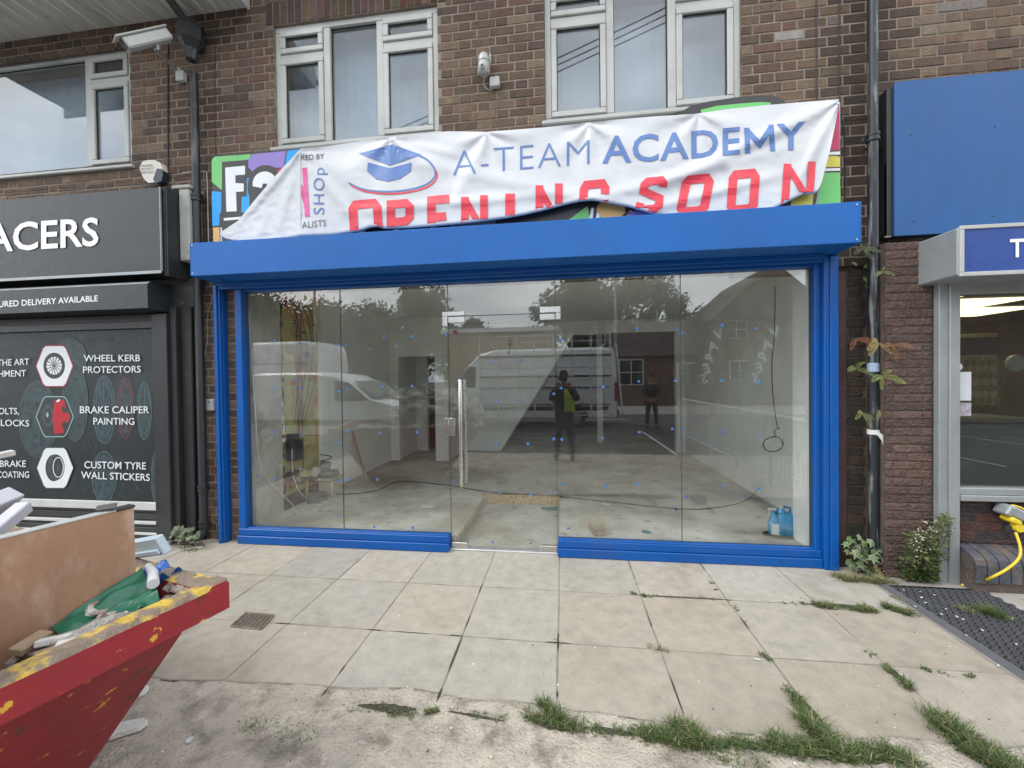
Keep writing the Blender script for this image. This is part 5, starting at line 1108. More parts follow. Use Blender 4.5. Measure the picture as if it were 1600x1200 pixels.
def strip(p, q, n, hgt, spread=.02, dens=14, dry=.15, wob=.02, clumps=True):
    for k in range(n):
        t = (k+r3.random())/n; d = noise.noise(Vector((p[0]*.01+t*6, p[1]*.01, 0)))
        if clumps and d < -.22: continue
        c = onZ(p[0]+(q[0]-p[0])*t, p[1]+(q[1]-p[1])*t, 0)+Vector((r3.uniform(-wob, wob), r3.uniform(-wob, wob), 0)); blades(gm_, c, int(dens*(1+d)), spread, hgt*(1+d*.8), r3, dry)
# (from, to, clumps, height)
strip((820, 1118), (905, 1140), 16, .05, .03, 22); strip((845, 1100), (880, 1125), 10, .07, .025, 22); strip((900, 1136), (1010, 1150), 14, .03, .025, 14); strip((1000, 1150), (1125, 1168), 34, .055, .035, 26); strip((1055, 1140), (1105, 1160), 14, .08, .03, 26)
strip((1130, 1160), (1200, 1168), 12, .05, .03, 18); strip((1210, 1170), (1420, 1185), 46, .06, .045, 30); strip((1235, 1085), (1290, 1165), 24, .05, .03, 24); strip((1225, 1070), (1240, 1092), 6, .03, .015, 12); strip((1255, 1125), (1300, 1165), 12, .09, .035, 30)
strip((1460, 1120), (1560, 1200), 30, .08, .05, 34); strip((1480, 1150), (1600, 1215), 26, .07, .06, 28); strip((1300, 1170), (1330, 1190), 8, .09, .04, 26)
strip((1370, 1035), (1425, 1078), 22, .045, .02, 20); strip((1352, 1016), (1366, 1028), 5, .02, .01, 10); strip((1440, 1050), (1535, 1058), 8, .02, .014, 12); strip((1440, 1047), (1460, 1052), 5, .03, .012, 14)
strip((1262, 945), (1365, 955), 34, .042, .03, 22, .2); strip((1210, 942), (1262, 945), 8, .02, .015, 10); strip((1382, 948), (1430, 962), 18, .05, .03, 22, .2); strip((1000, 930), (1145, 938), 26, .014, .018, 9, .5); strip((985, 928), (1010, 932), 8, .03, .012, 12); strip((1112, 905), (1120, 925), 5, .03, .014, 14, .3); strip((1190, 1026), (1204, 1034), 5, .03, .014, 16); strip((1135, 935), (1165, 972), 10, .012, .008, 8, .4)
strip((1490, 950), (1525, 962), 14, .05, .03, 22, .35); strip((1535, 955), (1570, 972), 20, .075, .04, 34, .05); strip((1445, 945), (1470, 955), 8, .03, .02, 12, .3)
strip((1310, 905), (1395, 912), 30, .09, .03, 16, .65); strip((1300, 900), (1345, 905), 16, .05, .025, 12, .8)
strip((1015, 1012), (1045, 1022), 6, .03, .02, 12, .5); strip((555, 1102), (650, 1112), 24, .008, .03, 26, .3); strip((668, 1105), (680, 1118), 6, .03, .015, 16); strip((700, 1112), (790, 1125), 16, .010, .02, 16, .3); strip((250, 850), (305, 862), 20, .05, .04, 12, .6)
strip((870, 995), (876, 1010), 3, .008, .005, 8, .3); strip((1390, 930), (1420, 945), 8, .02, .02, 9, .5)
strip((380, 1130), (470, 1160), 18, .006, .05, 16, .4, .05); strip((1100, 1180), (1200, 1200), 12, .03, .04, 12, .4)
gm_.build('grass', leaf_m, None, fix=False); go = bpy.data.objects['grass']; tag(go, 'short grass and moss growing along the slab joints', 'grass', None, 'stuff')
# moss in joints: flat dark patches
mo = MB()
for (a, b, w) in (((820, 1120), (905, 1141), .07), ((1000, 1151), (1125, 1168), .07), ((1130, 1161), (1205, 1169), .05), ((1205, 1170), (1425, 1186), .085), ((1237, 1088), (1292, 1165), .055), ((1468, 1125), (1560, 1200), .06), ((1370, 1037), (1425, 1078), .04), ((1262, 946), (1365, 955), .045), ((1382, 948), (1430, 962), .04), ((1000, 931), (1145, 938), .02), ((905, 1137), (1000, 1150), .035), ((560, 1103), (650, 1110), .05), ((422, 980), (450, 983), .012), ((575, 980), (598, 984), .012), ((705, 985), (722, 1000), .012), ((722, 996), (700, 1050), .013), ((690, 1075), (680, 1098), .014), ((853, 1004), (892, 1007), .012), ((872, 990), (870, 1020), .012), ((868, 1080), (868, 1090), .014), ((752, 912), (752, 930), .012), ((742, 962), (732, 985), .009), ((538, 1038), (528, 1055), .009), ((515, 1075), (505, 1090), .012), ((1042, 1055), (1068, 1115), .009), ((1160, 965), (1172, 985), .012), ((700, 1112), (790, 1128), .02)):
    A_, B_ = onZ(*a, .0), onZ(*b, .0)
    if abs(B_.x-A_.x) < abs(B_.y-A_.y):
        jx = min(xs, key=lambda v: abs(v-(A_.x+B_.x)/2))
        if abs(jx-(A_.x+B_.x)/2) < .09: A_.x = B_.x = jx
    else:
        jy = min((-.645, -1.24), key=lambda v: abs(v-(A_.y+B_.y)/2))
        if abs(jy-(A_.y+B_.y)/2) < .09: A_.y = B_.y = jy
    d = (B_-A_).normalized(); s_ = Vector((-d.y, d.x, 0)); n = 10; L_ = []; R2 = []
    for k in range(n+1):
        t = k/n; ww = w*.5*math.sin(PI*(t*.9+.05))*r3.uniform(.7, 1.2); c = A_.lerp(B_, t); L_.append(c+s_*ww+Vector((0, 0, .0035))); R2.append(c-s_*ww+Vector((0, 0, .0035)))
    mo.add(L_+R2, [(k, k+1, n+2+k, n+1+k) for k in range(n)])
o = mo.build('moss', pm('moss', (.085, .08, .055), .95, var=.4, vs=40, bump=.5, bs=80), None, fix=False); tag(o, 'dark moss filling parts of the slab joints', 'moss', None, 'stuff')
def lobed(mb, c, size, nrm, up, col, lobes=5, depth=.45):
    nrm = nrm.normalized(); u = up-nrm*up.dot(nrm)
    if u.length < 1e-3: u = nrm.orthogonal()
    u.normalize(); v = nrm.cross(u); pts = [Vector(c)-u*size*.5]; n = lobes*2-1
    for k in range(n):
        a = math.radians(-118+236*k/(n-1)); r_ = size*(.62 if k % 2 == 0 else .62*(1-depth)); r_ *= 1+.35*math.cos(a)*(k % 2 == 0)
        pts.append(c+u*r_*math.cos(a)+v*r_*math.sin(a)-nrm*.18*size*(abs(math.sin(a))**2))
    mb.add([Vector(c)]+pts, [(0, 1+k, 1+(k+1) % len(pts)) for k in range(len(pts))], 0, col)
def oval(mb, c, L_, w, d, nrm, col):
    d = d.normalized(); s_ = d.cross(nrm).normalized(); n2 = s_.cross(d)
    mb.add([c, c+d*L_*.35+s_*w+n2*.1*w, c+d*L_*.75+s_*w*.7, c+d*L_-n2*L_*.12, c+d*L_*.75-s_*w*.7, c+d*L_*.35-s_*w+n2*.1*w, c+d*L_*.5-n2*w*.25], [(0, 1, 6), (1, 2, 6), (2, 3, 6), (3, 4, 6), (4, 5, 6), (5, 0, 6)], 0, col)
r3 = random.Random(21)
sy = thing('sycamore_seedling', onZ(1345, 905, 0), 'leafy seedling with big lobed pale green leaves at the foot of the blue post', 'plant')
stems = MB(); lv = MB(); b0 = Vector((2.38, -.13, 0))
LC = [(.17, .22, .12), (.13, .20, .09), (.20, .25, .15), (.10, .16, .06), (.15, .2, .08), (.28, .24, .10)]
for (px, py, s_) in ((1330, 843, .075), (1322, 850, .06), (1345, 840, .07), (1362, 848, .085), (1352, 862, .08), (1375, 858, .07), (1338, 865, .085), (1330, 880, .09), (1345, 882, .075), (1365, 872, .085), (1380, 872, .08), (1355, 890, .07), (1372, 888, .085), (1388, 890, .07), (1340, 856, .07), (1360, 900, .06), (1325, 862, .055), (1367, 862, .06), (1382, 882, .07), (1350, 850, .06), (1348, 872, .07), (1378, 898, .06), (1392, 882, .05)):
    y = -.10-r3.uniform(0, .14); c = onY(px, py, y); col = LC[5] if (py > 880 and px > 1360) else r3.choice(LC[:5]); kk = r3.uniform(.8, 1.15)
    lobed(lv, c, s_*.85, Vector((r3.uniform(-.5, .5), -1+r3.uniform(-.2, .4), r3.uniform(.4, 1.3))), Vector((r3.uniform(-.8, .8), -.3, -.7)), tuple(v*kk for v in col))
    stems.tube(crv([b0+Vector((r3.uniform(-.05, .05), 0, 0)), b0.lerp(c, .5)+Vector((0, 0, .03)), c], 4), .003, 5)
lv.build('leaves', leaf_m, sy, fix=False); stems.build('stem', pm('stem', (.10, .07, .04), .8, var=.2), sy)
bu = thing('bushy_weed', onZ(1445, 912, 0), 'bushy flowering weed with many small leaves against the grey shop frame', 'plant')
stems = MB(); lv = MB()
for k in range(46):
    px = r3.uniform(1400, 1482); base = onY(1435+r3.uniform(-20, 25), 912, -.24); base.z = 0
    fr_ = (px-1400)/90; top = onY(px+r3.uniform(-4, 14), 912-(62+58*fr_)*r3.uniform(.5, 1.08), -.22-r3.uniform(0, .16)); 
    mid = base.lerp(top, .5)+Vector((r3.uniform(-.03, .03), r3.uniform(-.03, .03), 0)); cv = crv([base, mid, top], 8); stems.tube(cv, .0022, 4)
    for q in range(42):
        t = r3.uniform(.12, 1); c = cv[min(len(cv)-1, int(t*(len(cv)-1)))]; d = Vector((r3.uniform(-1, 1), r3.uniform(-1, 1), r3.uniform(-.2, .9)))
        hi = t > .62 and r3.random() < .5; col = r3.choice([(.20, .19, .10), (.15, .16, .07)]) if hi else r3.choice(GR[:3]); kk = r3.uniform(.65, 1.3)
        oval(lv, c+d.normalized()*r3.uniform(0, .02), r3.uniform(.016, .042)*(.6 if hi else 1), r3.uniform(.004, .008), d, Vector((r3.uniform(-.5, .5), -1, .7)), tuple(v*kk for v in col))
    if r3.random() < .6:
        for q in range(3): s_ = .0035; c = top+Vector((r3.uniform(-.02, .02), r3.uniform(-.02, .02), r3.uniform(-.03, .01))); lv.box(c.x-s_, c.x+s_, c.y-s_, c.y+s_, c.z-s_, c.z+s_, 0, (.6, .58, .5))
lv.build('leaves', leaf_m, bu, fix=False); stems.build('stem', MATS['stem'], bu)
iv = thing('wall_weed', onZ(285, 850, 0), 'grey green broad leaved weed at the foot of the black pilaster and downpipe', 'plant'); lv = MB(); stems = MB()
for k in range(44):
    px, py = r3.uniform(266, 310), r3.uniform(823, 846); 
    if (px-266)/44*12 > 846-py+6: pass
    c = onY(px, py, -.17-r3.uniform(0, .12)); col = r3.choice([(.12, .15, .09), (.10, .13, .07), (.15, .17, .11), (.08, .11, .05)])
    lobed(lv, c, r3.uniform(.03, .05), Vector((r3.uniform(-.5, .5), -1, r3.uniform(.5, 1.4))), Vector((r3.uniform(-1, 1), -.2, -.5)), col, 4, .2)
    stems.tube([Vector((c.x, -.17, 0)), c], .002, 4)
lv.build('leaves', leaf_m, iv, fix=False); stems.build('stem', MATS['stem'], iv)
def fern(c, label, n, size, col, fl_='l'):
    t = thing('wall_fern', c, label, 'fern', None); q = MB()
    for k in range(n):
        a = PI*(k+.5)/n+r3.uniform(-.2, .2) if fl_ == 'u' else r3.uniform(0, 2*PI)
        d = Vector((math.cos(a), -.5, math.sin(a)*.6)); L_ = size*r3.uniform(.7, 1.1); tip = c+d.normalized()*L_+Vector((0, 0, -L_*.35)); cv = crv([c, c.lerp(tip, .5)+Vector((0, 0, L_*.12)), tip], 7)
        for i, p in enumerate(cv[1:]):
            w = L_*.22*math.sin(PI*min(1, (i+1)/len(cv)*.95+.04)); dd = (cv[min(i+1, len(cv)-1)]-cv[i]).normalized(); s_ = dd.cross(Vector((0, -1, .3))).normalized(); kk = r3.uniform(.8, 1.2)
            for sg in (-1, 1): oval(q, p, w, L_*.028, s_*sg+dd*.35, Vector((0, -1, .4)), tuple(v*kk for v in col))
    q.build('fronds', leaf_m, t, fix=False); return t
for px, py, lab, n, s_, col in ((1348, 388, 'small green fern beside the downpipe just under the end of the blue housing', 6, .10, (.14, .17, .08)), (1378, 425, 'tiny fern right of the downpipe, the highest on that side', 4, .07, (.22, .26, .08)),
                                (1338, 530, 'brown withered fern on the left of the downpipe', 3, .13, (.20, .08, .035)), (1372, 536, 'yellowing fern crossing in front of the downpipe above its sticker', 5, .13, (.30, .24, .08)), (1395, 540, 'brown withered fern on the right of the downpipe', 3, .11, (.22, .10, .04)),
                                (1338, 577, 'green fern left of the pipe sticker', 4, .12, (.15, .19, .06)), (1378, 588, 'green fern right of the pipe sticker', 4, .12, (.20, .24, .06)), (1348, 646, 'lowest green fern, just above the white rag on the pipe', 4, .10, (.18, .22, .06)), (1376, 645, 'small fern right of the pipe above the white rag', 3, .07, (.20, .22, .07))):
    fern(onY(px, py, -.19 if px > 1360 else -.12), lab, n, s_, col)
lf = thing('creeper_leaves', onY(1345, 430, -.05), 'few broad bright green leaves on a thin twig left of the downpipe', 'plant'); q = MB()
for px, py, L_, a in ((1348, 418, .10, .3), (1349, 432, .07, -1.2), (1351, 445, .08, -.9), (1340, 415, .06, 2.6)): oval(q, onY(px, py, -.06), L_, L_*.22, Vector((math.cos(a), -.2, math.sin(a))), Vector((0, -1, .3)), (.20, .26, .10))
q.build('leaves', leaf_m, lf, fix=False); q = MB(); q.tube(crv([onY(1324, 415, -.03), onY(1334, 422, -.05), onY(1346, 432, -.05), onY(1350, 445, -.05)], 4), .002, 5); q.build('twig', MATS['stem'], lf)
m_ = MB(); m_.cbox(2.262, 2.325, -.03, .02, 0, 2.45, .006); o = m_.build('old_pipe_casing', pm('oxide_red', (.065, .030, .030), .7, var=.3, vs=8, dirt=.3), None, loc=(2.29, 0, 0)); tag(o, 'dark oxide red vertical strip beside the right blue post', 'pipe casing')
c = onZ(266, 853, 0); scrap('crushed_can', 263, 852, .035, .03, .03, pm('can', (.4, .5, .55), .35, .6, var=.5, vs=60), 'crushed pale can lying by the weed under the shutter corner', 'can', .3, 8)
scrap('torn_card', 300, 858, .10, .02, .004, plb, 'flat torn white card strip by the foot of the black downpipe', 'card', .45, 12)

# ================================================================ THINGS INSIDE THE SHOP
def tubeobj(name, pts, r, m, label, cat, group=None, n=6, sm=6):
    pts = [Vector((max(p[0], -3.165 if p[1] < 1.9 and name in ('white_cable', 'floor_cable') else -9), p[1], p[2])) for p in pts]
    q = MB(); q.tube(crv(pts, sm), r, n); o = q.build(name, m, None, loc=pts[0], smooth=True); return tag(o, label, cat, group)
wcab = pm('white_cable', (.72, .72, .70), .5, var=.03); bcab = pm('black_cable', (.02, .02, .02), .5, var=0)
tubeobj('white_cable', [onY(385, 485, .06), onY(393, 560, .08), onY(399, 640, .12), onY(410, 735, .2), onZ(425, 792, .11)+Vector((0, 0, 0)), onZ(437, 801, .11), onZ(450, 796, .11), onZ(458, 785, .11), onZ(490, 785, .11), onZ(512, 784, .11), onZ(500, 789, .11), onZ(492, 786, .11), onZ(512, 781, .11)], .005, wcab, 'long white cable hanging at the left of the shop window and looping on the floor', 'cable')
tubeobj('white_cable', [onZ(495, 784, .115), onZ(480, 780, .12), onY(468, 768, .7), onY(458, 740, .68), onY(451, 705, .68), onY(454, 694, .7)], .005, wcab, 'short white cable running up from the floor coil to the wall box', 'cable')
tubeobj('white_hose', [onY(430, 565, .52), onY(436, 600, .58), onY(441, 640, .6), onY(443, 680, .60)], .012, wcab, 'white flexible pipe hanging against the stripped wall', 'hose', n=10)
q = MB(); c = onY(443, 688, .60); q.lathe([(.014, -.02), (.022, -.018), (.022, .02), (.014, .025)], c, n=14); o = q.build('hose_nozzle', wcab, None, loc=c, auto=40); tag(o, 'white fitting at the end of the hanging flexible pipe', 'fitting')
cp = pm('copper', (.35, .16, .09), .4, .8, var=.2)
for i, (a, b, lab) in enumerate(((464, 470, 'copper pipe running straight down the stripped wall, nearest to the grey plaster'), (469, 474, 'thinner copper pipe parallel to the first on the stripped wall'))):
    q = MB(); t0 = onY(a, 560, 1.0); q.tube([(-3.245+.01*i, .92+.06*i, 2.6), (-3.245+.01*i, .92+.06*i, .62-.1*i)], .011-.003*i, 8); o = q.build('copper_pipe', cp, None, loc=(-3.245, 1.02, .5)); tag(o, lab, 'pipe')
for i in range(4):
    y = .93+.11*i; tubeobj('wall_wire', [(-3.23, y-.1, 2.55), (-3.22, y+.03, 2.1), (-3.235, y-.02, 1.6), (-3.22, y-.12-.05*i, 1.1)], .004, bcab, ['nearest', 'second', 'third', 'farthest'][i]+' dark electric wire dangling over the stripped orange wall', 'wire', 'wires on the stripped wall')
q = MB(); q.cbox(-3.25, -3.14, .68, .84, .66, .90, .01); q.cbox(-3.25, -3.16, .70, .80, .905, .98, .006); o = q.build('meter_box', dark_plastic, None, loc=(-3.2, .95, .68)); tag(o, 'dark electricity meter box low on the stripped wall', 'meter')
q = MB(); q.lathe([(.055, -.04), (.06, 0), (.055, .04)], (-3.19, .68, .48), 'x', 16); q.cbox(-3.25, -3.19, .70, .84, .44, .53, .006); o = q.build('stop_valve', dark_plastic, None, loc=(-3.2, .95, .45), auto=40); tag(o, 'round black valve wheel under the meter box', 'valve')
q = MB(); q.lathe([(.018, FZ), (.018, .33), (.022, .34), (.022, .36)], (-3.17, .94, 0), n=12); o = q.build('gas_pipe', pm('yellow_pipe', (.45, .36, .05), .5, var=.1), None, loc=(-3.17, .94, FZ), auto=40); tag(o, 'short yellow gas pipe standing up from the floor by the stripped wall', 'pipe')
wet = thing('site_vacuum', (-2.88, 1.55, FZ), 'cream tub with a power tool and coiled lead on top by the left wall', 'vacuum')
cream = pm('cream_tub', (.52, .50, .38), .6, var=.1, dirt=.4); gt = pm('grey_tool', (.16, .16, .16), .5, var=.3, vs=15)
q = MB(); q.cbox(-2.98, -2.78, 1.45, 1.68, FZ+.0, .30, .02); q.cbox(-2.99, -2.77, 1.44, 1.69, .3005, .33, .008); q.build('tub', cream, wet); q = MB(); q.cbox(-2.97, -2.79, 1.46, 1.67, .3305, .42, .03); q.lathe([(.07, -.05), (.075, .03), (.04, .05)], (-2.90, 1.5, .48), 'x', 14); q.build('motor_head', gt, wet, auto=40)
q = MB(); q.cbox(-.05, .05, -.02, .02, -.06, .06, .006, m=tilt(-2.99, 1.42, .43, .3, 0, .5)); q.build('label_plate', upvc, wet); q = MB(); q.tube(crv([(-2.92+.07*math.cos(k*.9), 1.55+.05*math.sin(k*.9), .50+.012*k) for k in range(12)], 4), .007, 6); q.build('coiled_lead', bcab, wet)
wet.location += Vector((-.20, -.27, 0))
q = MB(); q.lathe([(.115, FZ), (.125, .13), (.125, .155), (.10, .165), (.09, .15)], (-3.07, .99, 0), n=24); q.tube(crv([(-3.07+.1*math.cos(k*.7), .99+.1*math.sin(k*.7), .17+.002*k) for k in range(20)], 3), .008, 6); o = q.build('coil_drum', gt, None, loc=(-3.07, .99, FZ), auto=40); tag(o, 'low grey drum of coiled hose on the floor in front of the cream tub', 'drum')
a = Vector((-3.05, 2.2, FZ)); b = Vector((-3.185, 2.1, .80))
q = MB(); d = (b-a); R_ = Matrix.Translation(a) @ d.to_track_quat('Z', 'Y').to_matrix().to_4x4(); q.cbox(-.05, .05, -.012, .012, 0, .75, .003, m=R_); o = q.build('plank', pm('bare_wood', (.45, .33, .22), .8, var=.2, vs=4, stretch=(1, 1, .2)), None, loc=a); tag(o, 'short wooden plank leaning on the white left wall', 'plank')
tubeobj('floor_cable', [onZ(515, 771, .11), onZ(545, 772, .11), onZ(590, 766, .11), onZ(625, 752, .11), onZ(700, 758, .11), onZ(760, 768, .11), onZ(875, 776, .11), onZ(960, 785, .11), onZ(1060, 795, .11), onZ(1120, 793, .11), onZ(1165, 782, .11), onZ(1195, 768, .13)+Vector((0, 0, .1)), Vector((2.37, .72, .62)), Vector((2.385, .72, .66))], .006, bcab, 'long black cable snaking across the shop floor to the wall socket', 'cable', sm=10)
q = MB(); q.cbox(2.386, 2.399, .64, .80, .63, .75, .004); q.cbox(2.36, 2.386, .69, .74, .645, .70, .006); o = q.build('wall_socket', grey_alu, None, loc=(2.39, .72, .63)); tag(o, 'grey socket with a black plug in it on the right interior wall', 'socket')
tubeobj('hanging_wire', [onY(1211, 447, .35), onY(1210, 520, .35), onY(1206, 570, .35), onY(1208, 620, .35), onY(1214, 664, .35), onY(1218, 669, .35), onY(1210, 672, .35), onY(1211, 682, .35)]+[onY(1208+15*math.cos(k*.8+1.6)*(1+.03*(k % 3)), 694-11*math.sin(k*.8+1.6)*(1+.05*(k % 4)), .35+.004*k) for k in range(26)], .0045, bcab, 'thin black wire hanging down and ending in a loose coil, seen near the right pier', 'wire', sm=5)
blue_liq = pm('blue_plastic_bottle', (.015, .25, .50), .25, var=.08, vs=6, coat=.3)
bt = thing('jerry_can', (2.02, .26, FZ), 'translucent blue jerry can standing on the floor behind the right end of the glass', 'container')
c1 = onZ(1222, 838, FZ); q = MB(); cx_, cy_ = c1.x+.03, c1.y+.02
q.cbox(cx_-.07, cx_+.07, cy_-.05, cy_+.05, FZ, FZ+.22, .02); q.lathe([(.045, .22), (.03, .25), (.022, .26)], (cx_-.03, cy_, FZ), n=14); q.tube([(cx_+.05, cy_, FZ+.2), (cx_+.05, cy_, FZ+.26), (cx_-.0, cy_, FZ+.27)], .012, 8); q.build('body', blue_liq, bt, auto=50); q = MB(); q.lathe([(.024, .26), (.024, .285)], (cx_-.03, cy_, FZ), n=14); q.build('cap', upvc, bt)
sp = thing('spray_bottle', (1.9, .24, FZ), 'blue spray bottle with a white trigger and label beside the jerry can', 'bottle'); c1 = onZ(1207, 836, FZ); cx_, cy_ = c1.x, c1.y-.02
q = MB(); q.cbox(cx_-.045, cx_+.045, cy_-.03, cy_+.03, FZ, FZ+.15, .015); q.lathe([(.04, .15), (.03, .18), (.014, .21), (.014, .23)], (cx_, cy_, FZ), n=14); q.build('body', blue_liq, sp, auto=50)
q = MB(); q.cbox(cx_-.034, cx_+.034, cy_-.0325, cy_-.0305, FZ+.015, FZ+.12, .0005); q.build('label', pm('bottle_label', (.55, .68, .70), .5, var=.25, vs=80), sp); q = MB(); q.cbox(cx_-.05, cx_+.025, cy_-.014, cy_+.014, FZ+.235, FZ+.262, .008); q.tube([(cx_-.03, cy_, FZ+.24), (cx_-.045, cy_, FZ+.19)], .006, 6); q.build('trigger', upvc, sp)
q = MB(); c1 = onZ(1225, 842, FZ+.01); q.tube([(c1.x+.14*math.cos(a/20*PI*2), c1.y+.06+.06*math.sin(a/20*PI*2), FZ+.012+.02*math.sin(a/20*PI)) for a in range(18)], .012, 8); o = q.build('cable_loop', bcab, None, loc=c1, smooth=True); tag(o, 'loop of thick black cable on the floor in front of the blue bottles', 'cable')
bk = thing('brick_stack', onZ(932, 836, FZ), 'two pale house bricks stacked on the shop floor near the door', 'bricks'); c1 = onZ(932, 832, FZ)
pbm = pm('pink_brick', (.36, .24, .18), .9, var=.15, vs=20, bump=.4, bs=60); pb2 = pm('cream_brick', (.46, .40, .30), .9, var=.1, vs=20, bump=.4, bs=60)
q = MB(); q.cbox(-.05, .05, -.1, .105, 0, .066, .004, m=Matrix.Translation(c1) @ Matrix.Rotation(.22, 4, 'Z')); q.build('lower_brick', pbm, bk); q = MB(); q.cbox(-.052, .048, -.105, .10, .067, .133, .004, m=Matrix.Translation(c1) @ Matrix.Rotation(.27, 4, 'Z')); q.lathe([(.022, .1332), (.022, .1345)], c1+Vector((.0, -.02, 0)), n=12); q.build('upper_brick', pb2, bk)
osb = pm('osb', (.42, .29, .13), .85, var=.3, vs=40, bump=.3, bs=60, col2=(.55, .43, .24), t0=.45, t1=.6, s2=45); q = MB(); q.cbox(-1.03, -.052, 1.355, 1.379, .013, .128, .002); o = q.build('board_strip', osb, None, loc=(-.54, 1.36, .013)); tag(o, 'strip of chipboard edging the back of the pit inside the door', 'board')
q = MB(); 
for k in range(60):
    y = .02+k*.0226; q.cbox(-1.02, -1.02+rnd.uniform(.004, .022), y, y+.0225, .012, FZ+rnd.uniform(-.01, .002), .003); q.cbox(-.05-rnd.uniform(.003, .014), -.05, y, y+.0225, .012, FZ+rnd.uniform(-.008, .001), .003)
o = q.build('broken_screed', pm('broken_screed', (.36, .32, .25), .95, var=.25, vs=20), None, loc=(-.5, .6, .01)); tag(o, 'rough broken screed edge round the pit inside the glass door', 'screed')
def floorbit(px, py, w, l, hh, mat_, lab, cat, rz=0., g=None, name='offcut'):
    c = onZ(px, py, FZ); q = MB(); q.cbox(-w, w, -l, l, .001, hh, .001, m=Matrix.Translation(c) @ Matrix.Rotation(rz, 4, 'Z')); o = q.build(name, mat_, None, loc=c); return tag(o, lab, cat, g)
floorbit(667, 792, .07, .02, .006, white_v, 'thin white offcut strip on the floor left of the door', 'offcut', .1); floorbit(947, 788, .05, .02, .006, white_v, 'white torn strip on the floor behind the bricks', 'offcut', -.5); floorbit(962, 833, .035, .007, .006, white_v, 'narrow white strip on the floor right of the bricks', 'offcut', -.5)
floorbit(1150, 776, .13, .16, .012, pm('grey_sheet', (.30, .31, .33), .6, var=.05), 'flat grey square panel on the floor near the right wall', 'panel', .1); floorbit(1010, 833, .04, .015, .02, pm('teal_wrap', (.03, .16, .17), .4, var=.2), 'crumpled teal wrapper on the floor near the sill', 'wrapper', -.4, name='wrapper')
c = onZ(862, 795, .03); q = MB(); q.prism([c+Vector((-.13, 0, -.005)), c+Vector((-.02, -.04, -.005)), c+Vector((.06, -.02, -.005)), c+Vector((.06, .05, -.005))], (0, 0, .02)); o = q.build('wrapper', MATS['teal_wrap'], None, loc=c); tag(o, 'teal wrapper lying in the pit corner below the chipboard strip', 'wrapper')
for k, (a, b) in enumerate([(1004, 717), (920, 724), (895, 714), (1000, 762), (990, 766), (1053, 748), (700, 770), (835, 706), (838, 722), (1030, 728), (905, 715), (800, 745), (1010, 768)]): floorbit(a, b, rnd.uniform(.008, .03), rnd.uniform(.006, .015), .004, white_v, 'tiny pale crumb of plaster on the shop floor', 'crumb', rnd.uniform(0, 3), 'pale crumbs on the shop floor', 'plaster_crumb')
# debris in the dark doorway
q = MB(); rr = random.Random(8)
for k in range(60):
    x, y = rr.uniform(-2.85, -2.2), rr.uniform(5.2, 6.6); s_ = rr.uniform(.04, .14); q.cbox(-s_, s_, -s_*.6, s_*.6, -s_*.3, s_*.3, .005, 0, rr.choice([(.5, .5, .5), (.3, .28, .25), (.15, .12, .1), (.6, .6, .62)]), tilt(x, y, FZ+rr.uniform(.02, .8)*(1-abs(x+2.5)*.8), rr.uniform(0, 3), rr.uniform(-1, 1)))
o = q.build('rubble', MATS['rubble_bits']); tag(o, 'rubble heap in the dark back doorway', 'rubble', None, 'stuff')
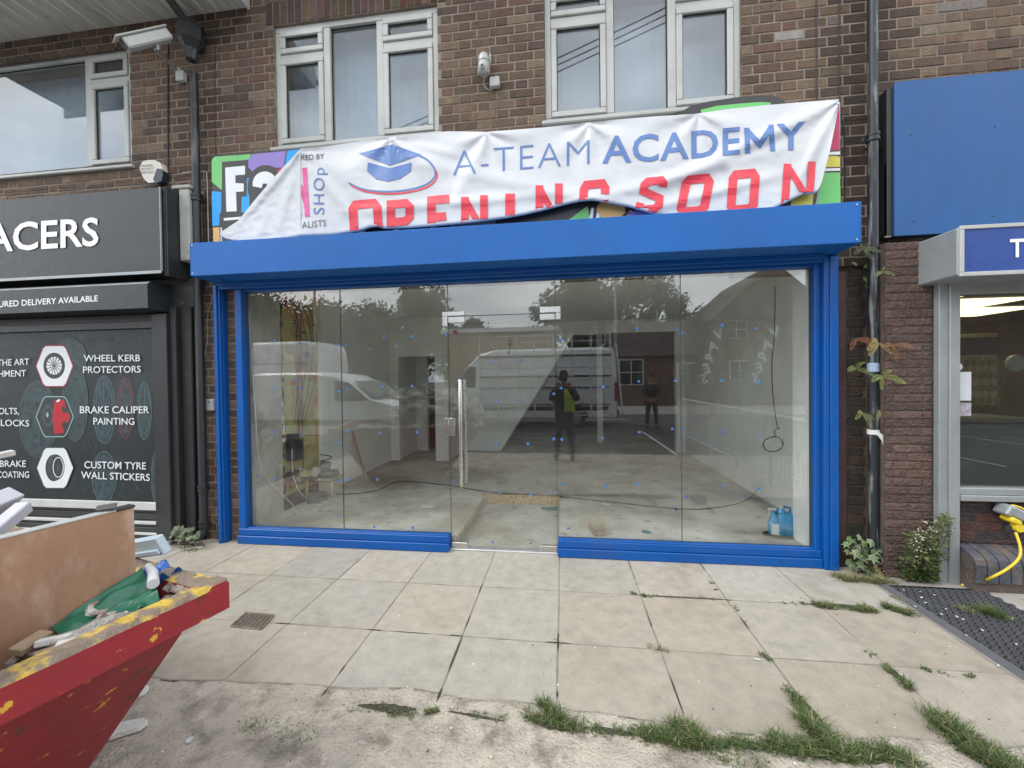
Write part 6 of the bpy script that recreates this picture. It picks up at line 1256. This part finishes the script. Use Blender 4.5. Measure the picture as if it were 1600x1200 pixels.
# ================================================================ THE STREET BEHIND THE PHOTOGRAPHER (seen in the glass)
van_w = pm('van_white', (.84, .86, .87), .3, var=.03, vs=1, coat=.4); van_g = pm('van_glass', (.012, .016, .018), .08, var=0, spec=.6); vblk = pm('van_black_trim', (.03, .03, .032), .6, var=.1)
def van(name, L, H, Wd_, prof, glassp, door_x, label, wheels, rr_=.34, sidewin=None, grp=None):
    "side profile in x (front at +x), local origin on the ground at the middle"
    t = thing(name, (0, 0, 0), label, 'van', grp)
    bm = bmesh.new(); secs = []
    ys = [(-Wd_/2, .0, .93), (-Wd_/2+.02, .35, .97), (-Wd_/2+.12, .8, 1.0), (0, 1, 1.008), (Wd_/2-.12, .8, 1.0), (Wd_/2-.02, .35, .97), (Wd_/2, .0, .93)]
    cxm = 0
    for y, k, kz in ys:
        row = []
        for x, z in prof:
            tz = min(1, max(0, (z-.3)/(H-.3))); ins = (1-k)*.035
            row.append(bm.verts.new((x*(1-.0-ins*.5), y*(1-.06*tz**2), .3+(z-.3)*(kz if z > 1.2 else 1)-ins*.6*(z > 1.2))))
        secs.append(row)
    n = len(prof)
    for a, b in zip(secs, secs[1:]):
        for i in range(n): bm.faces.new((a[i], a[(i+1) % n], b[(i+1) % n], b[i]))
    bm.faces.new(secs[0][::-1]); bm.faces.new(secs[-1]); bmesh.ops.recalc_face_normals(bm, faces=bm.faces)
    me = bpy.data.meshes.new('body'); bm.to_mesh(me); bm.free(); o = link_mesh('body', me, van_w, t)
    for p in me.polygons: p.use_smooth = True
    me.set_sharp_from_angle(angle=math.radians(28))
    yo = Wd_/2
    def side(y_): return y_*(1)
    for s_ in (-1, 1):
        for gp in glassp:
            m_ = MB(); pts = [Vector((x, s_*(yo*(1-.06*min(1, max(0, (z-.3)/(H-.3)))**2)+.004), z)) for x, z in gp]; m_.prism(pts, (0, -s_*.02, 0)); m_.build('side_window', van_g, t)
        for (x0, z0, x1, z1) in door_x:
            m_ = MB(); y0_ = s_*(yo*(1-.06*min(1, max(0, (z0-.3)/(H-.3)))**2)+.003); y1_ = s_*(yo*(1-.06*min(1, max(0, (z1-.3)/(H-.3)))**2)+.003); m_.tube([(x0, y0_, z0), (x1, y1_, z1)], .007, 4); m_.build('door_seam', vblk, t)
        m_ = MB(); m_.cbox(-L/2+.3, L/2-.9, s_*yo-.01, s_*yo+.02, .55, .68, .01); m_.build('side_moulding', vblk, t)
        m_ = MB(); m_.cbox(prof_mirror(prof)-.1, prof_mirror(prof)+.1, s_*(yo+.02), s_*(yo+.2), 1.15, 1.42, .03); m_.build('mirror', vblk, t)
    for wx in wheels:
        for s_ in (-1, 1):
            w = MB(); w.lathe([(rr_*.62, -.1), (rr_*.95, -.11), (rr_, -.07), (rr_, .07), (rr_*.95, .11), (rr_*.62, .1)], (wx, s_*(yo-.10), rr_), 'y', 28); wo = w.build('wheel', tyre, t, auto=40)
            w = MB(); w.lathe([(rr_*.6, -.115), (rr_*.55, -.09), (rr_*.2, -.10), (.02, -.11), (.02, .11), (rr_*.2, .10), (rr_*.55, .09), (rr_*.6, .115)], (wx, s_*(yo-.10), rr_), 'y', 20); w.build('rim', steel, wo, auto=40)
            a = MB(); pts = arc(wx, rr_, rr_+.07, 0, 180, 12); a.prism([Vector((x, s_*(yo-.02), z)) for x, z in pts], (0, s_*.025, 0)); a.build('wheel_arch', vblk, t)
    m_ = MB(); m_.cbox(-L/2-.04, -L/2+.06, -yo+.06, yo-.06, .32, .55, .02); m_.cbox(L/2-.12, L/2+.03, -yo+.08, yo-.08, .28, .52, .03); m_.build('bumper', vblk, t)
    for s_ in (-1, 1):
        m_ = MB(); m_.cbox(-L/2-.012, -L/2+.05, s_*(yo-.10)-.055, s_*(yo-.10)+.105 if s_ > 0 else s_*(yo-.1)+.055, .85, 1.45 if H > 2.2 else 1.25, .01); m_.cbox(-L/2+.0, -L/2+.10, s_*(yo+.003)-.006, s_*(yo+.003)+.006, .85, 1.45 if H > 2.2 else 1.25, .004); m_.build('tail_light', pm('tail_red', (.35, .01, .012), .25, var=0), t)
        m_ = MB(); m_.cbox(L/2-.28, L/2-.02, s_*(yo-.22)-.1, s_*(yo-.22)+.1, .72, .90, .03); m_.build('headlight', pm('lamp_glass', (.5, .52, .53), .15, var=0), t)
    return t
def prof_mirror(prof): return [x for x, z in prof if z > 1.0][-1] if False else max(x for x, z in prof)-1.35
L = 6.5; hx = L/2
big_prof = [(-hx, .34), (hx-.05, .30), (hx, .55), (hx-.08, .95), (hx-.35, 1.12), (hx-.95, 1.30), (hx-1.55, 2.02), (hx-1.95, 2.42), (hx-2.5, 2.58), (-hx+.5, 2.60), (-hx+.12, 2.55), (-hx+.04, 2.3), (-hx, 1.5)]
gv = van('panel_van', L, 2.6, 2.0, big_prof, [[(hx-1.05, 1.32), (hx-1.85, 1.32), (hx-1.88, 2.0), (hx-1.62, 2.02)], [(hx-.98, 1.30), (hx-1.6, 2.03), (hx-1.9, 2.36), (hx-1.62, 2.05)]],
         [(hx-1.05, .45, hx-1.0, 1.3), (hx-2.05, .45, hx-2.05, 2.2), (hx-3.35, .45, hx-3.35, 2.35), (-hx+.5, 1.25, hx-2.0, 1.25), (-hx+.3, 1.95, hx-2.0, 1.95)], 'long white van carrying aluminium glass racks on its side, parked across the forecourt', (hx-1.05, -hx+1.35))
m_ = MB()  # windscreen
m_.add([(hx-.93, -.86, 1.33), (hx-.93, .86, 1.33), (hx-1.56, .80, 2.03), (hx-1.56, -.80, 2.03)], [(0, 1, 2, 3)]); m_.v = [(x+.035, y, z+.03) for x, y, z in m_.v]; m_.build('windscreen', van_g, gv)
# aluminium racks on both the side that faces the shop and the roof line
m_ = MB(); alu = pm('rack_aluminium', (.66, .67, .67), .5, .0, var=.1); yb2 = 1.10
def rackpt(x, z): return (x, yb2+.05+.10*(1-min(1, z/2.6)), z)
for i in range(8):
    x = -hx+.25+i*.60; m_.tube([rackpt(x, .42), rackpt(x, 3.02)], .03, 6)
m_.build('rack_upright', alu, gv)
m_ = MB()
for z in (.42, .52, .98, 1.06, 1.2, 1.62, 1.70, 2.28, 2.36, 2.78, 2.98): m_.tube([rackpt(-hx+.2, z), rackpt(hx-2.0, z)], .018 if z < 2.5 else .014, 6)
m_.build('rack_rail', alu, gv)
m_ = MB()
for z in (.75, 1.30, 1.66, 2.32): m_.cbox(-hx+.22, hx-2.02, yb2+.09, yb2+.115, z-.022, z+.022, .005)
m_.build('rubber_strip', vblk, gv)
m_ = MB()
for x in (-hx+.4, -hx+2.2, hx-2.4): m_.tube([(x, -.9, 2.68), (x, 1.1, 2.68)], .02, 6); m_.tube([(x, 1.1, 2.68), (x, 1.15, 2.98)], .02, 6)
m_.tube([(-hx-.12, 1.12, .45), (-hx+.05, 1.05, 2.7)], .028, 6)
m_.build('roof_bar', alu, gv)
gv.location = (-1.50, -10.45, 0); gv.rotation_euler = (0, 0, PI)       # front towards -x; the racks (local +y) must face the shop
for ch in gv.children:
    if ch.name.split('.')[0] in ('rack_upright', 'rack_rail', 'rubber_strip', 'roof_bar'): ch.scale = (1, -1, 1)
L2 = 4.4; h2 = L2/2
small_prof = [(-h2, .34), (h2-.05, .30), (h2, .5), (h2-.05, .82), (h2-.35, 1.0), (h2-.95, 1.14), (h2-1.45, 1.55), (h2-1.9, 1.76), (h2-2.5, 1.82), (-h2+.5, 1.82), (-h2+.08, 1.76), (-h2+.0, 1.1)]
sv = van('small_van', L2, 1.82, 1.78, small_prof, [[(h2-1.0, 1.13), (h2-1.85, 1.13), (h2-1.88, 1.62), (h2-1.5, 1.56)]], [(h2-2.0, .42, h2-2.0, 1.62), (h2-2.95, .42, h2-2.95, 1.66), (h2-1.0, .42, h2-.95, 1.12)], 'small white panel van facing right, parked beside the skip', (h2-.85, -h2+.8), .31)
m_ = MB(); m_.add([(h2-.93, -.76, 1.17), (h2-.93, .76, 1.17), (h2-1.46, .70, 1.57), (h2-1.46, -.70, 1.57)], [(0, 1, 2, 3)]); m_.v = [(x+.03, y, z+.03) for x, y, z in m_.v]; m_.build('windscreen', van_g, sv)
sv.location = (-5.75, -6.15, 0)
tv = copy_tree(gv)
for ch in list(tv.children):
    if ch.name.split('.')[0] in ('rack_upright', 'rack_rail', 'rubber_strip', 'roof_bar'): bpy.data.objects.remove(ch)
tv.name = 'panel_van'; tv['label'] = 'taller plain white van behind the small white van'; tv.location = (-11.0, -9.2, 0); tv.scale = (1, 1, 1.12)

# bricked and rendered houses, road, trees
hb_ = pm('house_brick', (.17, .10, .07), .9, var=.2, vs=3); hr = pm('house_roof', (.075, .055, .05), .9, var=.25, vs=4); hwht = pm('house_white', (.62, .62, .60), .8, var=.05)
def house(x0, x1, y0, y1, hz, ridge, label, wins, mat_=hb_, name='house', axis='x', flat=False):
    t = thing(name, ((x0+x1)/2, y1, 0), label, 'house'); m_ = MB(); m_.box(x0, x1, y0, y1, -.02, hz); m_.build('wall', mat_, t)
    m_ = MB(); o = .35
    if flat: m_.box(x0-o, x1+o, y0-o, y1+o, hz+.002, hz+.25); m_.build('roof', hwht, t)
    elif axis == 'x':
        ym = (y0+y1)/2; m_.add([(x0-o, y1+o, hz-.1), (x1+o, y1+o, hz-.1), (x1+o, ym, ridge), (x0-o, ym, ridge), (x0-o, y0-o, hz-.1), (x1+o, y0-o, hz-.1)], [(0, 1, 2, 3), (3, 2, 5, 4), (0, 3, 4), (1, 5, 2), (0, 4, 5, 1)]); m_.build('roof', hr, t)
    else:
        xm = (x0+x1)/2; m_.add([(x0-o, y0-o, hz-.1), (x0-o, y1+o, hz-.1), (xm, y1+o, ridge), (xm, y0-o, ridge), (x1+o, y0-o, hz-.1), (x1+o, y1+o, hz-.1)], [(0, 1, 2, 3), (3, 2, 5, 4), (0, 3, 4), (1, 5, 2), (0, 4, 5, 1)]); m_.build('roof', hr, t)
    for (wx, wz, ww, wh) in wins:
        f = MB(); f.cbox(wx-ww/2, wx+ww/2, y1-.02, y1+.05, wz-wh/2, wz+wh/2, .01); fo = f.build('window', hwht, t)
        nn = max(2, int(ww/.5)); p = MB()
        for k in range(nn):
            for q in range(2): a = wx-ww/2+.05+k*(ww-.1)/nn; p.box(a+.03, a+(ww-.1)/nn-.03, y1+.03, y1+.056, wz-wh/2+.06+q*(wh-.1)/2, wz-wh/2+.01+(q+1)*(wh-.1)/2)
        p.build('pane', van_g, fo)
    return t
house(3.0, 8.5, -27, -20, 2.9, 5.2, 'low dark brick house with white many paned window behind the far pavement', [(3.9, 1.9, 1.4, 1.5), (7.0, 1.8, 1.2, 1.2)])
house(8.9, 15, -28, -21, 5.0, 8.0, 'brick house with small white paned windows across the road', [(10.0, 4.3, 1.2, 1.1), (10.4, 1.9, 1.6, 1.2)], axis='y')
house(13.2, 24, -19, -10.5, 5.2, 9.0, 'large dark roofed building rising at the right of the street opposite', [(15.5, 3.8, 1.4, 1.2)], axis='x')
house(-7.2, -.6, -27, -21, 4.5, 5, 'flat roofed tan brick block with a white parapet beyond the glass van', [(-5, 2.0, 1.6, 1.1)], pm('tan_brick', (.33, .22, .13), .9, var=.15, vs=2), flat=True)
house(-40, -26, -34, -27, 5.0, 8.0, 'far brick house at the left end of the opposite side', [(-33, 3.7, 1.4, 1.2)])
mb = MB(); mb.box(-60, 60, -13.02, -8.6, -.034, -.02); o = mb.build('road', asphalt); o['kind'] = 'structure'
mb = MB(); 
for k in range(12): mb.box(-30+k*6, -27.5+k*6, -12.2, -12.1, -.0195, -.016)
for k in range(5): mb.box(2.3+k*2.6, 2.36+k*2.6, -8.6, -4.6, -.0195, -.016)
o = mb.build('road_markings', pm('road_paint', (.6, .6, .57), .8, var=.2, vs=10)); o['kind'] = 'structure'
tl_m = pm('tree_leaf', (.05, .08, .03), .7, var=.15, vs=3, attr='Col', spec=.2); bark = pm('bark', (.08, .06, .045), .95, var=.3, vs=8)
def tree(x, y, hgt, w, label, seed, grp='trees along the far side of the road', dark=1., nc=40, dens=260):
    r4 = random.Random(seed); t = thing('tree', (x, y, 0), label, 'tree', grp); tr = MB(); lv = MB()
    tr.tube(crv([(x, y, -.03), (x+r4.uniform(-.2, .2), y, hgt*.3), (x+r4.uniform(-.3, .3), y, hgt*.75)], 5), [.22*(1-i/14) for i in range(11)], 8)
    for k in range(nc):
        a = r4.uniform(0, 2*PI); r_ = w*math.sqrt(r4.random())*.85; zc = hgt*r4.uniform(.16, .90); fall = math.sqrt(max(.08, 1-((zc/hgt-.45)/.56)**2)); c = Vector((x+r_*math.cos(a)*fall, y+r_*math.sin(a)*.7*fall, zc)); R = w*r4.uniform(.24, .40)
        tr.tube([(x, y, hgt*.2+zc*.2), c], [.06, .02], 5)
        base = r4.choice([(.030, .052, .018), (.045, .07, .025), (.06, .085, .03), (.035, .05, .028)]); base = tuple(v*dark for v in base)
        for q in range(dens):
            u = Vector((r4.gauss(0, 1), r4.gauss(0, 1), r4.gauss(0, .8))).normalized()*R*(r4.random()**.35)*(1+.3*r4.gauss(0, .5)); p = c+u; s_ = r4.uniform(.10, .22); n1 = Vector((r4.gauss(0, 1), r4.gauss(0, 1), r4.gauss(0, 1)+.6)).normalized(); e = n1.orthogonal().normalized()*s_; f_ = n1.cross(e)*.6; kk = r4.uniform(.6, 1.4)
            lv.add([p-e, p-f_*.8, p+e, p+f_], [(0, 1, 2, 3)], 0, tuple(v*kk for v in base))
    tr.build('trunk', bark, t, auto=60); lv.build('crown', tl_m, t, fix=False)
    return t
for i, (x, y, hgt, w, dk_, lab) in enumerate(((-24, -25, 9.0, 3.8, .9, 'dark round tree at the far left of the reflected tree line'), (-18.5, -25, 7.8, 3.8, 1., 'lower bushy tree second from the left of the reflected tree line'), (-14.2, -25.5, 7.8, 3.6, 1., 'bushy tree left of the tall tree in the reflected tree line'),
                                           (-10.4, -25, 8.8, 2.7, 1., 'tall tree standing above its neighbours left of the tan block'), (-7.4, -28, 7.2, 2.2, 1., 'small tree peeping over the left end of the tan block'), (1.0, -24.5, 9.4, 3.6, .8, 'tall dark evergreen tree right of the tan block'),
                                           (5.2, -29, 10.4, 4.2, .8, 'tall dark tree behind the low dark brick house'), (8.6, -30, 8.6, 2.6, .9, 'dark tree behind the white gable of the far house'), (12.5, -31, 7.4, 3, .9, 'broad tree behind the two brick houses'), (-30, -23, 8.0, 3, .9, 'outermost tree at the far left'))):
    tree(x, y, hgt, w, lab, 40+i, dark=dk_)
# lamp posts
for x, y, hh, lab in ((2.2, -13.4, 8.5, 'tall street lamp standing behind the glass van'), (-11.6, -14.0, 8.5, 'street lamp left of the tall tree')):
    t = thing('street_lamp', (x, y, .09), lab, 'street lamp', 'street lamps on the far pavement'); q = MB(); q.tube([(x, y, .09), (x, y, hh-1), (x+.0, y+.2, hh-.3), (x, y+1.1, hh)], [.07, .05, .045, .035], 10); q.build('pole', grey_alu, t, auto=50); q = MB(); q.cbox(x-.09, x+.09, y+1.0, y+1.6, hh-.06, hh+.05, .03); q.build('lamp_head', grey_alu, t)
# overhead wires that show in the upstairs windows
for k in range(3): 
    a, b = Vector((-16, -11.5, 8.2+.22*k)), Vector((14, -9.5, 16.8+.25*k)); q = MB(); q.tube(crv([a, a.lerp(b, .5)-Vector((0, 0, .5)), b], 10), .022, 5); o = q.build('overhead_wire', bcab, None, loc=a); tag(o, ['lowest', 'middle', 'topmost'][k]+' thin overhead wire crossing the street, mirrored in the upstairs windows', 'wire', 'overhead wires across the street')
# railing beside the forecourt
rl = thing('railing', (3.0, -3.6, 0), 'galvanised guard rail with upright bars along the right side of the forecourt', 'railing'); gal = pm('galvanised', (.50, .51, .51), .45, .4, var=.1)
for y in [-1.45-.0-1.15*k for k in range(6)]:
    q = MB(); q.tube([(3.0, y, 0), (3.0, y, 1.05)], .025, 8); q.build('upright_post', gal, rl)
q = MB(); q.tube([(3.0, -1.45, 1.03), (3.0, -7.2, 1.03)], .022, 8); q.tube([(3.0, -1.45, .15), (3.0, -7.2, .15)], .018, 8); q.build('rail', gal, rl)
q = MB()
for k in range(56): y = -1.5-.1*k; q.tube([(3.0, y, .15), (3.0, y, 1.03)], .008, 5)
t = q.build('infill_bars', gal, rl)
# feather flags
fm = pm('flag_grey', (.10, .10, .11), .7, var=.1)
for i, (x, y, lab, tilt_) in enumerate(((3.75, -9.2, 'dark feather flag reading VAPES, the one nearer the glass van', .35), (5.1, -9.0, 'dark feather flag reading VAPES, further from the glass van', .42))):
    t = thing('feather_flag', (x, y, -.02), lab, 'flag'); pole = [Vector((x, y, -.02)), Vector((x+.15*tilt_/.35, y, 1.2)), Vector((x+.45*tilt_/.35, y, 2.4)), Vector((x+.95*tilt_/.35, y, 3.2)), Vector((x+1.25*tilt_/.35, y, 3.15))]
    pc = crv(pole, 8); q = MB(); q.tube(pc, .018, 6); q.build('flag_pole', black_metal, t)
    up = [p for p in pc if p.z > .75]; q = MB(); n = len(up)
    L_ = up; R_ = []
    for k, p in enumerate(up):
        s_ = k/(n-1); R_.append(p+Vector((.55*math.sin(PI*min(1, .25+s_*.75))*(1-s_*.2)+.1, 0, -.12*s_)))
    q.add([v for v in L_]+[v for v in R_], [(k, k+1, n+k+1, n+k) for k in range(n-1)]); o = q.build('flag_cloth', fm, t, fix=False)
    md = o.modifiers.new('s', 'SOLIDIFY'); md.thickness = .004
    q = MB()
    for k, ch in enumerate('VAPES'):
        vs, fs = text2d(ch, .03); zt_ = 2.82-.34*k; j = min(range(n), key=lambda i_: abs((L_[i_].z+R_[i_].z)/2-zt_)+(0 if i_ < n*.8 else 9)); c = (L_[j]+R_[j])*.5+Vector((-.09, 0, 0)); th = -.30
        q.add([(c.x+.09-((v.x-.3)*math.cos(th)-(v.y-.3)*math.sin(th))*.42, c.y+.012+.0002*k, c.z+((v.x-.3)*math.sin(th)+(v.y-.3)*math.cos(th))*.42) for v in vs], fs)
    q.build('lettering', MATS['white_letter'], t, fix=False)
# ================================================================ PEOPLE
def skinned(name, joints, edges, radii, m, parent=None, root=0, sub=2):
    me = bpy.data.meshes.new(name); me.from_pydata([tuple(j) for j in joints], edges, []); o = bpy.data.objects.new(name, me); COL.objects.link(o)
    md = o.modifiers.new('skin', 'SKIN'); md.use_smooth_shade = True
    for i, v in enumerate(me.skin_vertices[0].data): r_ = radii[i]; v.radius = r_ if isinstance(r_, tuple) else (r_, r_); v.use_root = (i == root)
    o.modifiers.new('sub', 'SUBSURF').levels = sub; o.modifiers['sub'].render_levels = sub
    me.materials.append(m)
    if parent: me.transform(Matrix.Translation(-wloc(parent))); o.parent = parent
    return o
skin_m = pm('skin', (.30, .17, .12), .55, var=.05, vs=10); cloth_dk = pm('dark_jacket', (.018, .02, .022), .85, var=.2, vs=10); trs = pm('dark_trousers', (.022, .022, .026), .85, var=.2, vs=10); hv = pm('hi_vis_yellow', (.42, .62, .04), .7, var=.08, vs=6); boot = pm('boots', (.05, .035, .025), .7, var=.2)
def person(x, y, hgt, face, label, arms, stance=.16, vest=None, hood=False, hair_c=(.02, .015, .012)):
    "face: +1 looks towards +y"
    t = thing('person', (x, y, 0), label, 'person'); s = hgt/1.78; f = face
    def J(a, b, c): return Vector((x+a*s*f, y+b*s*f, c*s))     # a: person's right is +x when facing +y
    hip, ch, nk, hd = J(0, 0, .95), J(0, 0, 1.28), J(0, .0, 1.50), J(0, .02, 1.66)
    joints = [hip, J(0, 0, 1.10), ch, J(0, 0, 1.42), nk, J(0, .015, 1.585), J(0, .02, 1.68), J(0, .01, 1.745)]; rad = [(.155*s, .11*s), (.14*s, .10*s), (.165*s, .115*s), (.13*s, .09*s), .052*s, (.062*s, .075*s), (.075*s, .092*s), (.055*s, .065*s)]
    edges = [(0, 1), (1, 2), (2, 3), (3, 4), (4, 5), (5, 6), (6, 7)]
    sl_, tr_, sj = [], [], []
    for sd_, (el, wr) in zip((-1, 1), arms):
        b = len(joints); joints += [J(sd_*.17, 0, 1.42), J(*el), J(*wr), J(wr[0], wr[1]+.03, wr[2]+.07)]; rad += [.062*s, .046*s, .032*s, (.038*s, .022*s)]; edges += [(3, b), (b, b+1), (b+1, b+2), (b+2, b+3)]
        l = len(joints); st = stance*sd_; joints += [J(sd_*.09, 0, .86), J(st*.8, .03, .48), J(st, -.02*sd_, .10), J(st*1.05, .12, .045)]; rad += [.088*s, .058*s, .042*s, (.045*s, .03*s)]; edges += [(0, l), (l, l+1), (l+1, l+2), (l+2, l+3)]
    skinned('body', joints, edges, rad, skin_m, t)
    # jacket
    def grow(idx, extra, mat_, nm, ee):
        mp_ = {q: i for i, q in enumerate(idx)}; r2 = []
        for q in idx:
            r_ = rad[q]; r2.append((r_[0]+extra, r_[1]+extra) if isinstance(r_, tuple) else (r_+extra, r_+extra))
        return skinned(nm, [joints[q] for q in idx], [(mp_[a], mp_[b]) for a, b in edges if a in mp_ and b in mp_], r2, mat_, t)
    grow([0, 1, 2, 3]+[8, 9, 10]+[16, 17, 18], .022*s, cloth_dk, 'jacket', None)
    grow([0, 12, 13, 14, 20, 21, 22], .016*s, trs, 'trousers', None)
    for l in (14, 22): skinned('boot', [joints[l]+Vector((0, -.03*f, .02)), joints[l]+Vector((0, -.02*f, -.04)), joints[l+1]+Vector((0, .06*f, .0))], [(0, 1), (1, 2)], [(.055*s, .055*s), (.055*s, .055*s), (.05*s, .035*s)], boot, t)
    if vest:
        q = MB(); q.lathe([(.150, .60), (.165, .62), (.165, .80), (.175, .98), (.14, 1.02)], (0, 0, 0), n=20); q.v = [(x+a*s, y+b*s*.8, c*s) for a, b, c in q.v]; q.build('coat_skirt', cloth_dk, t, smooth=True)
        q = MB()
        def ringv(z0_, z1_, a0, a1, rx, ry):
            n = 10; vs = []
            for i in range(n+1):
                a = math.radians(a0+(a1-a0)*i/n)
                for z_, k in ((z0_, 1.0), ((z0_+z1_)/2, 1.03), (z1_, .92)): vs.append(J(rx*math.cos(a)*k, ry*math.sin(a)*k, z_))
            q.add(vs, [(i*3+j, i*3+j+1, (i+1)*3+j+1, (i+1)*3+j) for i in range(n) for j in range(2)])
        ringv(.98, 1.44, 20, 88, .215, .165) if vest == 1 else None
        ringv(.98, 1.44, -170, -10, .215, .165); o = q.build('hi_vis_vest', hv, t, smooth=True, fix=False); md = o.modifiers.new('s', 'SOLIDIFY'); md.thickness = .006
    # face and hair
    hc = joints[6]
    q = MB(); q.lathe([(.002, .035), (.010, .02), (.014, -.0), (.006, -.012)], hc+Vector((0, f*.085*s, -.012)), 'z', 8); q.build('nose', skin_m, t, smooth=True)
    q = MB()
    for sd_ in (-1, 1): q.lathe([(.001, -.006), (.009, -.003), (.009, .003), (.001, .006)], hc+Vector((sd_*.03*s, f*.082*s, .008)), 'y', 8)
    q.cbox(hc.x-.022, hc.x+.022, hc.y+f*.078*s-.004, hc.y+f*.078*s+.006, hc.z-.062*s, hc.z-.054*s, .002); q.build('face_features', pm('dark_features', (.04, .02, .018), .5, var=0), t)
    q = MB()
    for sd_ in (-1, 1): q.lathe([(.004, -.02), (.016, -.008), (.018, .012), (.004, .025)], hc+Vector((sd_*.082*s, 0, -.005)), 'z', 8)
    q.build('ear', skin_m, t, smooth=True)
    q = MB(); rws = []
    for i in range(7):
        ph = math.radians(-8+98*i/6)
        for k in range(18): th = 2*PI*k/18; rws.append(hc+Vector((.092*s*math.cos(th)*math.cos(ph), f*(-.012+.104*s*math.sin(th)*math.cos(ph)) if math.sin(th) < .3 or ph > .6 else f*.07*s*math.sin(th)*math.cos(ph), (.0 if math.sin(th) < .3 else .045)+.10*s*math.sin(ph))))
    q.add(rws, [(i*18+k, i*18+(k+1) % 18, (i+1)*18+(k+1) % 18, (i+1)*18+k) for i in range(6) for k in range(18)]); q.build('hair', pm('hair', hair_c, .8, var=.2), t, smooth=True, fix=False)
    # fingers
    for b in (11, 19):
        p = joints[b]; q = MB()
        for k in range(4): a0 = p+Vector(((k-1.5)*.018, f*.01, .0)); q.tube([a0, a0+Vector((0, f*.02, .03-.004*abs(k-1))), a0+Vector((0, f*.045, .036-.004*abs(k-1)))], [.009, .008, .006], 6)
        q.tube([p+Vector((.03 if b == 11 else -.03, 0, -.03)), p+Vector((.045 if b == 11 else -.045, f*.02, .0))], [.011, .008], 6); q.build('fingers', skin_m, t, smooth=True)
    return t
person(.02, -4.30, 1.72, 1, 'person in a dark jacket and yellow hi-vis vest holding up a phone', [((-.26, .14, 1.22), (-.10, .36, 1.46)), ((.27, .14, 1.22), (.10, .36, 1.46))], vest=1)
person(2.75, -9.3, 1.68, 1, 'person in dark clothes standing on the pavement by the rear of the glass van', [((-.24, .02, 1.15), (-.26, .16, .98)), ((.24, .02, 1.15), (.14, .24, 1.12))])
ph = MB(); ph.cbox(-.08, .08, -3.684, -3.676, 1.555, 1.632, .003); pho = ph.build('phone', black_metal, None, loc=(0, -3.68, 1.59)); tag(pho, 'black phone held up sideways by the person in the hi-vis vest', 'phone')
